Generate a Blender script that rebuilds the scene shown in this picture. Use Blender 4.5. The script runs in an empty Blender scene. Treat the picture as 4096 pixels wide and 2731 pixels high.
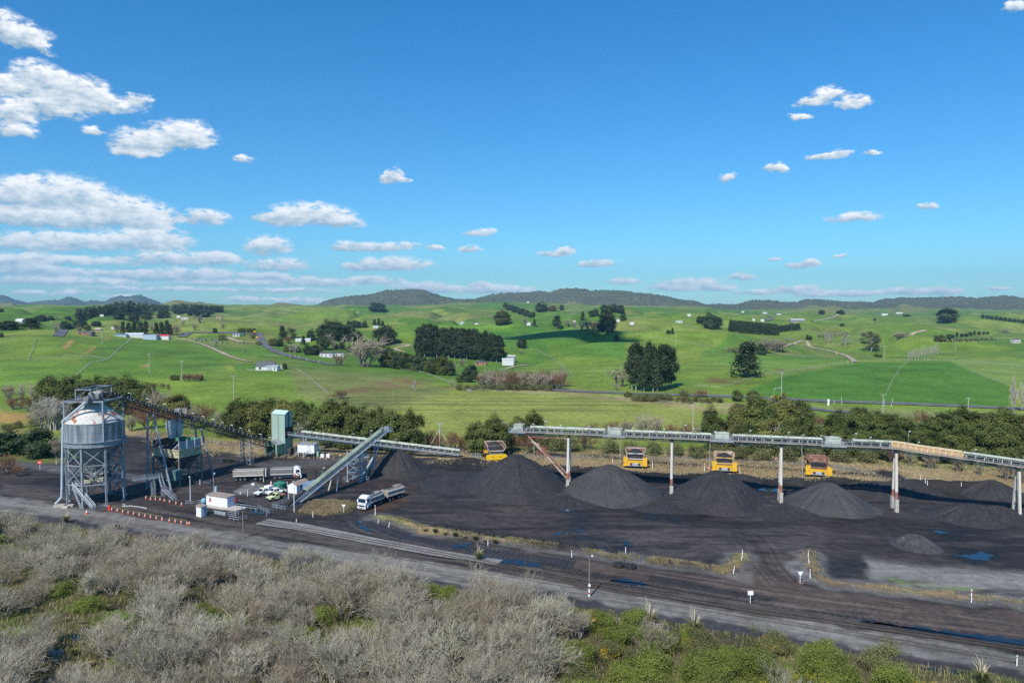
import bpy, bmesh, math, random
import numpy as np
from mathutils import Vector, Matrix
random.seed(7); RNG = np.random.default_rng(7)
SC = bpy.context.scene; COL = SC.collection; rad = math.radians
F = 740.0; CX = 512.0; CY = 341.33; HZ = 50.0
PITCH = math.atan((CY - 305.0) / F); CP, SP = math.cos(PITCH), math.sin(PITCH)
def ray(sx, sy):
 u = (sx / 4 - CX) / F; v = (CY - sy / 4) / F
 return (u, CP + v * SP, -SP + v * CP)
def G(sx, sy, z=0.0):
 r = ray(sx, sy); t = (z - HZ) / r[2]; return Vector((r[0] * t, r[1] * t, z))
def AT(sx, sy, d):
 r = ray(sx, sy); t = d / r[1]; return Vector((r[0] * t, d, HZ + r[2] * t))
def proj(x, y, z):
 dep = y * CP - (z - HZ) * SP; up = y * SP + (z - HZ) * CP
 return 4 * (CX + F * x / dep), 4 * (CY - F * up / dep)
def mpp(d): return d / F / 4          # metres per source pixel at depth d
def _h(ix, iy, s):
 n = (ix * 374761393 + iy * 668265263 + s * 974711) & 0x7fffffff
 n = ((n ^ (n >> 13)) * 1274126177) & 0x7fffffff
 return ((n ^ (n >> 16)) & 0xffff) / 65535.0
def vnoise(x, y, s=0):
 x = np.asarray(x, float); y = np.asarray(y, float)
 ix = np.floor(x).astype(np.int64); iy = np.floor(y).astype(np.int64)
 fx = x - ix; fy = y - iy; fx = fx * fx * (3 - 2 * fx); fy = fy * fy * (3 - 2 * fy)
 a = _h(ix, iy, s); b = _h(ix + 1, iy, s); c = _h(ix, iy + 1, s); d = _h(ix + 1, iy + 1, s)
 return (a + (b - a) * fx) * (1 - fy) + (c + (d - c) * fx) * fy
def fbm(x, y, o=4, s=0, g=.5):
 t = 0; a = 1; n = 0
 for i in range(o):
  t = t + a * vnoise(x * 2 ** i, y * 2 ** i, s + 17 * i); n += a; a *= g
 return t / n * 2 - 1
def sstep(a, b, x):
 t = np.clip((x - a) / (b - a), 0, 1); return t * t * (3 - 2 * t)
class MB:
 def __init__(s, org=None, rz=0.0):
  s.v = []; s.f = []; s.mi = []; s.m = 0
  s.xf = Matrix.Identity(4)
  if org is not None: s.xf = Matrix.Translation(-Vector(org))
 def add(s, vs, fs):
  b = len(s.v)
  s.v += [tuple(s.xf @ Vector(v)) for v in vs]
  s.f += [tuple(b + i for i in f) for f in fs]; s.mi += [s.m] * len(fs); return s
 def box(s, c, size, rz=0.0, ax=None):
  hx, hy, hz = size[0] / 2, size[1] / 2, size[2] / 2; c = Vector(c)
  if ax is None:
   cz, sz = math.cos(rz), math.sin(rz); ax = (Vector((cz, sz, 0)), Vector((-sz, cz, 0)), Vector((0, 0, 1)))
  vs = [c + ax[0] * (hx * i) + ax[1] * (hy * j) + ax[2] * (hz * k) for k in (-1, 1) for j in (-1, 1) for i in (-1, 1)]
  return s.add(vs, [(0, 2, 3, 1), (4, 5, 7, 6), (0, 1, 5, 4), (2, 6, 7, 3), (0, 4, 6, 2), (1, 3, 7, 5)])
 def bx(s, x0, x1, y0, y1, z0, z1): return s.box(((x0 + x1) / 2, (y0 + y1) / 2, (z0 + z1) / 2), (x1 - x0, y1 - y0, z1 - z0))
 def beam(s, a, b, w, h=None, up=(0, 0, 1)):
  a = Vector(a); b = Vector(b); h = w if h is None else h; t = b - a; L = t.length
  if L < 1e-6: return s
  t = t / L; up = Vector(up)
  if abs(t.dot(up)) > .98: up = Vector((1, 0, 0))
  sd = t.cross(up).normalized(); u = sd.cross(t)
  return s.box((a + b) / 2, (L, w, h), ax=(t, sd, u))
 def tube(s, a, b, r0, r1=None, n=8, cap=True):
  a = Vector(a); b = Vector(b); r1 = r0 if r1 is None else r1; t = (b - a)
  if t.length < 1e-6: return s
  t.normalize(); up = Vector((0, 0, 1)) if abs(t.z) < .95 else Vector((1, 0, 0))
  sd = t.cross(up).normalized(); u = sd.cross(t); vs = []
  for p, r in ((a, r0), (b, r1)):
   for i in range(n):
    an = 2 * math.pi * i / n; vs.append(p + sd * (r * math.cos(an)) + u * (r * math.sin(an)))
  fs = [(i, (i + 1) % n, n + (i + 1) % n, n + i) for i in range(n)]
  if cap: fs += [tuple(range(n - 1, -1, -1)), tuple(range(n, 2 * n))]
  return s.add(vs, fs)
 def path(s, pts, r, n=6):
  for a, b in zip(pts[:-1], pts[1:]): s.tube(a, b, r, r, n)
  return s
 def lathe(s, c, prof, n=24, cap=True, a0=0.0):
  c = Vector(c); vs = []; k = len(prof)
  for r, z in prof:
   for i in range(n):
    an = a0 + 2 * math.pi * i / n; vs.append(c + Vector((r * math.cos(an), r * math.sin(an), z)))
  fs = [(j * n + i, j * n + (i + 1) % n, (j + 1) * n + (i + 1) % n, (j + 1) * n + i) for j in range(k - 1) for i in range(n)]
  if cap: fs += [tuple(range(n - 1, -1, -1)), tuple(range((k - 1) * n, k * n))]
  return s.add(vs, fs)
 def lathe_y(s, c, prof, n=16):
  c = Vector(c); vs = []; k = len(prof)
  for r, y in prof:
   for i in range(n):
    an = 2 * math.pi * i / n; vs.append(c + Vector((r * math.cos(an), y, r * math.sin(an))))
  fs = [(j * n + i, j * n + (i + 1) % n, (j + 1) * n + (i + 1) % n, (j + 1) * n + i) for j in range(k - 1) for i in range(n)]
  fs += [tuple(range(n - 1, -1, -1)), tuple(range((k - 1) * n, k * n))]
  return s.add(vs, fs)
 def prism(s, poly, y0, y1):
  n = len(poly); vs = [(x, y0, z) for x, z in poly] + [(x, y1, z) for x, z in poly]
  fs = [(i, (i + 1) % n, n + (i + 1) % n, n + i) for i in range(n)] + [tuple(range(n - 1, -1, -1)), tuple(range(n, 2 * n))]
  return s.add(vs, fs)
 def prismx(s, poly, x0, x1):
  n = len(poly); vs = [(x0, y, z) for y, z in poly] + [(x1, y, z) for y, z in poly]
  fs = [(i, (i + 1) % n, n + (i + 1) % n, n + i) for i in range(n)] + [tuple(range(n - 1, -1, -1)), tuple(range(n, 2 * n))]
  return s.add(vs, fs)
 def plate(s, poly3, th):
  p = [Vector(q) for q in poly3]; nrm = (p[1] - p[0]).cross(p[2] - p[0]).normalized() * th; n = len(p)
  vs = p + [q + nrm for q in p]
  fs = [(i, (i + 1) % n, n + (i + 1) % n, n + i) for i in range(n)] + [tuple(range(n - 1, -1, -1)), tuple(range(n, 2 * n))]
  return s.add(vs, fs)
 def build(s, name, mat, parent=None, smooth=False, bevel=0):
  me = bpy.data.meshes.new(name); me.from_pydata(s.v, [], s.f)
  mats = mat if isinstance(mat, (list, tuple)) else [mat]
  for m in mats: me.materials.append(m)
  if len(mats) > 1: me.polygons.foreach_set('material_index', s.mi)
  bm = bmesh.new(); bm.from_mesh(me); bmesh.ops.recalc_face_normals(bm, faces=bm.faces)
  if bevel:
   bmesh.ops.bevel(bm, geom=[e for e in bm.edges if len(e.link_faces) == 2 and e.calc_face_angle(0) > .6], offset=bevel, segments=2, affect='EDGES')
  bm.to_mesh(me); bm.free()
  if smooth:
   me.polygons.foreach_set('use_smooth', [True] * len(me.polygons))
  o = bpy.data.objects.new(name, me); COL.objects.link(o)
  if parent is not None: o.parent = parent
  return o
def np_mesh(name, V, Q, mat, smooth=False, mi=None, tri=False):
 k = Q.shape[1]; me = bpy.data.meshes.new(name); me.vertices.add(len(V)); me.vertices.foreach_set('co', np.ascontiguousarray(V, np.float32).ravel())
 n = len(Q); me.loops.add(n * k); me.loops.foreach_set('vertex_index', np.ascontiguousarray(Q, np.int32).ravel())
 me.polygons.add(n); me.polygons.foreach_set('loop_start', np.arange(0, n * k, k, dtype=np.int32))
 me.polygons.foreach_set('loop_total', np.full(n, k, np.int32))
 for m in (mat if isinstance(mat, (list, tuple)) else [mat]): me.materials.append(m)
 if mi is not None: me.polygons.foreach_set('material_index', np.ascontiguousarray(mi, np.int32))
 if smooth: me.polygons.foreach_set('use_smooth', np.ones(n, bool))
 me.update(calc_edges=True); me.validate(); return me
def obj(name, me, parent=None, loc=None):
 o = bpy.data.objects.new(name, me); COL.objects.link(o)
 if parent is not None: o.parent = parent
 if loc is not None: o.location = loc
 return o
def tag(o, label=None, cat=None, group=None, kind=None):
 if label: o['label'] = label
 if cat: o['category'] = cat
 if group: o['group'] = group
 if kind: o['kind'] = kind
 return o
def thing(name, label, cat, loc=(0, 0, 0), rz=0.0, group=None):
 o = bpy.data.objects.new(name, None); COL.objects.link(o); o.empty_display_size = .3
 o.location = loc; o.rotation_euler = (0, 0, rz); return tag(o, label, cat, group)
def copy_tree(o, loc=None, rz=None, scale=None, label=None, group=None, parent=None):
 c = o.copy(); COL.objects.link(c)
 if parent is not None: c.parent = parent
 for ch in list(o.children): copy_tree(ch, parent=c)
 if loc is not None: c.location = loc
 if rz is not None: c.rotation_euler = (0, 0, rz)
 if scale is not None: c.scale = scale if hasattr(scale, '__len__') else (scale,) * 3
 return tag(c, label, None, group)
def nt(m): m.use_nodes = True; t = m.node_tree; t.nodes.clear(); return t
def N(t, typ, **kw):
 n = t.nodes.new(typ)
 for k, v in kw.items():
  if k.startswith('i_'): n.inputs[k[2:]].default_value = v
  else: setattr(n, k, v)
 return n
def Mth(t, op, a, b=None, clamp=False):
 n = t.nodes.new('ShaderNodeMath'); n.operation = op; n.use_clamp = clamp
 for i, x in enumerate((a, b)):
  if x is None: continue
  if isinstance(x, (int, float)): n.inputs[i].default_value = x
  else: t.links.new(x, n.inputs[i])
 return n.outputs[0]
def Rng(t, x, a, b, c, d):
 n = t.nodes.new('ShaderNodeMapRange'); t.links.new(x, n.inputs[0])
 for i, v in enumerate((a, b, c, d)): n.inputs[i + 1].default_value = v
 return n.outputs[0]
def Mix(t, f, a, b, blend='MIX'):
 n = t.nodes.new('ShaderNodeMix'); n.data_type = 'RGBA'; n.blend_type = blend
 for s, x in ((n.inputs[0], f), (n.inputs[6], a), (n.inputs[7], b)):
  if isinstance(x, (int, float)): s.default_value = x
  elif isinstance(x, (tuple, list)): s.default_value = (*x[:3], 1)
  else: t.links.new(x, s)
 return n.outputs[2]
def Noise(t, vec, scale, detail=4, rough=.55):
 n = N(t, 'ShaderNodeTexNoise'); n.inputs['Scale'].default_value = scale; n.inputs['Detail'].default_value = detail; n.inputs['Roughness'].default_value = rough
 if vec is not None: t.links.new(vec, n.inputs['Vector'])
 return n.outputs['Fac']
def mat(name, col, rough=.6, metal=0.0, var=.18, scale=1.2, dirt=None, dscale=.8, dlev=.55, dsoft=.08, stretch=None, bump=0.0, spec=.4):
 m = bpy.data.materials.new(name); t = nt(m); L = t.links.new
 tc = N(t, 'ShaderNodeTexCoord'); v = tc.outputs['Object']
 if stretch:
  mp = N(t, 'ShaderNodeMapping'); mp.inputs['Scale'].default_value = stretch; L(v, mp.inputs[0]); v = mp.outputs[0]
 n1 = Noise(t, v, scale, 5)
 g = Rng(t, n1, .3, .7, 1 - var, 1 + var)
 cg = N(t, 'ShaderNodeCombineColor'); [L(g, cg.inputs[i]) for i in range(3)]
 c = Mix(t, 1.0, tuple(col), cg.outputs[0], 'MULTIPLY')
 if dirt:
  n2 = Noise(t, v, dscale, 6, .62); f = Rng(t, n2, dlev - dsoft, dlev + dsoft, 0, 1)
  c = Mix(t, f, c, tuple(dirt))
 p = N(t, 'ShaderNodeBsdfPrincipled'); L(c, p.inputs['Base Color']); p.inputs['Roughness'].default_value = rough; p.inputs['Metallic'].default_value = metal
 p.inputs['Specular IOR Level'].default_value = spec
 if bump:
  b = N(t, 'ShaderNodeBump'); b.inputs['Strength'].default_value = 1; b.inputs['Distance'].default_value = bump; L(n1, b.inputs['Height']); L(b.outputs[0], p.inputs['Normal'])
 o = N(t, 'ShaderNodeOutputMaterial'); L(p.outputs[0], o.inputs[0]); return m
def leafmat(name, c1, c2, c3=None, nscale=.6, trans=.25, rough=.6, ovar=.25):
 m = bpy.data.materials.new(name); t = nt(m); L = t.links.new
 tc = N(t, 'ShaderNodeTexCoord'); f = Rng(t, Noise(t, tc.outputs['Object'], nscale, 3), .35, .65, 0, 1)
 c = Mix(t, f, tuple(c1), tuple(c2))
 if c3: c = Mix(t, Rng(t, Noise(t, tc.outputs['Object'], nscale * 4.3, 2), .52, .68, 0, 1), c, tuple(c3))
 oi = N(t, 'ShaderNodeObjectInfo'); g = Rng(t, oi.outputs['Random'], 0, 1, 1 - ovar, 1 + ovar)
 cg = N(t, 'ShaderNodeCombineColor'); [L(g, cg.inputs[i]) for i in range(3)]
 c = Mix(t, 1.0, c, cg.outputs[0], 'MULTIPLY')
 p = N(t, 'ShaderNodeBsdfPrincipled'); L(c, p.inputs['Base Color']); p.inputs['Roughness'].default_value = rough; p.inputs['Specular IOR Level'].default_value = .2
 o = N(t, 'ShaderNodeOutputMaterial')
 if trans:
  tr = N(t, 'ShaderNodeBsdfTranslucent'); L(c, tr.inputs[0]); mx = N(t, 'ShaderNodeMixShader'); mx.inputs[0].default_value = trans
  L(p.outputs[0], mx.inputs[1]); L(tr.outputs[0], mx.inputs[2]); L(mx.outputs[0], o.inputs[0])
 else: L(p.outputs[0], o.inputs[0])
 return m
GALV = mat('galvanised', (.42, .46, .5), .42, .35, .2, .9)
STEELB = mat('blue_grey_steel', (.25, .29, .33), .5, .15, .3, .7, dirt=(.2, .13, .09), dscale=1.1, dlev=.62)
DARKST = mat('dark_steel', (.06, .06, .062), .6, .1, .3, 1.5, dirt=(.16, .13, .11), dscale=1.1, dlev=.6)
GREYST = mat('grey_steel', (.3, .3, .29), .55, .1, .25, 1.2, dirt=(.22, .12, .07), dscale=1.3, dlev=.62)
RUSTY = mat('rusty_steel', (.24, .12, .075), .75, 0, .35, 1.3, dirt=(.42, .34, .28), dscale=.9, dlev=.6)
CONC = mat('concrete', (.46, .42, .37), .85, 0, .15, .6, dirt=(.3, .25, .2), dscale=1.1, dlev=.6)
WHITE = mat('white_paint', (.78, .78, .76), .45, 0, .06, .8, dirt=(.5, .47, .42), dscale=.9, dlev=.66)
WHITEC = mat('clean_white', (.82, .82, .82), .35, 0, .03)
BELT = mat('belt_rubber', (.02, .02, .02), .8, 0, .3)
HOODG = mat('hood_green', (.25, .3, .23), .55, 0, .18, .35, dirt=(.17, .17, .14), dscale=.5, dlev=.6, dsoft=.12)
HOODP = mat('hood_pale', (.42, .46, .38), .55, 0, .15, .5, dirt=(.27, .23, .18), dscale=.6, dlev=.57, dsoft=.06)
TOWERG = mat('tower_green', (.32, .44, .36), .5, 0, .08, .25, dirt=(.28, .36, .3), dscale=.3, dlev=.62, stretch=(1, 1, .25))
TOWERS = mat('tower_strip', (.27, .26, .22), .5, 0, .1)
PORTG = mat('portal_green', (.27, .4, .25), .5, 0, .1, .4)
ROOFG = mat('grey_roof', (.3, .31, .32), .5, .1, .12, .6)
COALM = None
def coal_mat(name, c1, c2, nscale, lump=.12, c3=None):
 m = bpy.data.materials.new(name); t = nt(m); L = t.links.new
 ge = N(t, 'ShaderNodeNewGeometry'); P = ge.outputs['Position']
 f = Rng(t, Noise(t, P, nscale, 5, .6), .35, .65, 0, 1); c = Mix(t, f, tuple(c1), tuple(c2))
 n2 = Noise(t, P, 2.4, 3, .7); g = Rng(t, n2, .3, .75, .6, 1.5); cg = N(t, 'ShaderNodeCombineColor'); [L(g, cg.inputs[i]) for i in range(3)]
 c = Mix(t, 1.0, c, cg.outputs[0], 'MULTIPLY')
 vo = N(t, 'ShaderNodeTexVoronoi'); vo.inputs['Scale'].default_value = 4.5; L(P, vo.inputs['Vector'])
 sp = Rng(t, vo.outputs['Color'], .86, .97, 0, .5); c = Mix(t, sp, c, (.16, .16, .165))
 p = N(t, 'ShaderNodeBsdfPrincipled'); L(c, p.inputs['Base Color']); p.inputs['Roughness'].default_value = .7; p.inputs['Specular IOR Level'].default_value = .35
 b = N(t, 'ShaderNodeBump'); b.inputs['Distance'].default_value = lump; b.inputs['Strength'].default_value = 1; L(n2, b.inputs['Height']); L(b.outputs[0], p.inputs['Normal'])
 o = N(t, 'ShaderNodeOutputMaterial'); L(p.outputs[0], o.inputs[0]); return m
COAL = coal_mat('coal', (.025, .0235, .0235), (.038, .034, .033), .25)
COALG = coal_mat('coal_fines', (.042, .041, .041), (.058, .055, .054), .22, .08)
COALB = coal_mat('coal_dark', (.02, .02, .021), (.03, .028, .028), .3)
TYRE = mat('tyre_rubber', (.022, .022, .024), .8, 0, .3, 3, dirt=(.07, .065, .06), dscale=2, dlev=.58)
GLASS = mat('dark_glass', (.012, .018, .022), .08, 0, .1, spec=.6)
ALU = mat('tipper_aluminium', (.3, .29, .28), .38, .45, .1, .7, dirt=(.24, .22, .2), dscale=.7, dlev=.6, dsoft=.15)
ALUB = mat('muddy_aluminium', (.36, .31, .26), .6, .1, .12, .7)
YEL = mat('machine_yellow', (.72, .42, .035), .45, 0, .1, .6, dirt=(.42, .16, .03), dscale=.9, dlev=.6, dsoft=.05)
ORANGE = mat('cone_orange', (.75, .1, .02), .5, 0, .05)
REDP = mat('red_paint', (.5, .03, .03), .45, 0, .1)
BLUEP = mat('pale_blue_paint', (.22, .34, .5), .5, 0, .1)
TEAL = mat('teal_box', (.1, .2, .2), .55, 0, .3, .9, dirt=(.05, .07, .07), dscale=.9, dlev=.55)
CREAM = mat('cream_panel', (.5, .46, .3), .55, 0, .2, .8, dirt=(.22, .15, .1), dscale=.8, dlev=.58)
BLACKP = mat('black_plastic', (.02, .02, .022), .6)
WOODP = mat('pole_wood', (.2, .17, .14), .85, 0, .25, 2, stretch=(1, 1, .1))
RAILM = mat('rail_steel', (.085, .062, .05), .6, .2, .3, .5)
TAPE = mat('tape_yellow', (.6, .45, .05), .5)
SKY_SAT = 1.1; SKY_STR = .1; SUN_E = 5.0; HAZE = 6e-5; EXPO = 0.1
SKY_TINT = (.27, 1.02, 1.4); SKY_LOW = (.56, 1.02, 1.3)
CLOUD_DK = (3.0, 4.5, 5.8); CLOUD_LT = (10.2, 10.3, 10.4); CLOUD_HZ = (5.0, 7.3, 8.6)
T_COLS = np.array([-300, 0, 300, 600, 900, 1200, 1500, 1800, 2100, 2400, 2700], float)      # display x (2352 wide)
T_ROWS = np.array([320, 380, 450, 550, 700, 900, 1200, 1600, 2200, 3000], float)
T_DY = np.array([
 [951, 896, 852, 802, 768, 758, 742, 726, 712, 704],
 [950, 895, 850, 800, 768, 757, 742, 727, 712, 705],
 [951, 900, 860, 815, 778, 764, 745, 728, 712, 703],
 [960, 914, 857, 830, 800, 772, 752, 736, 716, 697],
 [962, 920, 874, 860, 818, 782, 756, 739, 720, 704],
 [964, 922, 889, 852, 810, 766, 752, 731, 709, 692],
 [965, 923, 893, 850, 802, 766, 747, 735, 717, 707],
 [965, 922, 884, 848, 812, 782, 760, 745, 725, 713],
 [965, 922, 886, 838, 806, 786, 763, 743, 725, 713],
 [965, 924, 894, 862, 826, 794, 766, 745, 728, 719],
 [965, 924, 896, 866, 830, 796, 768, 746, 729, 720]], float)
_tz = 50 - (T_DY - 700.0) * T_ROWS[None, :] / 1700.0
_rows = np.concatenate([[4, 100, 200, 270], T_ROWS, [4300, 6500, 12000]])
_tz = np.concatenate([np.zeros((len(T_COLS), 4)), _tz, (_tz[:, -1:] * .8), np.full((len(T_COLS), 1), 25.0), np.full((len(T_COLS), 1), 10.0)], axis=1)
_lu = np.linspace(math.log(4), math.log(12000), 420); _cu = np.linspace(T_COLS[0], T_COLS[-1], 220)
_a = np.stack([np.interp(_lu, np.log(_rows), _tz[i]) for i in range(len(T_COLS))])
_a = np.stack([np.interp(_cu, T_COLS, _a[:, j]) for j in range(len(_lu))], axis=1)
def _blur(a, n, ax):
 k = np.exp(-.5 * (np.arange(-3 * n, 3 * n + 1) / n) ** 2); k /= k.sum()
 p = np.pad(a, [(3 * n, 3 * n) if i == ax else (0, 0) for i in range(2)], 'edge')
 return np.apply_along_axis(lambda r: np.convolve(r, k, 'valid'), ax, p)
TAB = _blur(_blur(_a, 4, 1), 9, 0)
def segdist(x, y, pts):
 best = np.full(np.shape(x), 1e9); tt = np.zeros(np.shape(x)); Lc = 0
 for (ax, ay), (bx, by) in zip(pts[:-1], pts[1:]):
  dx, dy = bx - ax, by - ay; L = math.hypot(dx, dy); t = np.clip(((x - ax) * dx + (y - ay) * dy) / (L * L), 0, 1)
  d = np.hypot(x - ax - t * dx, y - ay - t * dy); m = d < best
  best = np.where(m, d, best); tt = np.where(m, Lc + t * L, tt); Lc += L
 return best, tt, Lc
def gl(pts): return [tuple(G(*p)[:2]) for p in pts]
BERM = [(-30, 233), (-17, 230), (10, 222), (32, 213), (66, 207), (98.6, 202), (128, 196)]
BUND1 = gl([(1507, 2068), (1597, 2083), (1700, 2122), (1899, 2149), (2098, 2176), (2297, 2204), (2447, 2224), (2530, 2234)])
BUND2 = gl([(2590, 2243), (2774, 2267), (2904, 2285), (2945, 2252), (2969, 2222)])
BUND3 = gl([(3234, 2215), (3238, 2254), (3251, 2293), (3277, 2319), (3330, 2336), (3504, 2354), (3721, 2380), (3895, 2397), (4096, 2423), (4400, 2460)])
MOUNDI = gl([(1180, 2035), (1300, 2010), (1390, 2000)])
ROADLINE = (G(0, 2052), G(4096, 2712))
_ra = ROADLINE[0]; _rd = (ROADLINE[1] - ROADLINE[0]).normalized()
def below_road(x, y):      # metres on the camera side of the gravel road's near edge
 return -((x - _ra.x) * (-_rd.y) + (y - _ra.y) * _rd.x)
def H(x, y):
 x = np.asarray(x, float); y = np.asarray(y, float)
 az = np.arctan2(x, y); azc = np.clip(az, -.72, .72); r = np.hypot(x, y); q = np.maximum(r * np.cos(azc), 4.1)
 dx = 1176 + np.tan(azc) * F * 2.2969
 cj = np.clip((dx - T_COLS[0]) / (T_COLS[-1] - T_COLS[0]), 0, 1) * (len(_cu) - 1.001)
 rj = np.clip((np.log(q) - _lu[0]) / (_lu[-1] - _lu[0]), 0, 1) * (len(_lu) - 1.001)
 i = cj.astype(int); j = rj.astype(int); fi = cj - i; fj = rj - j
 z = (TAB[i, j] * (1 - fi) + TAB[i + 1, j] * fi) * (1 - fj) + (TAB[i, j + 1] * (1 - fi) + TAB[i + 1, j + 1] * fi) * fj
 far = sstep(430, 900, q)
 roll = (fbm(x / 210, y / 210, 3, 5) * np.minimum(q, 1500) * .024 + fbm(x / 520, y / 640, 3, 9) * np.clip(q - 700, 0, 1500) * .022) * (1 - .6 * sstep(1700, 2800, q))
 gl_ = fbm(x / 210 + 3.1, y / 300, 3, 15); z = z - np.exp(-(gl_ / .075) ** 2) * np.minimum(q, 1500) * .0075 * far * (1 - .7 * sstep(1700, 2800, q))
 z = z + roll * far + fbm(x / 75, y / 75, 3, 12) * 1.6 * sstep(330, 520, q)
 inyard = (y > 20) & (y < 330)
 br = below_road(x, y)
 z = np.where(inyard, z - 1.6 * sstep(2, 26, br) + .35 * fbm(x / 7, y / 7, 3, 31) * sstep(1, 8, br), z)
 z = z + np.where(inyard & (br < 3), .05 * fbm(x / 5, y / 5, 4, 40), 0)
 d, t, L = segdist(x, y, BERM)
 z = z + np.where(y < 330, 2.7 * np.exp(-(d / 3.4) ** 2) * (.75 + .5 * fbm(t / 9, d / 9, 3, 3)) * sstep(0, 10, t), 0)
 for P, hh, w in ((BUND1, .95, 1.25), (BUND2, .9, 1.5), (BUND3, .85, 1.7), (MOUNDI, .9, 3.0)):
  d, t, L = segdist(x, y, P); z = z + np.where(y < 330, hh * np.exp(-(d / w) ** 2) * (.75 + .6 * fbm(x / 3, y / 3, 3, 8)), 0)
 return z
def Hs(x, y): return float(H(np.array([x]), np.array([y]))[0])
_dm = np.concatenate([np.arange(70, 520, .5), np.geomspace(520, 4200, 900)])
def T(sx, sy):
 r = ray(sx, sy); t = _dm / r[1]; x = r[0] * t; z = HZ + r[2] * t; h = H(x, _dm); k = np.nonzero(z <= h)[0]
 k = k[0] if len(k) else len(_dm) - 1
 k = max(k, 1); a, b = _dm[k - 1], _dm[k]
 for _ in range(10):
  m = (a + b) / 2; tt = m / r[1]
  if HZ + r[2] * tt <= Hs(r[0] * tt, m): b = m
  else: a = m
 m = (a + b) / 2; tt = m / r[1]; return Vector((r[0] * tt, m, Hs(r[0] * tt, m)))
azd = np.concatenate([np.arange(-180, -44, 4), np.arange(-44, -36.5, .5), np.arange(-36.5, 36.5, .085), np.arange(36.5, 44, .5), np.arange(44, 181, 4)])
rows = [6.0]
while rows[-1] < 11500:
 d = rows[-1]
 st = 4 if d < 70 else (.45 if d < 175 else (d * d / 37000 * .62 if d < 330 else min(d * .0105, d * d / 37000 * .7))); rows.append(d + max(st, .4))
rows = np.array(rows)
AZ, RR = np.meshgrid(np.radians(azd), rows); azc_ = np.clip(AZ, -.72, .72)
RAD = RR / np.cos(azc_); GX = RAD * np.sin(AZ); GY = RAD * np.cos(AZ)
GZ = H(GX.ravel(), GY.ravel()).reshape(GX.shape)
nr, nc = GX.shape; print('ground', nr, nc)
gx, gy, gz = GX.ravel(), GY.ravel(), GZ.ravel()
wob = 1.6; wx = gx + fbm(gx / 4, gy / 4, 4, 61) * wob; wy = gy + fbm(gx / 4, gy / 4, 4, 67) * wob
front = gy > 20
SXp, SYp = proj(np.where(front, wx, 0), np.where(front, wy, 1e5), gz); SXp = np.where(front, SXp, -9e5)
big = fbm(gx / 320, gy / 320, 3, 71); med = fbm(gx / 55, gy / 55, 4, 73); fin = fbm(gx / 9, gy / 9, 4, 77)
def c3(*c): return np.array(c, float)
GREEN, GREEN2, YGREEN, TAN, TAN2 = c3(.155, .225, .03), c3(.105, .18, .026), c3(.24, .275, .045), c3(.33, .25, .13), c3(.24, .17, .085)
COLR = GREEN[None] * np.ones((len(gx), 1)); ROU = np.full(len(gx), .9)
def blend(w, c, rough=None):
 global COLR, ROU
 w = np.clip(w, 0, 1); COLR = COLR * (1 - w[:, None]) + (np.asarray(c) if np.ndim(c) == 2 else np.asarray(c)[None]) * w[:, None]
 if rough is not None: ROU = ROU * (1 - w) + rough * w
blend(sstep(-.1, .5, big + .4 * med), GREEN2); blend(sstep(.15, .6, -big + .5 * med) * .75, YGREEN)
blend(sstep(900, 2600, RR.ravel()) * .35, c3(.11, .17, .06))
blend(sstep(.25, .6, fbm(gx / 500, gy / 420, 4, 79)) * sstep(1300, 1900, RR.ravel()) * .6, c3(.2, .2, .1))
def cells(x, y, sx_, sy_, seed):
 x = x + fbm(x / 300, y / 300, 2, seed) * 60; gx_ = np.floor(x / sx_); gy_ = np.floor(y / sy_); best = np.full(x.shape, 1e18); idv = np.zeros(x.shape)
 for i in (-1, 0, 1):
  for j in (-1, 0, 1):
   cx_ = (gx_ + i).astype(np.int64); cy_ = (gy_ + j).astype(np.int64); px_ = (cx_ + .15 + .7 * _h(cx_, cy_, seed)) * sx_; py_ = (cy_ + .15 + .7 * _h(cx_, cy_, seed + 1)) * sy_; d = np.abs(x - px_) / sx_ + np.abs(y - py_) / sy_; m = d < best; best = np.where(m, d, best); idv = np.where(m, _h(cx_, cy_, seed + 2), idv)
 return idv
fid = cells(gx * .94 + gy * .3, gy * .94 - gx * .3, 210, 260, 301); okf = sstep(430, 520, RR.ravel())
blend((fid > .68) * okf * .75, c3(.075, .165, .022)); blend((fid < .22) * okf * .7, c3(.215, .25, .05)); blend(((fid > .42) & (fid < .5)) * okf * .6, c3(.2, .2, .075))
blend(sstep(.1, .5, fbm(gx / 28, gy / 40, 4, 310)) * okf * .35, c3(.07, .14, .02)); blend(sstep(.3, .55, fbm(gx / 4, gy / 6, 3, 311)) * sstep(300, 420, RR.ravel()) * .35, c3(.055, .11, .018))
blend(sstep(.12, .5, fbm(gx / 90, gy / 130, 4, 312)) * okf * .55, c3(.19, .185, .06)); blend(sstep(.2, .5, -fbm(gx / 110, gy / 150, 4, 313)) * okf * .5, c3(.07, .135, .022))
def pinpoly(px, py, poly):
 ins = np.zeros(px.shape, bool); n = len(poly)
 for i in range(n):
  (x1, y1), (x2, y2) = poly[i], poly[(i + 1) % n]
  if y1 == y2: continue
  c = ((y1 > py) != (y2 > py)) & (px < (x2 - x1) * (py - y1) / (y2 - y1) + x1); ins ^= c
 return ins
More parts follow.
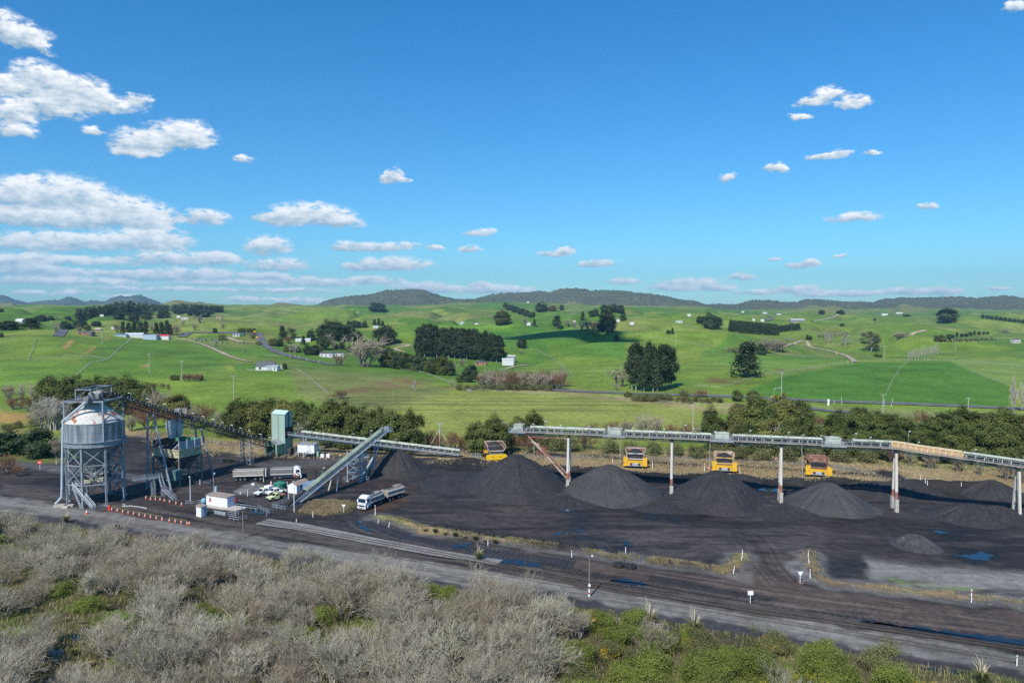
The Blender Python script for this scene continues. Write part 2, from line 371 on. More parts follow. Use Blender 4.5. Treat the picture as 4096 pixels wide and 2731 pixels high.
def region(poly, col, feather=8, amt=1.0, rough=None, brk=None, D=False, lo=0, hi=1e9):
 if D: poly = [(a * 1.7415, b * 1.7415) for a, b in poly]
 xs = [p[0] for p in poly]; ys = [p[1] for p in poly]; f = feather
 k = np.nonzero((SXp > min(xs) - f) & (SXp < max(xs) + f) & (SYp > min(ys) - f) & (SYp < max(ys) + f) & (RR.ravel() > lo) & (RR.ravel() < hi))[0]
 if not len(k): return
 px, py = SXp[k], SYp[k]; ins = pinpoly(px, py, poly)
 dd = np.full(len(k), 1e9)
 for (ax, ay), (bx, by) in zip(poly, poly[1:] + poly[:1]):
  dx, dy = bx - ax, by - ay; L2 = dx * dx + dy * dy + 1e-9; t = np.clip(((px - ax) * dx + (py - ay) * dy) / L2, 0, 1)
  dd = np.minimum(dd, np.hypot(px - ax - t * dx, py - ay - t * dy))
 s = np.where(ins, dd, -dd); w = sstep(-f, f, s) * amt
 if brk is not None: w = w * sstep(brk[0], brk[1], brk[2][k])
 full = np.zeros(len(gx)); full[k] = w; blend(full, col, rough)
def band(pts, wl, wr, col, feather=8, **kw):       # strip around a source-pixel line; wl/wr = half height in px at its two ends
 n = len(pts); up = []; dn = []
 for i, (x, y) in enumerate(pts):
  h = wl + (wr - wl) * i / max(1, n - 1); up.append((x, y - h)); dn.append((x, y + h))
 region(up + dn[::-1], col, feather, **kw)
streak = fbm((gx * _rd.x + gy * _rd.y) / 14, (gx * -_rd.y + gy * _rd.x) / 1.1, 4, 83)
FLAT = c3(.235, .26, .055)
region([(1650, 1566), (2300, 1556), (3100, 1640), (2850, 1650), (2700, 1770), (1760, 1790), (1500, 1680), (1300, 1600)], FLAT, 25)
region([(1150, 1470), (1560, 1500), (1800, 1560), (1560, 1640), (1340, 1640), (1200, 1580)], c3(.17, .19, .055), 25)
region([(1380, 1560), (1480, 1535), (1640, 1500), (1760, 1520), (1840, 1560), (1700, 1550), (1520, 1565), (1420, 1585)], c3(.2, .12, .06), 10, amt=.75, brk=(-.25, .2, fin))
region([(3720, 1455), (3810, 1440), (4100, 1435), (4100, 1540), (4000, 1530), (3900, 1490)], c3(.17, .24, .05), 7)
region([(2950, 1575), (3150, 1500), (3420, 1450), (3800, 1445), (3900, 1490), (4040, 1545), (4040, 1630), (3300, 1610)], c3(.065, .165, .018), 7, amt=.9)
region([(3100, 1430), (3400, 1455), (3100, 1500), (2960, 1480), (2800, 1440), (2850, 1400)], c3(.13, .23, .035), 22, amt=.8)
region([(0, 1440), (400, 1450), (330, 1520), (0, 1540)], c3(.12, .22, .03), 25, amt=.8)
region([(440, 1350), (680, 1370), (900, 1400), (900, 1480), (560, 1510), (360, 1500), (330, 1440)], c3(.085, .175, .022), 18, amt=.8)
region([(1840, 1310), (2250, 1300), (2500, 1350), (2500, 1440), (2250, 1420), (1900, 1360)], c3(.075, .185, .02), 20, amt=.7)
region([(1580, 1300), (2100, 1295), (2000, 1320), (1700, 1350), (1580, 1345)], c3(.14, .26, .03), 12, amt=.8)
for yy in (1592, 1604, 1618, 1640):
 band([(1300, yy - 4), (1900, yy), (2560, yy + 2)], 1.6, 1.6, c3(.09, .08, .035), 2.5, amt=.75)
for p in ([(250, 1390), (280, 1362), (300, 1362), (262, 1398)], [(330, 1418), (372, 1388), (385, 1385), (350, 1412)], [(410, 1362), (440, 1350), (436, 1358)], [(560, 1464), (596, 1458), (590, 1466)]):
 region(p, c3(.38, .22, .09), 4)
region([(0, 1640), (140, 1660), (190, 1690), (60, 1700), (0, 1690)], c3(.45, .25, .09), 12, amt=.8)
region([(0, 1705), (150, 1712), (250, 1730), (0, 1745)], c3(.3, .2, .09), 14, amt=.6)
region([(2780, 1510), (2960, 1505), (3000, 1535), (2800, 1530)], c3(.15, .11, .04), 6, brk=(-.1, .3, fin)); region([(3080, 1470), (3160, 1475), (3120, 1490), (3060, 1482)], c3(.17, .12, .05), 5, brk=(-.1, .3, fin))
region([(0, 1185), (120, 1172), (330, 1162), (420, 1180), (250, 1200), (0, 1215)], c3(.2, .13, .09), 8, amt=.7, lo=1500)
region([(2050, 1540), (2300, 1555), (2500, 1590), (3000, 1615), (3150, 1640), (2900, 1650), (2500, 1610), (2250, 1575), (1900, 1560)], TAN, 9, amt=.75, brk=(-.45, .1, fin))
region([(3260, 1622), (4096, 1660), (4096, 1690), (3500, 1660)], c3(.2, .2, .08), 10, amt=.7)
region([(3750, 1655), (4000, 1662), (3950, 1675), (3740, 1668)], c3(.16, .07, .04), 5, amt=.7)
region([(430, 1700), (560, 1720), (900, 1760), (1680, 1770), (2100, 1800), (2750, 1800), (3500, 1810), (4096, 1850), (4300, 1880), (4300, 1990), (3700, 1960), (3300, 1960), (2600, 1935), (1700, 1880), (1100, 1830), (700, 1830), (500, 1760)], TAN, 14)
region([(430, 1700), (560, 1720), (900, 1760), (1680, 1770), (2100, 1790), (2750, 1800), (3500, 1810), (4096, 1850), (4300, 1880), (4300, 1960), (1100, 1800), (500, 1760)], TAN2, 14, amt=.8, brk=(-.1, .3, med))
region([(430, 1690), (1680, 1760), (2750, 1790), (4200, 1840), (4200, 1890), (2750, 1830), (1680, 1800), (500, 1730)], c3(.13, .17, .05), 12, amt=.8, brk=(-.15, .25, fin))
region([(0, 1600), (230, 1650), (250, 1900), (0, 1940)], c3(.12, .17, .04), 20, amt=.9, brk=(-.3, .1, med)); region([(0, 1750), (240, 1790), (240, 1930), (0, 1935)], c3(.16, .12, .06), 14, amt=.7, brk=(-.1, .3, fin))
band([(540, 1745), (760, 1760), (1100, 1790), (1700, 1800), (2050, 1818), (2500, 1828), (2800, 1832), (3250, 1852), (3500, 1890), (3640, 1925), (3850, 1960), (4150, 1975)], 4, 9, c3(.17, .165, .16), 4)
region([(3440, 1875), (3560, 1893), (3760, 1945), (4000, 1958), (4300, 1975), (4300, 2010), (3800, 1985), (3600, 1950)], c3(.19, .18, .17), 8, amt=.8)
YARD = [(-400, 1890), (120, 1858), (250, 1852), (500, 1740), (600, 1752), (740, 1790), (980, 1818), (1100, 1812), (1500, 1818), (1660, 1838), (1850, 1846), (2080, 1852), (2300, 1872), (2500, 1882), (2800, 1898), (3200, 1912), (3500, 1925), (3640, 1955), (3900, 1985), (4400, 2000), (4400, 2800), (4096, 2720), (0, 2060), (-400, 1990)]
YC = c3(.04, .034, .032)
region(YARD, YC, 9, rough=.75)
region(YARD, c3(.021, .019, .019), 9, amt=.9, brk=(.0, .45, fbm(gx / 16, gy / 16, 5, 90)), rough=.65)
region(YARD, c3(.066, .056, .052), 9, amt=.8, brk=(.12, .5, fbm(gx / 22, gy / 9, 5, 93)))
region([(1500, 1925), (1640, 1950), (1650, 2000), (1480, 2060), (1430, 2040), (1560, 1985)], c3(.085, .05, .036), 16, amt=.8)
region([(1050, 1870), (1400, 1840), (1420, 1900), (1180, 1930)], c3(.065, .043, .034), 16, amt=.6)
region([(1700, 2060), (2500, 2080), (2900, 2110), (3300, 2160), (3300, 2200), (2600, 2200), (1900, 2120)], c3(.066, .057, .053), 22, amt=.8, brk=(-.35, .2, fbm(gx / 14, gy / 5, 5, 95)))
region([(2250, 2020), (2330, 2030), (2420, 2060), (2340, 2095), (2500, 2150), (2570, 2200), (2480, 2235), (2300, 2160), (2240, 2100)], c3(.018, .017, .018), 14, amt=.95, brk=(-.5, -.05, fin), rough=.45)
YST = fbm(gx / 15 + gy / 40, gy / 2.3 - gx / 60, 4, 321); region(YARD, c3(.024, .022, .022), 9, amt=.75, brk=(.12, .4, YST)); region(YARD, c3(.078, .066, .06), 9, amt=.45, brk=(.15, .45, -YST))
for pl in ([(3700, 2130), (3850, 2120), (3960, 2140), (3800, 2150)], [(3780, 2225), (3850, 2200), (3990, 2200), (4000, 2235), (3880, 2260)], [(2670, 2060), (2740, 2068), (2720, 2090), (2680, 2090)], [(3000, 1945), (3250, 1950), (3230, 1975), (3020, 1970)], [(1850, 1905), (1960, 1890), (2000, 1900), (1900, 1930), (1800, 1935)], [(2560, 2040), (2650, 2050), (2640, 2075), (2590, 2080)]): region(pl, c3(.017, .017, .018), 9, amt=.9, rough=.5)
for P_, ww in (([(1440, 2050), (1480, 2095), (1600, 2142), (1900, 2200), (2300, 2262), (2700, 2330), (3000, 2378), (3600, 2462), (4350, 2545)], 6.5), ([(2960, 2120), (3030, 2190), (3075, 2270), (3140, 2340), (3300, 2405)], 5)):
 d, tt, L_ = segdist(gx, gy, gl(P_)); sd = fbm(tt / 45, d / .42, 3, 330); wq = sstep(ww, ww * .6, d) * (gy < 330) * sstep(1, 16, tt) * sstep(L_ - 1, L_ - 18, tt); RUT = RUT + [(wq, sd)] if 'RUT' in globals() else [(wq, sd)]
band([(0, 1850), (120, 1858), (330, 1890), (620, 1915)], 14, 12, c3(.11, .105, .105), 8, amt=.9)
region([(980, 1850), (1300, 1830), (1480, 1835), (1350, 1852), (1250, 1868), (1050, 1870)], c3(.1, .098, .096), 8, amt=.8)
region([(930, 1960), (1010, 1925), (1060, 1938), (1075, 1975), (1000, 1975), (950, 1975)], c3(.16, .155, .15), 7, amt=.85)
region([(1010, 1990), (1280, 1985), (1200, 2010), (1080, 2045), (960, 2000)], c3(.062, .055, .054), 10, amt=.7)
region([(1180, 2050), (1250, 2000), (1330, 1990), (1420, 2010), (1400, 2045), (1290, 2062)], c3(.14, .115, .05), 9, brk=(-.35, .15, fin)); region([(1230, 2040), (1290, 2020), (1370, 2022), (1380, 2040), (1290, 2058)], c3(.4, .29, .16), 5, amt=.9)
region([(840, 2080), (930, 2070), (1000, 2090), (1060, 2120), (1000, 2130), (900, 2110)], c3(.1, .1, .03), 9, amt=.7, brk=(-.3, .2, fin)); region([(980, 2090), (1250, 2130), (1300, 2150), (1100, 2140)], c3(.12, .1, .04), 8, amt=.6, brk=(-.2, .2, fin))
band([(0, 1957), (1000, 2125), (2048, 2290), (3000, 2452), (4200, 2650)], 26, 42, c3(.08, .067, .059), 8)
band([(0, 1957), (1000, 2125), (2048, 2290), (3000, 2452), (4200, 2650)], 26, 40, c3(.026, .025, .026), 8, amt=.9, brk=(-.05, .3, streak))
band([(1400, 2196), (2048, 2318), (3000, 2478), (4200, 2680)], 7, 12, c3(.2, .155, .11), 7, amt=.7, brk=(-.3, .15, streak))
band([(-60, 2005), (0, 2014), (1000, 2176), (2048, 2340), (3000, 2498), (4200, 2682)], 27, 48, c3(.185, .175, .157), 7, rough=.85)
band([(-60, 2005), (0, 2014), (1000, 2176), (2048, 2340), (3000, 2498), (4200, 2682)], 27, 48, c3(.115, .104, .096), 9, amt=.8, brk=(-.1, .4, streak))
band([(-60, 2050), (300, 2095), (1000, 2215), (2048, 2392), (3000, 2545), (4200, 2745)], 14, 34, c3(.06, .055, .056), 9, rough=.7)
region([(290, 2072), (420, 2090), (520, 2110), (460, 2125), (330, 2100)], c3(.04, .038, .04), 8, amt=.9)
region([(2010, 2370), (2150, 2358), (2400, 2400), (2440, 2432), (2300, 2445), (2100, 2410)], c3(.05, .047, .05), 7); region([(2640, 2470), (2780, 2460), (2960, 2500), (3080, 2545), (2900, 2550), (2700, 2510)], c3(.052, .049, .052), 7)
region([(3300, 2585), (3600, 2600), (3900, 2670), (4050, 2720), (3700, 2680), (3400, 2620)], c3(.055, .05, .05), 9)
HA = c3(.085, .064, .054)
region([(1380, 2075), (1420, 2040), (1480, 2050), (1500, 2085), (1600, 2120), (1900, 2175), (2300, 2232), (2560, 2270), (2900, 2312), (2960, 2300), (3010, 2260), (3020, 2215), (3180, 2210), (3150, 2250), (3140, 2290), (3200, 2340), (3400, 2375), (3700, 2410), (4300, 2480), (4300, 2590), (3600, 2505), (3000, 2405), (2400, 2290), (2048, 2232), (1700, 2180), (1480, 2130), (1300, 2105)], HA, 8, rough=.7)
region([(1380, 2075), (1420, 2040), (1480, 2050), (1500, 2085), (1600, 2120), (1900, 2175), (2300, 2240), (2300, 2280), (1700, 2180), (1480, 2130), (1300, 2105)], c3(.022, .022, .024), 10, amt=.85, rough=.45)
region([(2600, 2300), (2720, 2318), (3000, 2370), (3130, 2395), (3100, 2415), (2800, 2370), (2600, 2325)], c3(.03, .028, .028), 9, amt=.9)
region([(3180, 2440), (3420, 2450), (3620, 2490), (3500, 2500)], c3(.035, .032, .032), 8, amt=.9)
band([(3010, 2212), (3060, 2250), (3090, 2300), (3200, 2350)], 12, 12, c3(.06, .045, .04), 10, amt=.7)
region([(2930, 2300), (2975, 2260), (3005, 2300), (3010, 2335), (2940, 2325)], c3(.13, .11, .095), 7); region([(3140, 2240), (3200, 2215), (3230, 2260), (3250, 2310), (3200, 2325), (3150, 2290)], c3(.16, .15, .145), 8)
for wq, sd in RUT: blend(wq * sstep(.05, .4, sd) * .6, c3(.04, .034, .032)); blend(wq * sstep(.05, .4, -sd) * .5, c3(.15, .118, .1))
region([(3460, 2230), (3700, 2262), (4200, 2300), (4200, 2420), (3900, 2390), (3500, 2345)], c3(.19, .18, .165), 20, amt=.9, brk=(-.75, -.1, YST), rough=.9)
region([(3520, 2310), (3900, 2350), (3960, 2365), (3600, 2335)], c3(.13, .18, .05), 6, amt=.8, brk=(-.25, .15, fin)); region([(3290, 2225), (3480, 2250), (3460, 2290), (3420, 2305), (3300, 2290)], c3(.026, .027, .029), 7)
for P, c in ((BUND1, TAN), (BUND2, c3(.36, .28, .13)), (BUND3, TAN2)):
 d, t, L = segdist(wx, wy, P); w = np.exp(-(d / 1.5) ** 2) * sstep(-.5, .1, fin) * (gy < 330); blend(w * .75, c)
 blend(np.exp(-((d - 2.2) / 1.1) ** 2) * .7 * (gy < 330), c3(.13, .125, .12)); blend(np.exp(-(d / 1.2) ** 2) * sstep(.05, .35, med) * .9 * (gy < 330), c3(.12, .18, .03))
d, t, L = segdist(wx, wy, BERM); blend((d < 9) * sstep(9, 4.5, d) * sstep(2, 8, t) * .97, c3(.025, .024, .024))
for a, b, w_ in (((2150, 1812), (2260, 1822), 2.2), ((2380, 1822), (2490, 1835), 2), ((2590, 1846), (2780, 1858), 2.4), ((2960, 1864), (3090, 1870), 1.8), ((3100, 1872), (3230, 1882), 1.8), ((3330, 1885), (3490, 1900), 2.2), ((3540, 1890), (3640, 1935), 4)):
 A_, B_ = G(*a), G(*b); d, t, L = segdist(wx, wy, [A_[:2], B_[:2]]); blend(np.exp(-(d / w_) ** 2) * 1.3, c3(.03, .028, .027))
br = below_road(wx, wy); w = sstep(-.5, 2, br) * (gy > 0) * (gy < 260)
blend(w, c3(.1, .085, .045)); blend(w * sstep(-.05, .4, fbm(gx / 8, gy / 8, 4, 97)), c3(.11, .145, .03)); blend(w * sstep(.2, .5, fin), c3(.05, .045, .028))
Q_ = (np.arange(nr - 1)[:, None] * nc + np.arange(nc - 1)[None, :]).ravel(); Q = np.stack([Q_, Q_ + 1, Q_ + nc + 1, Q_ + nc], 1)
gm = bpy.data.materials.new('ground_mix'); t = nt(gm); L = t.links.new
at = N(t, 'ShaderNodeAttribute'); at.attribute_name = 'surface'; ge = N(t, 'ShaderNodeNewGeometry'); Pn = ge.outputs['Position']
n1 = Noise(t, Pn, .42, 6, .62); n2 = Noise(t, Pn, .035, 4, .55); n3 = Noise(t, Pn, 2.1, 3, .6)
g = Mth(t, 'MULTIPLY', Mth(t, 'MULTIPLY', Rng(t, n1, .3, .7, .68, 1.32), Rng(t, n2, .3, .7, .76, 1.24)), Rng(t, n3, .3, .7, .82, 1.18))
cg = N(t, 'ShaderNodeCombineColor'); [L(g, cg.inputs[i]) for i in range(3)]
c = Mix(t, 1.0, at.outputs['Color'], cg.outputs[0], 'MULTIPLY')
mpr = N(t, 'ShaderNodeMapping', vector_type='TEXTURE'); mpr.inputs['Rotation'].default_value = (0, 0, math.atan2(_rd.y, _rd.x)); mpr.inputs['Scale'].default_value = (14, .75, 1); L(Pn, mpr.inputs[0]); rs_ = Noise(t, mpr.outputs[0], 1.0, 4, .65)
cs = N(t, 'ShaderNodeCombineColor'); gs = Rng(t, rs_, .3, .7, .6, 1.45); [L(gs, cs.inputs[i]) for i in range(3)]
c = Mix(t, Rng(t, at.outputs['Alpha'], .9, .8, 0, .8), c, Mix(t, 1.0, c, cs.outputs[0], 'MULTIPLY'))
p = N(t, 'ShaderNodeBsdfPrincipled'); L(c, p.inputs['Base Color']); L(at.outputs['Alpha'], p.inputs['Roughness']); p.inputs['Specular IOR Level'].default_value = .12
b = N(t, 'ShaderNodeBump'); b.inputs['Distance'].default_value = .28; b.inputs['Strength'].default_value = .8; L(n1, b.inputs['Height']); L(b.outputs[0], p.inputs['Normal'])
o = N(t, 'ShaderNodeOutputMaterial'); L(p.outputs[0], o.inputs[0])
GME = np_mesh('ground', np.stack([gx, gy, gz], 1), Q[:, ::-1], gm, smooth=True)
ca = GME.color_attributes.new('surface', 'FLOAT_COLOR', 'POINT'); ca.data.foreach_set('color', np.concatenate([COLR, ROU[:, None]], 1).astype(np.float32).ravel())
GROUND = tag(obj('ground', GME), kind='structure'); GROUND['label'] = 'ground of coal yard, paddocks and rolling pasture'
if GME.polygons[0].normal.z < 0: GME.flip_normals()
def segframe(a, b):
 a = Vector(a); b = Vector(b); t = (b - a); L = t.length; t = t / L; s = Vector((t.y, -t.x, 0)).normalized(); u = s.cross(t); return a, t, s, u, L
def stations(L, st):
 n = max(1, round(L / st)); return [L * i / n for i in range(n + 1)]
def truss(root, pts, w, th, m, step=2.2, name='truss_frame', ch=.14, org=None):
 mb = MB(org)
 for a, b in zip(pts[:-1], pts[1:]):
  a, t, s, u, L = segframe(a, b)
  for sd in (-1, 1):
   for h in (0, th): mb.beam(a + s * (sd * w / 2) + u * h, a + t * L + s * (sd * w / 2) + u * h, ch, ch, u)
  st = stations(L, step)
  for i, d in enumerate(st):
   p = a + t * d
   for sd in (-1, 1):
    mb.beam(p + s * (sd * w / 2), p + s * (sd * w / 2) + u * th, .09, .09, t)
    if i < len(st) - 1:
     q = a + t * st[i + 1]; z0, z1 = (0, th) if i % 2 else (th, 0)
     mb.beam(p + s * (sd * w / 2) + u * z0, q + s * (sd * w / 2) + u * z1, .07, .07, s)
   mb.beam(p - s * (w / 2), p + s * (w / 2), .08, .08, u)
 return mb.build(name, m, root)
def belt(root, pts, w, z, m=None, org=None):
 mb = MB(org)
 for a, b in zip(pts[:-1], pts[1:]):
  a, t, s, u, L = segframe(a, b)
  for sd in (-1, 1): mb.plate([a + u * z, a + t * L + u * z, a + t * L + s * (sd * w / 2) + u * (z + .16), a + s * (sd * w / 2) + u * (z + .16)], .05)
  mb.beam(a + u * (z - .5), a + t * L + u * (z - .5), w * .9, .04, u)
 return mb.build('belt', m or BELT, root)
def idlers(root, pts, w, z, step, m, org=None):
 mb = MB(org)
 for a, b in zip(pts[:-1], pts[1:]):
  a, t, s, u, L = segframe(a, b)
  for d in stations(L, step):
   p = a + t * d + u * z
   for sd in (-1, 1): mb.beam(p + s * (sd * w / 2) - u * .25, p + s * (sd * (w / 2 + .05)) + u * .42, .13, .1, t)
   mb.beam(p - s * w / 2 - u * .1, p + s * w / 2 - u * .1, .1, .1, u)
 return mb.build('idler_set', m, root)
def walkway(root, pts, off, z, wd, m, mr, step=2.2, rail=1.05, org=None):
 mb = MB(org); r = MB(org)
 for a, b in zip(pts[:-1], pts[1:]):
  a, t, s, u, L = segframe(a, b); c0 = a + s * off + u * z; mb.beam(c0, c0 + t * L, wd, .08, u)
  e = s * (math.copysign(wd / 2, off))
  for d in stations(L, step): r.beam(c0 + e + t * d, c0 + e + t * d + Vector((0, 0, rail)), .055, .055, t)
  for h in (rail, rail * .52): r.beam(c0 + e + Vector((0, 0, h)), c0 + e + t * L + Vector((0, 0, h)), .055, .055, u)
 k = mb.build('walkway', m, root); r.build('handrail', mr, k); return k
def hood(root, pts, w, z, hgt, m, skirt=.0, n=8, name='belt_cover', org=None, gaps=0.0, post=None):
 mb = MB(org); pm = MB(org)
 for a, b in zip(pts[:-1], pts[1:]):
  a, t, s, u, L = segframe(a, b); prof = [(-w / 2, z - skirt)] if skirt else []
  prof += [(-w / 2 * math.cos(math.pi * i / n), z + hgt * math.sin(math.pi * i / n)) for i in range(n + 1)]
  if skirt: prof += [(w / 2, z - skirt)]
  k = len(prof); inner = [(x * .96, y - .05) for x, y in prof]
  vs = [a + s * x + u * y for x, y in prof] + [a + t * L + s * x + u * y for x, y in prof] + [a + s * x + u * y for x, y in inner] + [a + t * L + s * x + u * y for x, y in inner]
  fs = [(i, i + 1, k + i + 1, k + i) for i in range(k - 1)] + [(2 * k + i, 3 * k + i, 3 * k + i + 1, 2 * k + i + 1) for i in range(k - 1)]
  fs += [(0, k, 3 * k, 2 * k), (k - 1, 3 * k - 1, 4 * k - 1, 2 * k - 1)] + [(i, 2 * k + i, 2 * k + i + 1, i + 1) for i in range(k - 1)] + [(k + i, k + i + 1, 3 * k + i + 1, 3 * k + i) for i in range(k - 1)]
  mb.add(vs, fs)
  if post:
   for d in stations(L, 2.3):
    for sd in (-1, 1): pm.beam(a + t * d + s * (sd * w / 2 * .98) + u * (z - skirt - post), a + t * d + s * (sd * w / 2 * .98) + u * (z - skirt + .05), .08, .08, t)
 o = mb.build(name, m, root)
 if post: pm.build('cover_post', m, o)
 return o
def lamp_arm(root, p, h=1.9, lean=(0, 0), m=None, org=None, name='lamp_post'):
 mb = MB(org); p = Vector(p); q = p + Vector((lean[0] * .2, lean[1] * .2, h)); mb.tube(p, q, .045, .035, 6); e = q + Vector((lean[0], lean[1], .15)); mb.tube(q, e, .035, .035, 6)
 o = mb.build(name, m or GALV, root); l = MB(org); l.box(e + Vector((0, 0, -.05)), (.42, .22, .16), math.atan2(lean[1], lean[0])); l.build('lamp_head', WHITEC, o); return o
def lattice_leg(root, base, top, w0, w1, m, name='support_leg', org=None, step=2.4, n=4, r=.11):
 base = Vector(base); top = Vector(top); mb = MB(org); cs = [(-1, -1), (1, -1), (1, 1), (-1, 1)]
 k = max(1, round((top - base).length / step))
 def P(c, i): f = i / k; w = w0 + (w1 - w0) * f; p = base.lerp(top, f); return p + Vector((c[0] * w / 2, c[1] * w / 2, 0))
 for j, c in enumerate(cs):
  mb.beam(P(c, 0), P(c, k), r * 1.6)
  d = cs[(j + 1) % 4]
  for i in range(k):
   mb.beam(P(c, i), P(d, i + 1), r * .8); mb.beam(P(d, i), P(c, i + 1), r * .8); mb.beam(P(c, i + 1), P(d, i + 1), r * .9)
 return mb.build(name, m, root)
def stairs(root, a, b, w, m, name='stairs', org=None, rail=True):
 a = Vector(a); b = Vector(b); t = b - a; hz = Vector((t.x, t.y, 0)); s = Vector((hz.y, -hz.x, 0)).normalized(); mb = MB(org); n = max(3, int(abs(t.z) / .24))
 for sd in (-1, 1): mb.beam(a + s * (sd * w / 2), b + s * (sd * w / 2), .09, .22)
 for i in range(n + 1): p = a + t * (i / n); mb.box(p, (.26, w, .06), math.atan2(hz.y, hz.x))
 o = mb.build(name, m, root)
 if rail:
  r = MB(org)
  for sd in (-1, 1):
   q = s * (sd * w / 2)
   for h in (.55, 1.0): r.tube(a + q + Vector((0, 0, h)), b + q + Vector((0, 0, h)), .035, .035, 5)
   for i in range(0, n + 1, 4): p = a + t * (i / n) + q; r.tube(p, p + Vector((0, 0, 1.0)), .03, .03, 5)
  r.build('handrail', GALV, o)
 return o
SC0 = AT(380.5, 1740, 187.0); SC0.z = 0; R0 = 6.75
silo = thing('silo', 'tall steel coal silo with a rust-patched white cone roof on eight braced legs', 'silo', SC0)
STREAK = mat('silo_drum', (.21, .25, .29), .45, .25, .45, .8, dirt=(.4, .43, .45), dscale=.6, dlev=.56, dsoft=.06, stretch=(1, 1, .09))
CONEM = mat('silo_cone', (.56, .54, .5), .55, 0, .16, .5, dirt=(.33, .13, .06), dscale=.5, dlev=.575, dsoft=.02, stretch=(1, 1, 1.9))
b = MB(); b.lathe((0, 0, 16.2), [(R0, 0), (R0, 2.2), (R0 + .04, 2.2), (R0 + .04, 2.26), (R0, 2.26), (R0, 4.5)], 64); drm = b.build('drum', STREAK, silo, smooth=False); b = MB()
for k in range(24): a_ = 6.2832 * k / 24; b.box(((R0 + .02) * math.cos(a_), (R0 + .02) * math.sin(a_), 18.45), (.06, .07, 4.4), a_)
b.build('seam', GREYST, drm); b = MB()
for a_, z_, h_ in ((-1.15, 17.6, .9), (-1.9, 19.2, .5), (-2.5, 16.9, .6), (-.9, 19.9, .4)): b.box(((R0 + .02) * math.cos(a_), (R0 + .02) * math.sin(a_), z_), (.03, .22, h_), a_)
b.build('rust_patch', RUSTY, drm)
b = MB(); b.lathe((0, 0, 20.7), [(R0 + .12, 0), (R0 + .1, .12), (5.0, 1.62), (3.35, 3.1), (2.2, 4.2), (1.5, 4.55), (.3, 4.7)], 64); b.build('cone_roof', CONEM, silo)
b = MB(); b.lathe((0, 0, 14.9), [(R0 + .2, 0), (R0 + .45, 0), (R0 + .45, .1), (R0 + .2, .14), (R0 + .2, 1.12), (R0 + .5, 1.16), (R0 + .5, 1.28), (R0 + .1, 1.3)], 64); b.build('ring_beam', STEELB, silo)
b = MB(); b.lathe((0, 0, 8.4), [(1.3, 0), (1.5, .5), (6.3, 6.5)], 48); b.build('discharge_cone', STEELB, silo)
legp = [Vector((R0 * math.cos(rad(2.4 + 45 * k)), R0 * math.sin(rad(2.4 + 45 * k)), 0)) for k in range(8)]
for p in legp:
 b = MB(); b.beam(p, p + Vector((0, 0, 14.9)), .42, .42, (p.x, p.y, 0)); b.box(p + Vector((0, 0, .15)), (1.1, 1.1, .3), 0); b.build('leg', STEELB, silo)
b = MB()
for k in range(8):
 p, q = legp[k], legp[(k + 1) % 8]
 for z0, z1 in ((5.5, 10.3), (10.3, 14.7)):
  b.beam(p + Vector((0, 0, z0)), q + Vector((0, 0, z1)), .2, .2); b.beam(q + Vector((0, 0, z0)), p + Vector((0, 0, z1)), .17, .2)
 for z in (5.5, 10.3): b.beam(p + Vector((0, 0, z)), q + Vector((0, 0, z)), .26, .26)
 if k in (1, 2, 4): b.beam(p + Vector((0, 0, .3)), q + Vector((0, 0, 5.4)), .18); b.beam(q + Vector((0, 0, .3)), p + Vector((0, 0, 5.4)), .17)
b.build('bracing', STEELB, silo)
b = MB(); b.lathe((0, 0, 5.35), [(6.3, 0), (6.3, .12)], 8, a0=rad(2.4)); pf = b.build('lower_platform', DARKST, silo)
b = MB()
for k in range(8):
 p, q = legp[k] * .93, legp[(k + 1) % 8] * .93
 for h in (6.0, 6.5): b.beam(p + Vector((0, 0, h)), q + Vector((0, 0, h)), .06)
 for i in range(4): m_ = p.lerp(q, i / 4); b.beam(m_ + Vector((0, 0, 5.5)), m_ + Vector((0, 0, 6.5)), .05)
b.build('handrail', GALV, pf)
b = MB(); rr_ = random.Random(4)
for i in range(26):
 a_ = rr_.uniform(0, 6.28); r_ = rr_.uniform(.8, 4.6); b.box((r_ * math.cos(a_), r_ * math.sin(a_), rr_.uniform(5.9, 8.2)), (rr_.uniform(.3, 1.4), rr_.uniform(.3, 1.2), rr_.uniform(.3, 1.1)), rr_.uniform(0, 3))
for i in range(14):
 a_ = rr_.uniform(0, 6.28); p = Vector((5 * math.cos(a_), 5 * math.sin(a_), rr_.uniform(6, 9.8))); b.tube(p, p * .3 + Vector((0, 0, rr_.uniform(5, 7))), .1, .1, 6)
b.build('gate_machinery', GREYST, silo)
b = MB(); b.box((1.2, -3.2, 6.7), (1.7, 1.3, 1.5), .3); b.box((3.2, -3.6, 6.4), (1.8, 1.0, .9), -.2); b.box((.2, -4.2, 6.1), (1.6, .7, .8), .1); b.build('drive_unit', CREAM, silo)
b = MB(); h5 = 4.8
cr = [Vector((-h5, -h5, 0)), Vector((h5, -h5, 0)), Vector((h5, h5, 0)), Vector((-h5, h5, 0))]
for i in range(4):
 p, q = cr[i], cr[(i + 1) % 4]; b.beam(p + Vector((0, 0, 26.1)), q + Vector((0, 0, 26.1)), .35, .4); b.beam(p + Vector((0, 0, 15.6)), p + Vector((0, 0, 26.3)), .36, .36, (1, 0, 0))
for p in cr: b.beam(p + Vector((0, 0, 21.4)), Vector((p.x * .28, p.y * .28, 25.8)), .16)
for x in (-1.85, 1.9): b.beam((x, -h5, 26.1), (x, h5, 26.1), .25)
b.beam((-h5, 0, 26.1), (h5, 0, 26.1), .22); b.beam((h5, -h5, 21), (h5, h5, 25.8), .1); b.build('roof_frame', STEELB, silo)
b = MB()
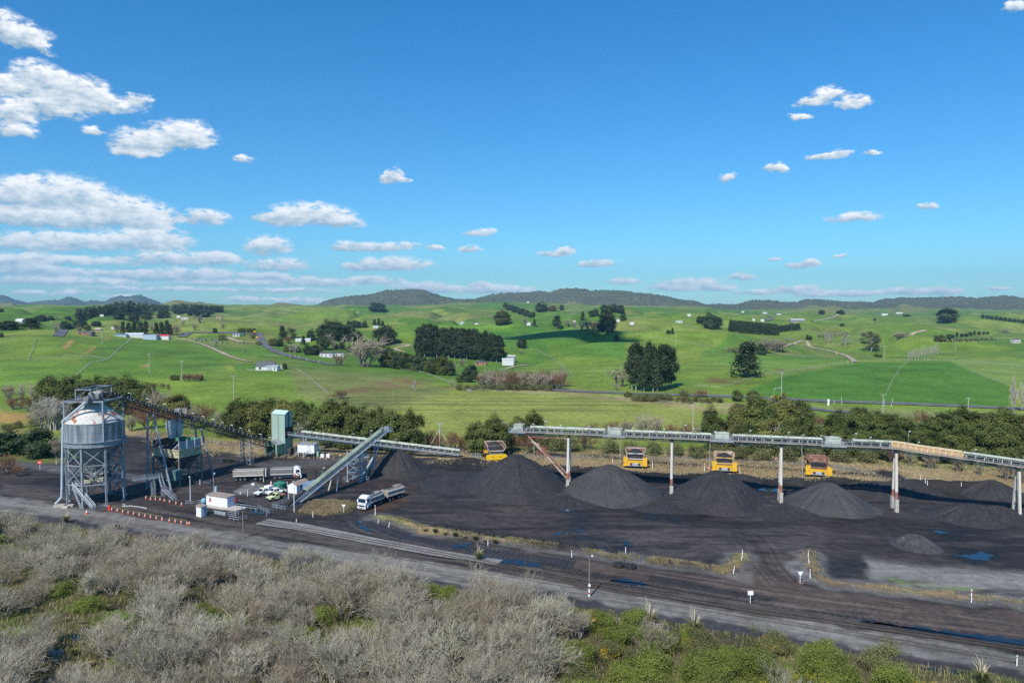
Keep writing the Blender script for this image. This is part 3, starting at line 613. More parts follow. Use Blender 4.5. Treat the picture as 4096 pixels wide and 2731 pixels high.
c2 = [Vector((-1.85, -h5, 0)), Vector((1.9, -h5, 0)), Vector((1.9, h5, 0)), Vector((-1.85, h5, 0))]
for i in range(4):
 p, q = c2[i], c2[(i + 1) % 4]; b.beam(p + Vector((0, 0, 29.1)), q + Vector((0, 0, 29.1)), .26); b.beam(p + Vector((0, 0, 26.2)), p + Vector((0, 0, 29.2)), .24, .24, (1, 0, 0))
b.beam((2.1, 0, 26.3), (2.1, 0, 29), .1); b.beam((2.1, -4.6, 26.4), (2.1, 2.8, 28.9), .12); b.beam((-2, -3, 27.5), (-2, 2, 28.8), .12); b.build('head_frame', STEELB, silo)
b = MB(); b.bx(-2.2, 2.4, -h5, h5, 26.32, 26.4); dk = b.build('head_platform', DARKST, silo)
b = MB()
for x0, x1 in ((-1.9, -.6), (.2, 2.0)):
 for h in (.55, 1.05): b.beam((x0, -h5, 26.4 + h), (x1, -h5, 26.4 + h), .06)
 for i in range(3): x = x0 + (x1 - x0) * i / 2; b.beam((x, -h5, 26.4), (x, -h5, 27.45), .06)
b.build('handrail', GALV, dk)
b = MB(); b.tube((-.9, 1.2, 27.5), (1.2, 1.2, 27.5), .55, .55, 14); b.box((.2, 2.6, 27.3), (1.5, 1.8, 1.6)); b.box((1.3, -.6, 27.1), (.8, .8, 1.3)); b.tube((.4, -1.6, 26.4), (.4, -1.6, 27.6), .28, .28, 10); b.tube((-.2, -2.3, 26.4), (-.2, -2.3, 27.4), .2, .2, 10); b.box((-.8, .2, 27.6), (.5, 2, .5)); b.build('head_drive', GREYST, silo)
b = MB(SC0); fn = AT(345, 1606, 181.4); e1 = AT(252, 1683, 182.2); e2 = AT(247, 1988, 182); e3 = AT(222, 2014, 182)
b.path([fn, e1, e2, e3], .3, 12); b.tube(e1 + Vector((0, 0, .1)), e1 - Vector((0, 0, .3)), .4, .4, 12)
for z in (4, 10, 16): b.beam((e1.x, e1.y, z), (e1.x + 1.6, e1.y + .6, z), .1)
b.build('spill_pipe', mat('pipe_grey', (.5, .55, .62), .4, .2, .08), silo)
b = MB(SC0); q = fn + Vector((0, .2, 0)); b.add([q + Vector((x * s_, y * s_, z)) for s_, z in ((1, 1.2), (.32, -.5)) for x, y in ((-.85, -.7), (.85, -.7), (.85, .7), (-.85, .7))], [(0, 1, 5, 4), (1, 2, 6, 5), (2, 3, 7, 6), (3, 0, 4, 7), (4, 5, 6, 7)]); b.build('spill_funnel', GREYST, silo)
stairs(silo, Vector((-108.4, 181.0, 5.4)), Vector((-102.4, 179.2, 0)), .95, GALV, org=SC0)
b = MB(); b.tube((-2.4, -6.1, 5.3), (-.2, -6.7, .3), .3, .3, 10); b.build('chute_pipe', STEELB, silo)
b = MB(); b.tube((6.7, .9, 16), (6.7, .9, .3), .1, .1, 8); b.tube((6.95, .2, 15), (6.95, .2, .3), .07, .07, 8); b.path([(7.1, .1, 13.8), (7.1, -.3, 15.6), (6.8, 0, 16)], .12, 6); b.build('riser_pipe', GALV, silo)
b = MB(); b.bx(-7.5, -5.0, -5.9, -4.6, 0, .55); b.bx(-4.9, -3.4, -6.9, -5.9, 0, .45); b.bx(-4.2, -2.9, -5.6, -4.6, 0, .5); tag(b.build('concrete_block', CONC), 'low broken concrete blocks between the silo legs by the stairs', 'concrete blocks').location = SC0
TW = Vector((-77.5, 248.0, 0))
A0, A1 = Vector((-104.6, 188.6, 25.9)), Vector((-79.6, 244.2, 2.2)); cva = thing('inclined_conveyor', 'black inclined conveyor climbing from the green tower up to the silo top', 'conveyor', A1.xy.to_3d())
og = A1.xy.to_3d(); truss(cva, [A0, A1], 2.2, 1.7, DARKST, 2.0, org=og); belt(cva, [A0, A1], 1.4, 2.1, org=og); idlers(cva, [A0, A1], 1.7, 2.0, 2.0, GREYST, og)
walkway(cva, [A0, A1], 1.75, 1.25, .8, DARKST, GREYST, 2.0, org=og); walkway(cva, [A0, A1], -1.75, 1.25, .8, DARKST, GREYST, 2.0, org=og)
def onA(d): return A0 + (A1 - A0) * ((d - A0.y) / (A1.y - A0.y))
for f in (.1, .19, .28, .36, .44, .5, .56, .62, .68, .74, .8, .88, .95): p = A0 + (A1 - A0) * f + Vector((1.9, -.5, 1.2)); lamp_arm(cva, p, 2.1, (-.5, .1), org=og)
for i, (bl, br, tl, tr) in enumerate((((588, 1955), (686, 1964), (630, 1675), (645, 1685)), ((789, 1904), (855, 1904), (815, 1722), (828, 1730)))):
 d = 200 if i == 0 else 216; c = onA(d + (1.2 if i == 0 else 0)); q0, q1 = G(*bl), G(*br)
 for q, off in ((q0, -1.0), (q1, 1.0)):
  b = MB(og); b.tube(q, c + Vector((off * .9, -off * .4, 0)), .3, .26, 12); b.build('support_leg', GREYST if i else STEELB, cva)
 b = MB(og)
 for f, g2 in ((.12, .3), (.3, .48), (.48, .66), (.66, .84)):
  l0 = q0.lerp(c + Vector((-.9, .4, 0)), f); r0 = q1.lerp(c + Vector((.9, -.4, 0)), g2); l1 = q0.lerp(c + Vector((-.9, .4, 0)), g2); r1 = q1.lerp(c + Vector((.9, -.4, 0)), f)
  b.tube(l0, r0, .08, .08, 6); b.tube(r1, l1, .08, .08, 6)
 b.build('leg_bracing', GREYST, cva)
tb = G(988, 1855); lattice_leg(cva, tb, Vector((tb.x, tb.y, onA(tb.y).z)), 3.0, 2.8, GREYST, 'trestle_tower', og, 1.7, r=.1)
b = MB(og); p = onA(210); b.box(p + Vector((-.6, 0, 3.0)), (1.3, 1.5, 1.5), .3); b.box(p + Vector((.9, 1.6, 2.9)), (1.2, 1.8, 1.3), .3); b.build('diverter_box', GREYST, cva)
CHW = mat('chute_steel', (.5, .53, .56), .45, .2, .12)
for k, (s0, x) in enumerate(((0, 686), (1, 712))):
 b = MB(og); p = AT(x, 1690, 209 + 1.5 * k); zt, zm, zb = 17.4, 15.2, 12.2; e = Matrix.Rotation(-.42, 3, 'Z')
 vs = [p.xy.to_3d() + e @ Vector((sx_ * w, sy_ * w, 0)) + Vector((0, 0, z)) for w, z in ((1.05, zt), (1.05, zm), (.55, zb)) for sx_, sy_ in ((-1, -1), (1, -1), (1, 1), (-1, 1))]
 b.add(vs, [(j * 4 + i, j * 4 + (i + 1) % 4, j * 4 + 4 + (i + 1) % 4, j * 4 + 4 + i) for j in range(2) for i in range(4)] + [(8, 9, 10, 11)]); b.build('drop_chute', CHW, cva)
ax_u = Vector((.405, .914, 0)); ax_v = Vector((.914, -.405, 0))           # along / across
BC = Vector((-94.6, 207.4, 0)); bn = thing('loading_bin', 'open-topped cream loading bin heaped with coal on a braced steel stand', 'loading bin', BC, math.atan2(ax_v.y, ax_v.x))
LX, LY = 5.0, 3.9         # half sizes (across, along) ; +x is towards the right, +y away
b = MB(); b.bx(-LX, LX, -LY, LY, 8.1, 10.0); bw = b.build('bin_body', CREAM, bn)
b = MB()
for i in range(9):
 x = -LX + 2 * LX * i / 8; b.bx(x - .06, x + .06, -LY - .1, -LY, 8.1, 10); b.bx(x - .06, x + .06, LY, LY + .1, 8.1, 10)
for i in range(7):
 y = -LY + 2 * LY * i / 6; b.bx(LX, LX + .1, y - .06, y + .06, 8.1, 10)
for z in (8.1, 10.0): b.bx(-LX - .2, LX + .2, -LY - .2, -LY - .1, z - .15, z + .15); b.bx(LX + .1, LX + .2, -LY - .1, LY + .2, z - .15, z + .15)
b.build('stiffener', CREAM, bw)
GRB = mat('side_board', (.3, .35, .4), .5, .1, .15); GRN = mat('board_green', (.08, .25, .17), .5, 0, .15)
b = MB(); b.bx(LX - .1, LX, -LY, LY, 10.15, 12.3); b.build('side_board', GRB, bn); b = MB(); b.bx(-LX, LX, LY - .1, LY, 10.15, 12.3); b.build('side_board', GRN, bn); b = MB(); b.bx(-LX, -LX + .1, -LY, LY, 10.15, 12.2); b.build('side_board', DARKST, bn)
b = MB()
for y in (-LY, -LY * .3, LY * .4, LY): b.beam((LX + .06, y, 10.1), (LX + .06, y, 12.9), .1);
b.beam((LX - .1, -LY + .3, 12), (LX - 2.4, -LY, 10.1), .1); b.build('board_post', WHITE, bn)
b = MB(); n_ = 14; vs = []; fs = []
for j in range(n_ + 1):
 for i in range(n_ + 1):
  x = -LX + .1 + (2 * LX - .2) * i / n_; y = -LY + .1 + (2 * LY - .2) * j / n_; vs.append((x, y, 10.02 + 1.9 * max(0, 1 - math.hypot((x - .4) / 4.6, (y - .3) / 3.8)) + .1 * math.sin(i * 2.1 + j)))
for j in range(n_):
 for i in range(n_): q = j * (n_ + 1) + i; fs.append((q, q + 1, q + n_ + 2, q + n_ + 1))
b.add(vs, fs); tag(b.build('coal_heap', COAL), 'heap of coal filling the open loading bin under the chutes', 'coal heap').matrix_world = Matrix.Translation(BC) @ Matrix.Rotation(math.atan2(ax_v.y, ax_v.x), 4, 'Z')
b = MB(); tp = [(-LX, -LY), (LX, -LY), (LX, LY), (-LX, LY)]
for s_ in (-1, 1):
 cx = s_ * LX / 2; b.add([(cx + dx * LX / 2 * w, dy * LY * w, z) for w, z in ((.98, 8.0), (.3, 4.2)) for dx, dy in ((-1, -1), (1, -1), (1, 1), (-1, 1))], [(i, (i + 1) % 4, 4 + (i + 1) % 4, 4 + i) for i in range(4)] + [(4, 5, 6, 7)])
b.build('bin_hopper', DARKST, bn)
BINLEG = mat('bin_leg', (.2, .19, .16), .6, 0, .2)
lx_ = [(-LX, -LY), (0, -LY), (LX, -LY), (LX, LY), (0, LY), (-LX, LY)]
for x, y in lx_: b = MB(); b.beam((x, y, 0), (x, y, 8.0), .38, .38, (1, 0, 0)); b.build('leg', BINLEG, bn)
b = MB()
for i in range(6):
 (x0, y0), (x1, y1) = lx_[i], lx_[(i + 1) % 6]; b.beam((x0, y0, 3.8), (x1, y1, 3.8), .28); b.beam((x0, y0, 3.9), (x1, y1, 7.8), .15); b.beam((x1, y1, 3.9), (x0, y0, 7.8), .15)
b.beam((-LX, -LY, .3), (0, -LY, 3.7), .14); b.beam((0, -LY, .3), (-LX, -LY, 3.7), .14); b.build('bracing', BINLEG, bn)
b = MB(); b.bx(-LX - 1.2, -LX, -LY - 1.1, -LY + 1.5, 6.2, 6.3);
for h in (.5, 1.0): b.beam((-LX - 1.2, -LY - 1.1, 6.2 + h), (-LX + .6, -LY - 1.1, 6.2 + h), .06); b.beam((-LX - 1.2, -LY - 1.1, 6.2 + h), (-LX - 1.2, -LY + 1.5, 6.2 + h), .06)
for x, y in ((-LX - 1.2, -LY - 1.1), (-LX + .6, -LY - 1.1), (-LX - 1.2, -LY + 1.5)): b.beam((x, y, 6.2), (x, y, 7.3), .06)
b.build('access_platform', CREAM, bn)
p = AT(703, 1898, 200.6); b = MB(); b.box((0, 0, 0), (2.5, 2.3, 2.6)); b.box((0, 0, 1.34), (2.6, 2.4, .1)); b.box((-.6, -1.2, 0), (1, .06, 2)); cb_ = b.build('control_cabin', TEAL); cb_.location = p; cb_.rotation_euler = (0, 0, -.42)
tag(cb_, 'weathered teal steel cabin hung at the near corner of the coal bin', 'control cabin')
b0 = AT(497, 1915, 192); b1 = AT(600, 1905, 196); cbr = thing('access_gangway', 'narrow blue-grey gangway with steps between the silo and the coal bin', 'gangway', G(560, 1975))
og = G(560, 1975); b = MB(og); zz = 4.9; pa = Vector((-97.6, 188.5, zz)); pb = Vector((-92.6, 192.6, zz)); pc = Vector((-91.3, 191.6, 2.0)); pd = Vector((-86.8, 188.3, 0))
b.beam(pa, pb, .9, .3); b.build('gangway_deck', STEELB, cbr)
b = MB(og)
for sd in (-.4, .4):
 for i in range(8): q = pa.lerp(pb, i / 7) + Vector((-.3 * sd, sd, 0)); b.beam(q, q + Vector((0, 0, 1)), .05)
 for h in (.5, 1): b.beam(pa + Vector((-.3 * sd, sd, h)), pb + Vector((-.3 * sd, sd, h)), .05)
b.build('handrail', STEELB, cbr); stairs(cbr, pb, pc, .8, STEELB, 'upper_stairs', og); stairs(cbr, pc, pd, .9, GALV, 'lower_stairs', og)
for q in (pa.lerp(pb, .75), pc): lattice_leg(cbr, (q.x, q.y, 0), (q.x, q.y, q.z - .15), .8, .8, STEELB, 'leg', og, 1.2, r=.06)
tw = thing('transfer_tower', 'tall pale green clad transfer tower with a small gabled lean-to in front', 'tower', TW, 0)
az_ = math.atan2(.42, .91); tw.rotation_euler = (0, 0, -az_)
WX, WY, HT = 5.6, 3.9, 13.9       # local x right face .. y away
b = MB(); b.prismx([(-WY / 2, 0), (WY / 2, 0), (WY / 2, HT - .3), (0, HT + .75), (-WY / 2, HT - .3)], -WX / 2, WX / 2); b.build('cladding', TOWERG, tw)
b = MB(); b.plate([(-WX / 2 - .15, -WY / 2 - .2, HT - .38), (WX / 2 + .15, -WY / 2 - .2, HT - .38), (WX / 2 + .15, 0, HT + .78), (-WX / 2 - .15, 0, HT + .78)], .07); b.plate([(WX / 2 + .15, WY / 2 + .2, HT - .38), (-WX / 2 - .15, WY / 2 + .2, HT - .38), (-WX / 2 - .15, 0, HT + .78), (WX / 2 + .15, 0, HT + .78)], .07); b.build('roof', mat('tower_roof', (.42, .57, .5), .45, 0, .08, .4), tw)
b = MB(); b.bx(-.25, .28, -WY / 2 - .03, -WY / 2, .5, HT - .4); b.build('skylight_strip', TOWERS, tw); b = MB(); b.bx(WX / 2, WX / 2 + .03, -.3, .15, 9.3, HT + .1); b.build('skylight_strip', DARKST, tw)
b = MB(); b.bx(WX / 2 - .02, WX / 2 + .05, -WY / 2 + .05, WY / 2 - .05, 5.6, 9.2); b.build('side_opening', BLACKP, tw)
b = MB(); b.bx(-WX / 2 - .04, WX / 2 + .04, -WY / 2 - .05, -WY / 2, 9.35, 9.42)
for s_ in (-1, 1): b.bx(s_ * WX / 2 - .08, s_ * WX / 2 + .08, -WY / 2 - .06, -WY / 2 + .1, 0, HT - .35)
b.build('corner_trim', TOWERG, tw)
lt = MB(); px0, px1, py0 = -WX / 2 + .2, WX / 2 - .2, -WY / 2 - 3.6
lt.bx(px1 - .1, px1, py0, -WY / 2 - .02, 0.6, 4.0); lt.bx(px0, px0 + .1, py0, -WY / 2 - .02, .6, 4.0); lt.add([(px0, py0, 3.3), (px1, py0, 3.3), (px1, py0, 4.0), ((px0 + px1) / 2, py0, 5.2), (px0, py0, 4.0), (px0, py0 + .1, 3.3), (px1, py0 + .1, 3.3), (px1, py0 + .1, 4.0), ((px0 + px1) / 2, py0 + .1, 5.2), (px0, py0 + .1, 4.0)], [(0, 1, 2, 3, 4), (9, 8, 7, 6, 5), (0, 5, 6, 1)]); lt.bx(px0, px0 + 1.0, py0, py0 + .08, .6, 3.3); lt.bx(px1 - .9, px1, py0, py0 + .08, .6, 3.3)
pt = lt.build('lean_to', PORTG, tw)
b = MB(); mid = (px0 + px1) / 2; b.plate([(px0 - .2, py0 - .2, 3.93), (mid, py0 - .2, 5.28), (mid, -WY / 2, 5.28), (px0 - .2, -WY / 2, 3.93)], .06); b.plate([(mid, py0 - .2, 5.28), (px1 + .2, py0 - .2, 3.93), (px1 + .2, -WY / 2, 3.93), (mid, -WY / 2, 5.28)], .06); b.build('lean_to_roof', ROOFG, pt)
b = MB()
for x in (px0 + .1, px1 - .1):
 for y in (py0 + .1, -WY / 2 - .3): b.bx(x - .1, x + .1, y - .1, y + .1, 0, .65)
b.build('stump', GREYST, pt); stairs(tw, (px1 - 1.5, py0 + .8, 1.9), (px1 - 2.6, py0 - 1.5, 0), .7, GREYST, 'steps')
b = MB(); b.box((.5, -WY / 2 - .4, 3.6), (.06, .06, .06)); b.bx(WX / 2 + .3, WX / 2 + 1.6, -1.2, .9, 0, 2.2); b.tube((WX / 2 + 2.2, .8, 0), (WX / 2 + 2.2, .8, 2.6), .8, .5, 10); b.build('tail_machinery', DARKST, tw)
B0, B1 = AT(1158, 1722, 247.5), Vector((-17.3, 241, .3)); cvb = thing('overland_conveyor', 'pale covered conveyor sloping down rightwards from the green tower to the coal bank', 'conveyor', B1.xy.to_3d()); og = B1.xy.to_3d()
B0.z -= 1.9; BM = B0.lerp(B1, .07); truss(cvb, [B0, B1], 1.8, 1.0, GALV, 2.4, org=og); belt(cvb, [B0, B1], 1.2, 1.35, org=og); idlers(cvb, [B0, B1], 1.4, 1.35, 2.4, WHITE, og); walkway(cvb, [B0, B1], 1.5, .75, .8, GALV, GALV, 2.4, org=og)
hood(cvb, [BM, B1], 1.7, 2.15, .45, HOODP, .1, org=og, post=.6)
for f in (.06, .37, .62): lamp_arm(cvb, B0 + (B1 - B0) * f + Vector((.2, -1.2, 1.2)), 2.2, (.6, .3), org=og)
p = B0.lerp(B1, .085); lattice_leg(cvb, (p.x, p.y - .3, 0), (p.x, p.y - .3, p.z), 3.1, 3.0, GREYST, 'trestle_tower', og, 2.2, r=.1)
p = B0.lerp(B1, .42)
for o_ in (-.9, .9): b = MB(og); b.beam((p.x + o_, p.y - o_ * .6, 0), (p.x + o_ * .3, p.y, p.z), .3); b.build('support_leg', RUSTY, cvb)
p = B0.lerp(B1, .66); b = MB(og); b.beam((p.x, p.y, 0), (p.x, p.y, p.z), .3); b.build('support_leg', GREYST, cvb)
C0, C1 = Vector((-55.6, 181.4, -.8)), Vector((-38.1, 218.4, 12.1)); og = C0.xy.to_3d()
cvc = thing('stacker_conveyor', 'long green-covered stacker conveyor rising over the white shed to the coal heap', 'conveyor', og)
truss(cvc, [C0, C1], 1.7, .75, mat('boom_truss', (.32, .42, .52), .5, .15, .15), 2.3, org=og); belt(cvc, [C0 + Vector((-.9, -1.9, -.15)), C1], 1.15, .95, org=og); idlers(cvc, [C0.lerp(C1, .16), C1], 1.3, .9, 1.9, WHITE, og)
CH0, CH1 = C0.lerp(C1, .158), C0.lerp(C1, .965); hood(cvc, [CH0, CH1], 1.75, 1.3, .6, HOODG, .05, 10, org=og); walkway(cvc, [C0.lerp(C1, .08), C1 + (C1 - C0) * .03], 1.3, .45, .7, STEELB, STEELB, 2.3, org=og)
b = MB(og)
for sd in (-1, 1):
 s_ = segframe(C0, C1)[2]; b.beam(C0 + s_ * (sd * .85) + Vector((-.9, -1.9, .3)), CH0 + s_ * (sd * .8) + Vector((0, 0, 1.35)), .16, .3)
b.build('skirt_board', GALV, cvc)
tpd = C1 + Vector((.5, 1.1, .3)); b = MB(og); b.box(tpd, (3.2, 2.4, .12), .4); b.box(tpd + Vector((0, 0, .8)), (1.3, 1.0, 1.2), .4); hd = b.build('head_platform', GALV, cvc); b = MB(og); rt = Matrix.Rotation(.4, 3, 'Z'); cs = [tpd + rt @ Vector((x, y, 0)) for x, y in ((-1.6, -1.2), (1.6, -1.2), (1.6, 1.2), (-1.6, 1.2))]
for i in range(4):
 for h in (.55, 1.05): b.beam(cs[i] + Vector((0, 0, h)), cs[(i + 1) % 4] + Vector((0, 0, h)), .06)
 b.beam(cs[i], cs[i] + Vector((0, 0, 1.1)), .06)
b.beam(cs[0], cs[0] + Vector((0, 0, 2.2)), .07); b.beam(cs[2], cs[2] + Vector((0, 0, 2.4)), .07); b.build('handrail', GALV, hd)
ST = mat('stacker_steel', (.3, .4, .5), .5, .15, .15); kb = G(1425, 1921); kt = C0.lerp(C1, (kb.y - C0.y) / (C1.y - C0.y))
for dx, dy in ((-2.2, -1.2), (1.5, -1.8), (2.6, 1.4), (-1.0, 1.8)):
 b = MB(og); q = Vector((kb.x + dx, kb.y + dy, 0)); b.beam(q, (q.x, q.y, kt.z - .2), .28, .28, (1, 0, 0)); b.box(q + Vector((0, 0, .1)), (.9, .9, .25)); b.build('tower_leg', GALV, cvc)
b = MB(og); L4 = [Vector((kb.x + dx, kb.y + dy, 0)) for dx, dy in ((-2.2, -1.2), (1.5, -1.8), (2.6, 1.4), (-1.0, 1.8))]
for i in range(4):
 p, q = L4[i], L4[(i + 1) % 4]
 for z in (0.3, 2.8, 5.2): b.beam(p + Vector((0, 0, z)), q + Vector((0, 0, z + 2.4)), .1); b.beam(q + Vector((0, 0, z)), p + Vector((0, 0, z + 2.4)), .1); b.beam(p + Vector((0, 0, z + 2.4)), q + Vector((0, 0, z + 2.4)), .14)
b.build('tower_bracing', ST, cvc)
b = MB(og); q = Vector((kb.x + 1.9, kb.y - 2.4, 0)); b.box(q + Vector((.4, .6, 7.2)), (3.4, 2.2, .14), .3); b.box(q + Vector((.1, .8, 7.7)), (1.8, .9, .9), .3); b.build('drive_platform', GALV, cvc)
lattice_leg(cvc, q, q + Vector((0, 0, 7)), .8, .8, GALV, 'caged_ladder', og, .9, r=.05)
b = MB(og); b.tube((kb.x + 4.6, kb.y + 1.2, 3.2), C1 + Vector((-.6, -1.2, 0)), .16, .16, 8); b.tube((kb.x + 3.6, kb.y + 3.2, 2.4), C1 + Vector((-1.6, -1.2, 0)), .14, .14, 8); b.build('raking_strut', GALV, cvc)
for x in (kb.x - 3.4, kb.x + 2.6):
 b = MB(og); y = kb.y - 1.6
 for i in range(5): b.beam((x + i * .35, y, 0), (x + i * .35, y, 1.5), .05)
 b.beam((x, y, 1.5), (x + 1.4, y, 1.5), .06); b.beam((x, y, .8), (x + 1.4, y, .8), .05); b.build('guard_rail', GALV, cvc)
for bl, br, dd in (((1313, 1961), (1347, 1964), 192),):
 p = C0.lerp(C1, .45)
 for q in (bl, br): b = MB(og); g_ = G(*q); b.beam(g_, (p.x + (.7 if q is br else -.5), p.y, p.z), .26); b.build('support_leg', WHITE, cvc)
for f in (.22, .3): p = C0.lerp(C1, f); b = MB(og); b.beam((p.x + .8, p.y, 0), (p.x + .8, p.y, p.z), .22); b.build('support_leg', ST, cvc)
for f in (.36, .53, .78, .88): lamp_arm(cvc, C0.lerp(C1, f) + Vector((-1.0, 0, 1.4)), 1.5, (.2, .1), org=og)
b = MB(); q0, q1 = G(1448, 1924), G(1497, 1880); hz = (q1 - q0); b.add([q0, q1, q1 + Vector((0, 0, 4.2)), q0 + Vector((0, 0, .9)), q0 + Vector((-.5, 0, 0)), q1 + Vector((-.5, 0, 0)), q1 + Vector((-.5, 0, 4.2)), q0 + Vector((-.5, 0, .9))], [(0, 1, 2, 3), (7, 6, 5, 4), (3, 2, 6, 7), (0, 3, 7, 4), (1, 5, 6, 2)]); tag(b.build('bunker_wall', CONC), 'sloping grey concrete bunker wall at the foot of the coal heap under the stacker', 'wall')
def lineD(x): return 199 - .257 * (x - 15.4)
def zD(x): return 14.6 if x < 90 else (14.6 - .012 * (x - 90) ** 2 if x < 98 else 13.83 - .11 * (x - 98))
xs_ = [.4, 15.4, 41.9, 68, 86, 90, 94, 98, 104, 110, 119, 150]; DP = [Vector((x, lineD(x), zD(x))) for x in xs_]
cvd = thing('elevated_conveyor', 'long elevated conveyor on tall pale pillars above the row of coal piles', 'conveyor', (41.9, lineD(41.9), 0)); og = Vector((41.9, lineD(41.9), 0))
truss(cvd, DP, 2.0, .95, GREYST, 2.4, org=og, ch=.16); belt(cvd, DP, 1.3, 1.3, org=og); idlers(cvd, DP, 1.5, 1.25, 2.0, WHITE, og)
PINK = mat('walkway_dusty', (.42, .36, .32), .7, 0, .15, .7, dirt=(.3, .26, .22), dscale=.6); walkway(cvd, DP, 1.55, .85, .9, PINK, GALV, 2.4, org=og); walkway(cvd, DP, -1.5, .85, .8, PINK, GALV, 2.4, org=og)
def DX(x): return Vector((x, lineD(x), zD(x)))
ORG = mat('guard_panel', (.5, .3, .12), .6, 0, .15, .8); CRM = mat('guard_frame', (.75, .62, .42), .5, 0, .08)
hd_ = [(5.2, 25.0), (30.0, 51.4), (56.6, 77.3)]
for x0, x1 in hd_: hood(cvd, [DX(x0), DX(x1)], 1.75, 2.2, .26, HOODP, .1, org=og, post=.75)
hood(cvd, [DX(84), DX(90), DX(92.4)], 1.75, 2.2, .26, HOODP, .1, org=og, post=.75); hood(cvd, [DX(107.5), DX(119), DX(150)], 1.75, 2.2, .26, HOODP, .1, org=og, post=.75)
b = MB(og); f_ = MB(og); px_ = [92.4 + i * 1.26 for i in range(13)]
for x0, x1 in zip(px_[:-1], px_[1:]):
 a, t_, s_, u_, L_ = segframe(DX(x0), DX(x1))
 for sd in (-1, 1): q = s_ * (sd * .9); b.plate([a + q + u_ * 1.0, a + t_ * L_ + q + u_ * 1.0, a + t_ * L_ + q + u_ * 2.2, a + q + u_ * 2.2], .03); f_.beam(a + q * 1.06 + u_ * .95, a + q * 1.06 + u_ * 2.3, .12, .12, t_); f_.beam(a + q * 1.06 + u_ * 2.3, a + t_ * L_ + q * 1.06 + u_ * 2.3, .16, .16, u_); f_.beam(a + q * 1.06 + u_ * 1.55, a + t_ * L_ + q * 1.06 + u_ * 1.55, .07, .07, u_)
gp = b.build('guard_panel', ORG, cvd); f_.build('panel_frame', CRM, gp)
for x, ln in ((2.0, 2.6), (27.5, 3.6), (54.0, 3.5), (79.6, 3.7)):
 c = DX(x); a_ = math.atan2(-.257, 1); b = MB(og); b.box(c + Vector((0, 0, 1.75)), (ln, 2.6, 1.6), a_); b.box(c + Vector((0, 0, 2.6)), (ln + .2, 2.8, .1), a_); b.box(c + Vector((.3, 0, 2.74)), (ln * .5, 1.4, .2), a_); cb_ = b.build('drive_cabin', HOODP, cvd)
 b = MB(og); b.box(c + Vector((0, 0, .72)), (ln + 2.2, 5.2, .12), a_); rt = Matrix.Rotation(a_, 3, 'Z')
 for h in (.55, 1.1): b.beam(c + rt @ Vector((-ln / 2 - 1.1, -2.6, .72 + h)), c + rt @ Vector((ln / 2 + 1.1, -2.6, .72 + h)), .06)
 for i in range(6): q = c + rt @ Vector((-ln / 2 - 1.1 + (ln + 2.2) * i / 5, -2.6, .72)); b.beam(q, q + Vector((0, 0, 1.1)), .06)
 b.beam(c + rt @ Vector((-ln / 2 - 1.1, -2.6, 1.8)), c + rt @ Vector((-ln / 2 - 1.1, 2.6, 1.8)), .06); b.beam(c + rt @ Vector((0, -2.2, -.2)), c + rt @ Vector((0, 2.2, -.2)), .2); b.build('service_deck', GALV, cvd)
PIL = mat('pillar_paint', (.62, .57, .5), .6, 0, .1, .5, dirt=(.4, .28, .2), dscale=.5, dlev=.62, stretch=(1, 1, .3))
PILR = mat('pillar_rust', (.3, .14, .09), .75, 0, .3, 1)
for x, zb in ((15.4, 0), (41.9, 0), (68, 0), (93.6, 0), (119, 0)):
 c = DX(x); n_ = Vector((.249, .968, 0)); ex = Vector((.968, -.249, 0)) * (.25 if x > 60 else .1)
 for sd in (-1, 1):
  g0 = c + n_ * (sd * 2.05); g0.z = 0; tp_ = c + n_ * (sd * .62); tp_.z = c.z - .05; st = x > 110
  if not st: b = MB(og); b.beam(g0 + Vector((0, 0, -.3)), g0.lerp(tp_, .21), .8, .8, (1, 0, 0)); pl = b.build('plinth', CONC, cvd)
  b = MB(og)
  if st: b.beam(g0, tp_, .5, .5, (1, 0, 0)); b.build('pillar', PIL, cvd)
  else: b.tube(g0.lerp(tp_, .21), g0.lerp(tp_, .335), .36, .36, 14); b.build('pillar_foot', PILR, cvd); b = MB(og); b.tube(g0.lerp(tp_, .335), tp_, .365, .33, 14); b.build('pillar', PIL, cvd)
 b = MB(og); b.beam(c + n_ * -1.1 + Vector((0, 0, -.12)), c + n_ * 1.1 + Vector((0, 0, -.12)), .4, .3)
 if x > 110:
  for f in (.1, .35, .6): b.beam((c + n_ * -2.05).xy.to_3d().lerp(c + n_ * -.6, f), (c + n_ * 2.05).xy.to_3d().lerp(c + n_ * .6, f + .2), .12)
 b.build('cap_beam', DARKST, cvd)
for sd in (-1, 1):
 n_ = Vector((.249, .968, 0)); a = DX(4.6) + n_ * (sd * .7) - Vector((0, 0, .4)); e = DX(15.2) + n_ * (sd * 1.55); e.z = 3.3; b = MB(og); b.tube(a, e, .3, .3, 12)
 for f in (.4, .6, .75, .88): q = a.lerp(e, f); q2 = a.lerp(e, f + .012); b.tube(q, q2, .36, .36, 12)
 b.build('raking_strut', RUSTY if sd > 0 else mat('strut_pale', (.45, .36, .3), .7, 0, .2, .8, dirt=(.28, .15, .1), dscale=.5, dlev=.5), cvd)
b = MB(og); b.beam(DX(4.6) + Vector((0, -.8, -.6)), DX(15.4) + Vector((0, -.8, -.6)), .2); b.build('tie_beam', RUSTY, cvd)
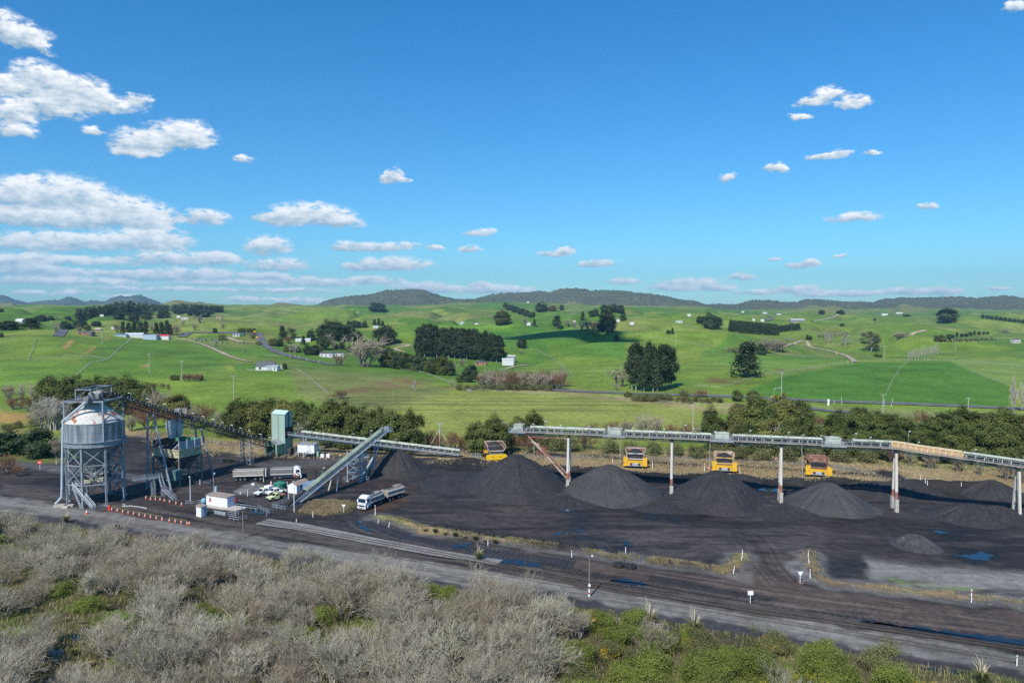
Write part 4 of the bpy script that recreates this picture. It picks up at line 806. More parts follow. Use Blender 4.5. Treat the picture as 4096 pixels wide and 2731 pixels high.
for x, h in ((5.5, 1.6), (8.7, 3.0), (13, 1.6), (20.5, 1.6), (25.6, 1.8), (32, 1.6), (40, 1.7), (44.5, 3.4), (46.5, 2.6), (52.5, 1.6), (61, 2.2), (69, 2.6), (77.5, 1.7), (84, 3), (88.5, 1.7), (95.5, 4.4), (99, 1.9), (111, 2.0), (121, 1.9)):
 lamp_arm(cvd, DX(x) + Vector((0, 1.6 if h < 2.5 else -1.4, .9)), h, (.3, .1), org=og)
def pile(c, h, rx, ry, m, label, seed, rot=0.0, pk=.06, toe=1.08, bites=()):
 na, nr_ = 120, 46; A = np.linspace(0, 2 * np.pi, na, endpoint=False); rr = np.linspace(0, 1.12, nr_) ** .85; r, a = np.meshgrid(rr, A, indexing='ij')
 rad_ = 1 + .07 * fbm(np.cos(a) * 1.3 + seed, np.sin(a) * 1.3, 3, seed); x = r * rx * rad_ * np.cos(a); y = r * ry * rad_ * np.sin(a)
 q = np.sqrt(r * r + pk * pk); z = h * (1 - (q - pk * .4) ** toe) + fbm(x / 1.6, y / 1.6, 4, seed + 3) * .32 * np.clip(1.15 - r, .15, 1) + fbm(np.cos(a) * 9, np.sin(a) * 9, 3, seed + 9) * .55 * np.sin(np.pi * np.clip(r, 0, 1)); z = np.maximum(z, -.5)
 for (ba, br_, bw, bh) in bites:
  bd = np.hypot(x - rx * br_ * math.cos(ba), y - ry * br_ * math.sin(ba)); z = np.where(bh > 0, np.maximum(z, bh * (1 - bd / bw)), z - (-bh) * np.exp(-(bd / bw) ** 2))
 i = np.arange(nr_ - 1)[:, None] * na; j = np.arange(na)[None, :]; j2 = (j + 1) % na
 Qd = np.stack([i + j, i + na + j, i + na + j2, i + j2], -1).reshape(-1, 4); me = np_mesh('coal_pile', np.stack([x, y, z], -1).reshape(-1, 3), Qd, m, smooth=True)
 o = tag(obj('coal_pile', me, loc=(c[0], c[1], Hs(c[0], c[1]) if False else 0)), label, 'coal pile', 'coal piles on the yard'); o.rotation_euler = (0, 0, rot); return o
pile((1.2, 202.0), 9.3, 15.2, 18.0, COAL, 'tallest coal pile, under the head end of the elevated conveyor', 1, bites=((-1.0, .72, 5.5, 3.1), (-2.6, 1.0, 3, -1.2)))
pile((26.0, 195.8), 7.8, 13.6, 15.6, COALG, 'grey coal pile right of the first pillar pair with pale fines', 2, bites=((-.85, .75, 6, 3.0), (-2.0, 1.0, 2.5, -1)), pk=.1)
pile((53.2, 189.0), 7.9, 13.2, 15.6, COAL, 'black lumpy coal pile between the second and third pillars', 3, bites=((-2.3, .85, 4, 1.5), (-.9, 1, 3.5, -1.2)), toe=1.0)
pile((78.8, 182.4), 6.1, 11.2, 11.6, COALG, 'small grey conical coal pile just left of the fourth pillar', 4, bites=((-1.9, .95, 3, -.8), (-.4, .9, 4, 1.2)), pk=.04)
pile((-34.6, 222.0), 6.6, 10.2, 10.2, COAL, 'coal heap under the raised end of the green stacker conveyor', 5)
pile((107.5, 172.6), 3.0, 8.5, 9, COAL, 'low coal mound left of the last pillar', 6); pile((111.5, 175.5), 2.2, 7, 8, COAL, 'low flat coal mound behind the last pillar', 7); pile((115.8, 173.2), 2.5, 7.4, 8, COAL, 'low coal mound heaped round the last pillar foot', 8)
q = G(3700, 2206); pile((q.x + .4, q.y + 4), 2.5, 4.6, 5.4, coal_mat('gravel_heap', (.04, .04, .04), (.07, .068, .068), .5, .2), 'small stony gravel heap on the open yard above the puddle', 9, toe=.95)
q = G(4050, 2010); pile((q.x, q.y + 9), 3.8, 9, 8, COAL, 'dark coal heap at the right edge beyond the conveyor legs', 10)
for (x, y, h, rx_, ry_, l_) in ((97, 195, 3.7, 17, 6.5, 'long black coal bank behind the fourth pillar'), (62, 206, 3.0, 12, 5, 'black coal bank below the third dump truck'), (14.5, 189, 1.3, 11, 9, 'low coal spread joining the tallest and the grey pile'), (40, 183.5, 1.2, 11, 8, 'low coal spread between the second and third piles'), (66.5, 178.5, 1.1, 11, 7, 'low coal spread between the third and fourth piles'), (-13, 206, 1.5, 12, 12, 'broad low coal spread left of the tallest pile')): pile((x, y), h, rx_, ry_, COAL, l_, int(x) + 60, pk=.3)
for i, (x, y, h, r_) in enumerate(((1265, 1896, 1.6, 5.5),)): q = G(x, y); pile((q.x, q.y), h, r_, 3.5, COALB, 'low coal spill heaped behind the parked tipper truck', 20 + i)
RIMM = mat('wheel_rim', (.6, .6, .6), .35, .5, .1)
def wheel(root, x, y, r, w, rim=RIMM, n=20):
 b = MB(); b.lathe_y((0, 0, 0), [(r * .62, -w / 2), (r * .93, -w / 2), (r, -w * .36), (r, w * .36), (r * .93, w / 2), (r * .62, w / 2)], n); o = b.build('wheel', TYRE, root); o.location = (x, y, r)
 b = MB(); s = 1 if y > 0 else -1; b.lathe_y((0, s * w * .1, 0), [(r * .6, -w * .35), (r * .6, w * .36)], n); b.lathe_y((0, s * w * .5, 0), [(r * .3, -.06), (r * .16, .06)], 10); b.build('rim', rim, o); return o
def letters(txt, size, m, parent, loc, rot):
 cu = bpy.data.curves.new('lettering', 'FONT'); cu.body = txt; cu.size = size; cu.extrude = .008; cu.align_x = 'CENTER'; cu.align_y = 'CENTER'; cu.space_character = 1.15
 o = bpy.data.objects.new('tmp', cu); COL.objects.link(o); bpy.context.view_layer.update(); me = bpy.data.meshes.new_from_object(o.evaluated_get(bpy.context.evaluated_depsgraph_get()))
 bpy.data.objects.remove(o); me.materials.clear(); me.materials.append(m); q = obj('lettering', me, parent); q.location = loc; q.rotation_euler = rot; return q
CHASS = mat('chassis', (.03, .035, .045), .6)
DKBLUE = mat('dark_blue_paint', (.03, .045, .1), .4)
def truck(name, label, loc, head, tip_mat, cover, cabm=WHITEC, word=None, stripe=False, L=8.6):
 t = thing(name, label, 'truck', loc, math.atan2(head[1], head[0]), 'tipper trucks and their trailers'); t.location.z = 0.02
 b = MB(); b.prism([(-.12, .95), (0, 1.35), (-.06, 1.95), (-.28, 2.75), (-.55, 3.0), (-1.9, 3.05), (-2.15, 2.9), (-2.15, .95)], -1.22, 1.22); b.build('cab', cabm, t, bevel=.05)
 b = MB(); b.prism([(-.45, 2.98), (-.95, 3.35), (-2.05, 3.42), (-2.1, 3.0)], -1.1, 1.1); b.build('roof_deflector', cabm, t, bevel=.05)
 b = MB(); b.add([(-.03, -1.12, 1.92), (-.03, 1.12, 1.92), (-.27, 1.08, 2.72), (-.27, -1.08, 2.72), (-.12, -1.12, 1.92), (-.12, 1.12, 1.92), (-.36, 1.08, 2.72), (-.36, -1.08, 2.72)], [(0, 1, 2, 3), (7, 6, 5, 4), (0, 4, 5, 1), (1, 5, 6, 2), (2, 6, 7, 3), (3, 7, 4, 0)]); b.build('windscreen', GLASS, t)
 b = MB(); b.bx(-.32, -.2, -1.15, 1.15, 2.74, 2.95); b.build('sun_visor', mat('visor', (.3, .32, .34), .4), t)
 for s in (-1, 1):
  b = MB(); y = s * 1.225; b.add([(-.38, y, 1.9), (-1.45, y, 1.9), (-1.45, y, 2.65), (-.52, y, 2.65), (-.38, y + s * .02, 1.9), (-1.45, y + s * .02, 1.9), (-1.45, y + s * .02, 2.65), (-.52, y + s * .02, 2.65)], [(0, 1, 2, 3), (4, 5, 6, 7), (0, 4, 5, 1), (1, 5, 6, 2), (2, 6, 7, 3), (3, 7, 4, 0)]); b.build('side_window', GLASS, t)
  b = MB(); b.bx(-.3, -.18, s * 1.38 - .12, s * 1.38 + .12, 1.95, 2.5); b.beam((-.3, s * 1.2, 2.5), (-.24, s * 1.4, 2.5), .05); b.build('mirror', cabm, t)
  b = MB(); b.bx(-.06, .03, s * .95 - .22, s * .95 + .22, .82, 1.05); b.build('headlight', mat('lamp_glass', (.7, .7, .72), .15), t)
  b = MB(); b.prism([(-.75, .55), (-.85, 1.05), (-1.2, 1.3), (-1.75, 1.3), (-2.05, 1.05), (-2.1, .6), (-2.02, .6), (-1.95, 1.0), (-1.7, 1.2), (-1.25, 1.2), (-.93, 1.0), (-.83, .55)], s * 1.24 - .06, s * 1.24 + .06); b.build('mudguard', cabm, t)
 b = MB(); b.bx(-.3, .08, -1.24, 1.24, .38, .82); bp = b.build('bumper', cabm, t, bevel=.03); b = MB(); b.bx(.08, .1, -1.05, -.5, .5, .68); b.bx(.08, .1, .5, 1.05, .5, .68); b.bx(.08, .1, -.28, .28, .48, .7); b.build('grille', BLACKP, bp)
 b = MB(); b.bx(-.1, .0, -1.1, 1.1, .85, 1.28); b.bx(-.02, .015, -.7, .7, 1.12, 1.3); b.build('grille', mat('grille_dark', (.05, .055, .06), .5), t)
 if word: letters(word, .4, DKBLUE, t, (.0, 0, 1.62), (math.pi / 2 - .03, 0, math.pi / 2))
 if stripe:
  for s in (-1, 1): b = MB(); y = s * 1.23; b.plate([(-1.5, y, 1.85), (-1.1, y, 1.85), (-.25, y, 1.1), (-.6, y, 1.05)], .012 * s); b.build('side_stripe', BLACKP, t)
 b = MB(); b.bx(-L, -1.9, -.5, .5, .65, .95); b.bx(-L + .4, -2.4, -1.1, -.55, .5, .95); b.bx(-4.2, -2.5, .55, 1.15, .4, 1.0); b.tube((-2.3, -1.0, .9), (-2.3, -1.0, 3.3), .08, .08, 8); b.build('chassis', DKBLUE if stripe else CHASS, t)
 tipper_body(t, -L, -2.35, tip_mat, cover)
 for x in (-1.42, -L + 1.1, -L + 2.45):
  for s in (-1, 1): wheel(t, x, s * 1.03, .52, .34)
 return t
def tipper_body(t, x0, x1, m, cover):
 b = MB(); z0, z1, w = 1.2, 2.95, 1.25; prof = [(-.95, z0), (-w, z0 + .35), (-w, z1), (-w + .1, z1 + .06), (-w + .1, z0 + .4), (-.9, z0 + .1), (.9, z0 + .1), (w - .1, z0 + .4), (w - .1, z1 + .06), (w, z1), (w, z0 + .35), (.95, z0)]
 if cover: b.prismx([(-.95, z0), (-w, z0 + .3), (-w, z1 - .35), (-w + .45, z1 + .1), (0, z1 + .16), (w - .45, z1 + .1), (w, z1 - .35), (w, z0 + .3), (.95, z0)], x0, x1)
 else: b.prismx(prof, x0, x1); b.bx(x0, x0 + .1, -w, w, z0, z1); b.bx(x1 - .1, x1, -w, w, z0, z1 + .1)
 o = b.build('tipper_body', m, t); b = MB()
 for s in (-1, 1): b.bx(x0 - .03, x1 + .03, s * (w + .03) - .05, s * (w + .03) + .05, z0 + .2, z0 + .36); b.bx(x0 - .03, x1 + .03, s * (w + .02) - .05, s * (w + .02) + .05, (z1 - .4 if cover else z1 - .05), (z1 - .3 if cover else z1 + .08))
 b.build('side_rail', WHITE, o)
 if cover:
  b = MB(); n = 10
  vs = []; fs = []; rr = random.Random(int(abs(x0) * 10))
  for i in range(n + 1):
   x = x0 + .5 + (x1 - x0 - 1.0) * i / n
   for j in range(5): y = -.85 + 1.7 * j / 4; vs.append((x, y, z1 + .17 + .14 * rr.random() + (.25 if i < 4 else 0) * (1 - abs(y))))
  for i in range(n):
   for j in range(4): q = i * 5 + j; fs.append((q, q + 1, q + 6, q + 5))
  b.add(vs, fs); b.build('rolled_tarpaulin', mat('tarpaulin', (.22, .2, .18), .8, 0, .5, 2), o); b = MB(); b.prismx([(-.75, z1 + .15), (-.75, z1 + .3), (.2, z1 + .34), (.2, z1 + .15)], x0 + (x1 - x0) * .45, x1 - .15); b.build('coal_load', COALB, o)
 else:
  b = MB(); b.bx(x0 + .1, x1 - .1, -w + .1, w - .1, z0 + .1, z0 + .75); b.build('coal_load', COAL, o)
  b = MB(); b.bx(x0 - .25, x0 - .02, -w, w, z0 + .1, z1 + .15); b.build('tailgate', m, o)
  b = MB(); b.beam((x0, 0, z1 + .12), (x1, 0, z1 + .12), .12)
  for s in (-1, 1): b.beam((x0, s * w, z1), (x0 + .1, s * w, z1 + .4), .12); b.beam((x1, s * w, z1), (x1, s * w, z1 + .35), .14)
  b.build('tarp_rail', GREYST, o)
 return o
def trailer(name, label, loc, head, m, cover, L=7.4, axles=(-1.2, -2.4, -5.0, -6.2), dark_front=False):
 t = thing(name, label, 'trailer', loc, math.atan2(head[1], head[0]), 'tipper trucks and their trailers'); t.location.z = 0.02
 tipper_body(t, -L, 0, m, cover); b = MB(); b.bx(-L + .2, -.1, -.5, .5, .65, 1.1); b.bx(-.2, 1.9, -.08, .08, .6, .75); b.bx(-.4, 0, -1.1, 1.1, .6, .85); b.build('drawbar_frame', CHASS, t)
 if cover:
  b = MB(); b.bx(.01, .05, -.1, .03, 1.3, 3.0); b.bx(.01, .06, -.1, .7, 1.42, 1.52); b.build('front_ladder', CHASS, t); b = MB(); b.bx(-.1, .04, -1.2, 1.2, 1.15, 1.22); b.build('front_bar', WHITE, t)
 else:
  b = MB(); b.bx(.35, .55, -1.0, 1.0, 1.0, 3.0); b.build('front_shield', WHITEC, t); b = MB(); b.bx(.02, .34, -.6, .6, 1.0, 2.9); b.build('hoist_ram', CHASS, t)
 for x in axles:
  for s in (-1, 1): wheel(t, x, s * 1.03, .5, .34)
 return t
h1 = Vector((-.44, -.9, 0)).normalized(); p = G(1446, 2041)
truck('tipper_truck', 'white-cabbed tipper truck with tarped aluminium body driving out towards the road', p, h1, ALU, True, word='SLATER', L=7.5)
q = p - h1 * 9.0 + Vector((.2, 0, 0)); trailer('tipper_trailer', 'dusty aluminium tipper trailer with beige front behind the truck on the exit road', q, (h1 + Vector((-.1, .05, 0))).normalized(), ALUB, True, L=6.4, axles=(-.9, -2.0, -4.3, -5.4))
h2 = (G(1205, 1912) - G(960, 1921)).normalized(); p = G(1207, 1910); truck('tipper_truck', 'white and black tipper truck standing side-on with a man at its cab', p, h2, ALU, False, stripe=True, L=8.4)
trailer('tipper_trailer', 'grey aluminium tipper trailer parked side-on behind the white and black truck', G(1058, 1917), h2, ALUB, False, L=8.2, axles=(-.9, -2.3, -5.2, -6.4, -7.6))
def ute(label, loc, head, body, kind, band=None):
 t = thing('pickup_truck', label, 'pickup', loc, math.atan2(head[1], head[0]), 'pickups parked by the green tank'); t.location.z = .02
 dual = kind != 'flat'
 cab0 = -1.35; cab1 = -3.35 if dual else -2.75
 b = MB(); prof = [(0, .45), (.0, .85), (-.1, 1.0), (cab0 + .05, 1.1)]
 tail = -5.25; prof += [(cab1, 1.12), (tail, 1.12), (tail, .5), (-4.75, .5), (-4.65, .78), (-4.35, .92), (-3.95, .92), (-3.65, .78), (-3.55, .42), (-1.45, .42), (-1.35, .78), (-1.1, .92), (-.75, .92), (-.5, .78), (-.42, .45)]
 if kind == 'flat':
  prof = [(0, .45), (.0, .85), (-.1, 1.0), (cab0 + .05, 1.1), (cab1, 1.12), (cab1, .42), (-1.45, .42), (-1.35, .78), (-1.1, .92), (-.75, .92), (-.5, .78), (-.42, .45)]
 b.prism(prof, -.92, .92); b.build('body', body, t, bevel=.03)
 b = MB(); b.prism([(cab0 + .05, 1.08), (cab0 - .55, 1.68), (cab0 - .8, 1.76), (cab1 + .25, 1.76), (cab1 + .0, 1.68), (cab1, 1.08)], -.82, .82); b.build('cabin', body, t, bevel=.03)
 b = MB(); b.plate([(cab0 + .0, -.72, 1.15), (cab0 + .0, .72, 1.15), (cab0 - .53, .68, 1.66), (cab0 - .53, -.68, 1.66)], .03); b.build('windscreen', GLASS, t)
 for s in (-1, 1):
  b = MB(); y = s * .825; n = 2 if dual else 1; x = cab0 - .3
  for i in range(n):
   w = (cab0 - .35 - cab1) / n; xa = cab0 - .28 - i * w; b.plate([(xa, y, 1.15), (xa - w + .12, y, 1.15), (xa - w + .16, y, 1.62), (xa - (.33 if i == 0 else .02), y, 1.62)], .015 * s)
  b.build('side_window', GLASS, t)
  b = MB(); b.bx(-.06, .02, s * .7 - .16, s * .7 + .16, .78, .95); b.build('headlight', mat('lamp_glass', (.7, .7, .72), .15), t)
  for x in (-.93, -4.15): wheel(t, x, s * .8, .37, .26, CHASS if kind != 'flat' else RIMM, 16)
 b = MB(); b.bx(-.02, .1, -.9, .9, .35, .62); b.bx(-.01, .02, -.4, .4, .68, .9); b.build('bumper', BLACKP, t)
 if kind == 'canopy': b = MB(); b.bx(-5.2, -3.4, -.9, .9, 1.13, 2.05); b.build('canopy', WHITEC, t, bevel=.05)
 elif kind == 'tray': b = MB(); b.bx(-5.15, -3.5, -.75, .75, 1.125, 1.14); b.build('tray_liner', BLACKP, t); b = MB(); b.tube((-3.3, .3, 1.7), (-3.3, .3, 3.4), .02, .02, 5); b.build('aerial', GREYST, t)
 else:
  b = MB(); b.bx(-5.2, -2.85, -.95, .95, .78, .9); b.beam((-2.85, -.9, .9), (-2.85, -.9, 1.7), .06); b.beam((-2.85, .9, .9), (-2.85, .9, 1.7), .06); b.beam((-2.85, -.9, 1.7), (-2.85, .9, 1.7), .06); b.build('flat_tray', CHASS, t)
  b = MB(); b.bx(-4.6, -3.6, -.6, .5, .9, 1.15); b.build('load_box', mat('load_orange', (.5, .2, .12), .6), t)
 if band:
  b = MB()
  for s in (-1, 1): b.bx(-4.9 if dual else -2.7, -.9, s * .935 - .008, s * .935 + .008, .95, 1.08)
  b.build('side_band', band, t)
  if kind != 'tray': b = MB(); b.bx(cab1 + .3, cab0 - .85, -.6, .6, 1.77, 1.79); b.build('roof_panel', band, t)
 return t
LIME = mat('lime_band', (.55, .68, .1), .4, 0, .05); hu = Vector((-.5, -.87, 0)).normalized()
ute('white pickup with a white rear canopy, leftmost of the parked three', G(1024, 1986), hu, WHITEC, 'canopy', LIME)
ute('white dual-cab pickup with lime bands and a tall aerial beside the green tank', G(1066, 1984), (hu + Vector((-.25, .1, 0))).normalized(), WHITEC, 'tray', LIME)
ute('pale lime single-cab pickup with a dark flat tray, nearest of the parked three', G(1072, 2004), (hu + Vector((-.2, .1, 0))).normalized(), mat('pale_lime', (.7, .74, .42), .35, 0, .04), 'flat', LIME)
def dump(label, base, head, kind, tray_m, rim_m):
 t = thing('dump_truck', label, 'dump truck', (base.x, base.y, 0), math.atan2(head[1], head[0]), 'yellow dump trucks backed up to the coal bank')
 z0 = 0
 T0, fl = (3.0, 0) if kind != 'plate' else (3.5, .3)
 b = MB(); sec = [(-2.2, T0), (-2.62, T0 + .85), (-2.62, T0 + 1.5), (-2.95, T0 + 1.9)] if kind != 'plate' else [(-2.3, T0), (-2.95, T0 + .95), (-2.95, T0 + 1.7), (-2.1, T0 + 2.25)]
 if kind == 'plate':
  for s in (-1, 1):
   b.plate([(0, s * 2.3, T0), (6.5, s * 2.3, T0 - .1), (6.5, s * 2.95, T0 + 1.0), (0, s * 2.95, T0 + .95)], .1 * s); b.plate([(0, s * 2.95, T0 + .95), (6.5, s * 2.95, T0 + 1.0), (6.5, s * 2.95, T0 + 2.0), (0, s * 2.95, T0 + 1.7)], .1 * s)
  b.plate([(0, -2.3, T0), (6.5, -2.3, T0 - .1), (6.5, 2.3, T0 - .1), (0, 2.3, T0)], .12)
 else:
  for s in (-1, 1):
   b.plate([(0, s * 2.2, T0), (7, s * 2.2, T0 - .3), (7, s * 2.62, T0 + .8), (0, s * 2.62, T0 + .85)], .1 * s); b.plate([(0, s * 2.62, T0 + .85), (7, s * 2.62, T0 + .8), (7, s * 2.7, T0 + 1.7), (1.6, s * 2.62, T0 + 1.5)], .1 * s); b.plate([(1.6, s * 2.62, T0 + 1.45), (7, s * 2.7, T0 + 1.6), (7, s * 3.0, T0 + 2.1), (2.4, s * 2.95, T0 + 1.9)], .1 * s)
  b.plate([(0, -2.2, T0), (7, -2.2, T0 - .3), (7, 2.2, T0 - .3), (0, 2.2, T0)], .12)
 b.build('dump_body', tray_m, t)
 b = MB(); hb = 7 if kind != 'plate' else 6.5; zt = T0 + 2.1 if kind != 'plate' else T0 + 2.0; b.plate([(hb, -2.95, T0 - .3), (hb, 2.95, T0 - .3), (hb - .3, 2.95, zt), (hb - .3, -2.95, zt)], .12); b.plate([(hb, -2.6, zt - .3), (hb + 2.6, -2.6, zt - .25), (hb + 2.6, 2.6, zt - .25), (hb, 2.6, zt - .3)], .1); b.build('headboard', tray_m, t)
 b = MB()
 for s in (-1, 1):
  pts = [Vector((0, s * q[0], q[1])) for q in sec[:3]] + ([Vector((1.6, s * 2.62, T0 + 1.5)), Vector((2.4, s * 2.97, T0 + 1.9)), Vector((hb - .2, s * 3.0, zt))] if kind != 'plate' else [Vector((0, s * 2.95, T0 + 1.7)), Vector((6.4, s * 2.95, T0 + 2.05))])
  for a, c in zip(pts[:-1], pts[1:]): b.beam(a, c, .12)
 b.beam((0, -2.25, T0), (0, 2.25, T0), .2); b.beam((hb - .3, -2.97, zt), (hb - .3, 2.97, zt), .14); b.build('rim_edge', rim_m, t)
 b = MB(); n = 12; vs = []; fs = []; rr = random.Random(len(label))
 for i in range(n + 1):
  for j in range(n + 1):
   u, v = i / n, j / n * 2 - 1; vs.append((.25 + 6.2 * u, v * 2.25, T0 + .15 + (1.75 * math.sin(min(1, u * 1.6) * 1.57) * (1 - .55 * v * v) + .12 * rr.random() if kind != 'empty' else .12 + .25 * u)))
 for i in range(n):
  for j in range(n): q = i * (n + 1) + j; fs.append((q, q + 1, q + n + 2, q + n + 1))
 b.add(vs, fs); b.build('coal_load', COAL, t)
 if kind == 'plate':
  b = MB(); b.prismx([(-3.4, .7), (-3.4, 1.8), (-3.0, 2.35), (3.0, 2.35), (3.4, 1.8), (3.4, .7)], -.35, .25); pl = b.build('rear_guard', mat('new_yellow', (.8, .5, .015), .4, 0, .04), t); b = MB(); b.bx(-.38, -.35, -1.5, -.8, 1.5, 1.72); b.bx(-.38, -.35, .8, 1.5, 1.5, 1.72); b.build('lamp_recess', RUSTY, pl)
  b = MB(); b.bx(.6, 5.5, -2.1, 2.1, 2.3, T0 - .25)
  for i in range(8): b.bx(.5, .6, -2.1 + i * .58, -1.95 + i * .58, 2.3, 3.3)
  b.build('under_frame', GREYST, t); b = MB(); b.beam((.3, 2.3, 2.3), (3, 2.5, 4.2), .2); b.beam((.3, -2.3, 2.3), (3, -2.5, 4.2), .2); b.build('body_prop', DARKST, t)
 else:
  for s in (-1, 1):
   b = MB(); y0, y1 = s * 2.25, s * 3.6
   top = [(y0, 3.35), (y1, 3.3)] if kind == 'full' else [(y0, 3.6), (y1, 2.85)]
   b.prismx([(y0, .75), (y1, .75), top[1], top[0]], -.1, 1.5); b.build('wheel_guard', YEL, t)
  b = MB(); b.prismx([(-2.25, .85), (2.25, .85), (2.25, 2.5), (-2.25, 2.5)], -.02, .5); ax_ = b.build('rear_axle_case', YEL, t); b = MB(); b.prismx([(-2.0, .8), (2.0, .8), (1.6, 1.35), (.3, 1.75), (-.3, 1.75), (-1.6, 1.35)], -.06, -.02); b.build('worn_patch', mat('worn_grey', (.4, .42, .45), .6, 0, .3, 1.4), ax_)
  for y in (-1.2, 1.2): b = MB(); b.lathe((0, 0, 0), [(.42, 0), (.42, .08)], 12); o = b.build('lamp_recess', DARKST, ax_); o.rotation_euler = (0, -math.pi / 2, 0); o.location = (-.06, y, 1.35)
  b = MB(); b.bx(.3, 6, -2.0, 2.0, 2.5, T0 - .35); b.bx(-.05, .2, -2.2, 2.2, 2.62, 2.8); b.build('under_frame', RUSTY, t)
 for x in (1.6, 8.4):
  for s in (-1, 1): wheel(t, x, s * 2.65, 1.15, 1.1, YEL)
 b = MB(); b.bx(7.6, 10.6, -2.9, -.4, 2.4, 4.0); b.bx(6.5, 11, -2.9, 2.9, 1.6, 2.4); b.build('cab_and_deck', YEL, t)
 return t
WRIM = mat('white_worn_rim', (.7, .66, .6), .5, 0, .2, 1, dirt=(.4, .2, .13), dscale=.9, dlev=.6); YRIM = mat('yellow_rim', (.75, .5, .12), .5, 0, .1, 1, dirt=(.5, .25, .1), dscale=1, dlev=.62)
RTRAY = mat('rust_tray', (.27, .13, .085), .75, 0, .35, .7, dirt=(.6, .55, .5), dscale=.5, dlev=.64); WTRAY = mat('white_worn_tray', (.55, .5, .47), .6, 0, .2, .7, dirt=(.25, .12, .08), dscale=.5, dlev=.52)
dn = Vector((.2, .98, 0))
for (sx, sy, lab, kind, hd, tm, rm) in ((1987, 1836, 'dump truck with a full-width bright yellow rear guard plate, left of the tallest pile', 'plate', (-.2, .98, 0), RTRAY, WRIM), (2541, 1863, 'dump truck with orange-stained guards and a hollow in its coal load', 'full', (.17, .98, 0), RTRAY, WRIM), (2898, 1882, 'dump truck with a white-topped body heaped with coal behind the third pile', 'full', (.24, .97, 0), WTRAY, YRIM), (3275, 1899, 'dump truck with an empty rust-red body and sloping yellow guards', 'empty', (.3, .95, 0), RTRAY, RUSTY)):
 dump(lab, G(sx, sy, .8), hd, kind, tm, rm)
def hut(name, label, cat, c, rz, lx, ly, h, wall, roof, kind='flat', z0=0.0, rise=.7, group=None):
 t = thing(name, label, cat, (c.x, c.y, c.z + z0), rz, group)
 b = MB()
 if kind == 'gable': b.prismx([(-ly / 2, 0), (ly / 2, 0), (ly / 2, h), (0, h + rise), (-ly / 2, h)], -lx / 2, lx / 2)
 else: b.bx(-lx / 2, lx / 2, -ly / 2, ly / 2, 0, h)
 b.build('wall', wall, t)
 b = MB(); e = .18
 if kind == 'gable':
  for s in (-1, 1): b.plate([(-lx / 2 - e, s * (ly / 2 + e), h - e * rise / (ly / 2) + .03), (lx / 2 + e, s * (ly / 2 + e), h - e * rise / (ly / 2) + .03), (lx / 2 + e, 0, h + rise + .03), (-lx / 2 - e, 0, h + rise + .03)], .07 * (1 if s < 0 else -1))
 else: b.add([(-lx / 2 - e, -ly / 2 - e, h), (lx / 2 + e, -ly / 2 - e, h), (lx / 2 + e, ly / 2 + e, h + .1), (-lx / 2 - e, ly / 2 + e, h + .1), (-lx / 2 - e, -ly / 2 - e, h + .12), (lx / 2 + e, -ly / 2 - e, h + .12), (lx / 2 + e, ly / 2 + e, h + .24), (-lx / 2 - e, ly / 2 + e, h + .24)], [(0, 1, 2, 3), (7, 6, 5, 4), (0, 4, 5, 1), (1, 5, 6, 2), (2, 6, 7, 3), (3, 7, 4, 0)])
 b.build('roof', roof, t); return t
CORR = mat('white_cladding', (.76, .75, .73), .5, 0, .05, .5, dirt=(.45, .4, .35), dscale=.5, dlev=.66, stretch=(3, 3, .4)); BRF = mat('brown_roof', (.3, .24, .19), .7, 0, .25, .8)
a, c = G(825, 2021), G(909, 2034); rz = math.atan2((c - a).y, (c - a).x); nrm = Vector((-math.sin(rz), math.cos(rz), 0)); cc = (a + c) / 2 + nrm * 1.35
o = hut('site_office', 'long white portable site office with a brown roof beside the rail pit', 'office', cc, rz, (c - a).length, 2.7, 2.45, CORR, BRF, z0=.25); L_ = (c - a).length
b = MB(); b.bx(L_ / 2, L_ / 2 + .04, -.5, .4, .1, 2.1); b.build('door', BLUEP, o); b = MB(); b.bx(L_ / 2 - .02, L_ / 2 + .05, -1.3, 1.3, 0, 2.4); b.build('end_wall', mat('blue_white_wall', (.55, .62, .7), .5, 0, .06), o)
b = MB(); b.bx(-L_ / 2 + 1.2, -L_ / 2 + 1.6, -1.48, -1.36, .9, 1.9); b.build('extinguisher_box', REDP, o); b = MB(); b.bx(L_ / 2 + .05, L_ / 2 + .45, 1.0, 1.4, .9, 1.9); b.build('extinguisher_box', REDP, o)
b = MB(); b.tube((-L_ / 2 + .2, 1.6, 0), (-L_ / 2 + .2, 1.6, 4.0), .3, .3, 14); b.tube((-L_ / 2 + .2, 1.6, 2.6), (-L_ / 2 + .2, 1.6, 4.2), .36, .36, 14); tag(b.build('flue_stack', mat('flue', (.4, .5, .58), .4, .2, .08)), 'blue-grey vertical flue pipe behind the end of the site office', 'flue').matrix_world = Matrix.Translation(cc) @ Matrix.Rotation(rz, 4, 'Z')
for f in (.93, .99):
 b = MB(); b.tube((L_ * (f - .5), -1.2 if f < .95 else 1.2, 2.5), (L_ * (f - .5), -1.2 if f < .95 else 1.2, 3.4), .04, .04, 6); b.build('roof_mast', GALV, o)
b = MB(); b.lathe((0, 0, 0), [(.55, 0), (.7, .4), (.6, 1.0), (.2, 1.3)], 12); tag(b.build('water_tank', mat('light_blue_tank', (.25, .5, .65), .4)), 'small light blue water tank at the end of the site office', 'tank').location = G(815, 2012)
b = MB(); b.bx(-L_ / 2 - 2, L_ / 2 + 4, -2.6, -1.5, -.1, .28); b.bx(L_ / 2, L_ / 2 + 4, -2.6, 1.2, -.1, .26); tag(b.build('loading_platform', CONC), 'low concrete platform in front of the white site office', 'platform').matrix_world = Matrix.Translation(cc) @ Matrix.Rotation(rz, 4, 'Z')
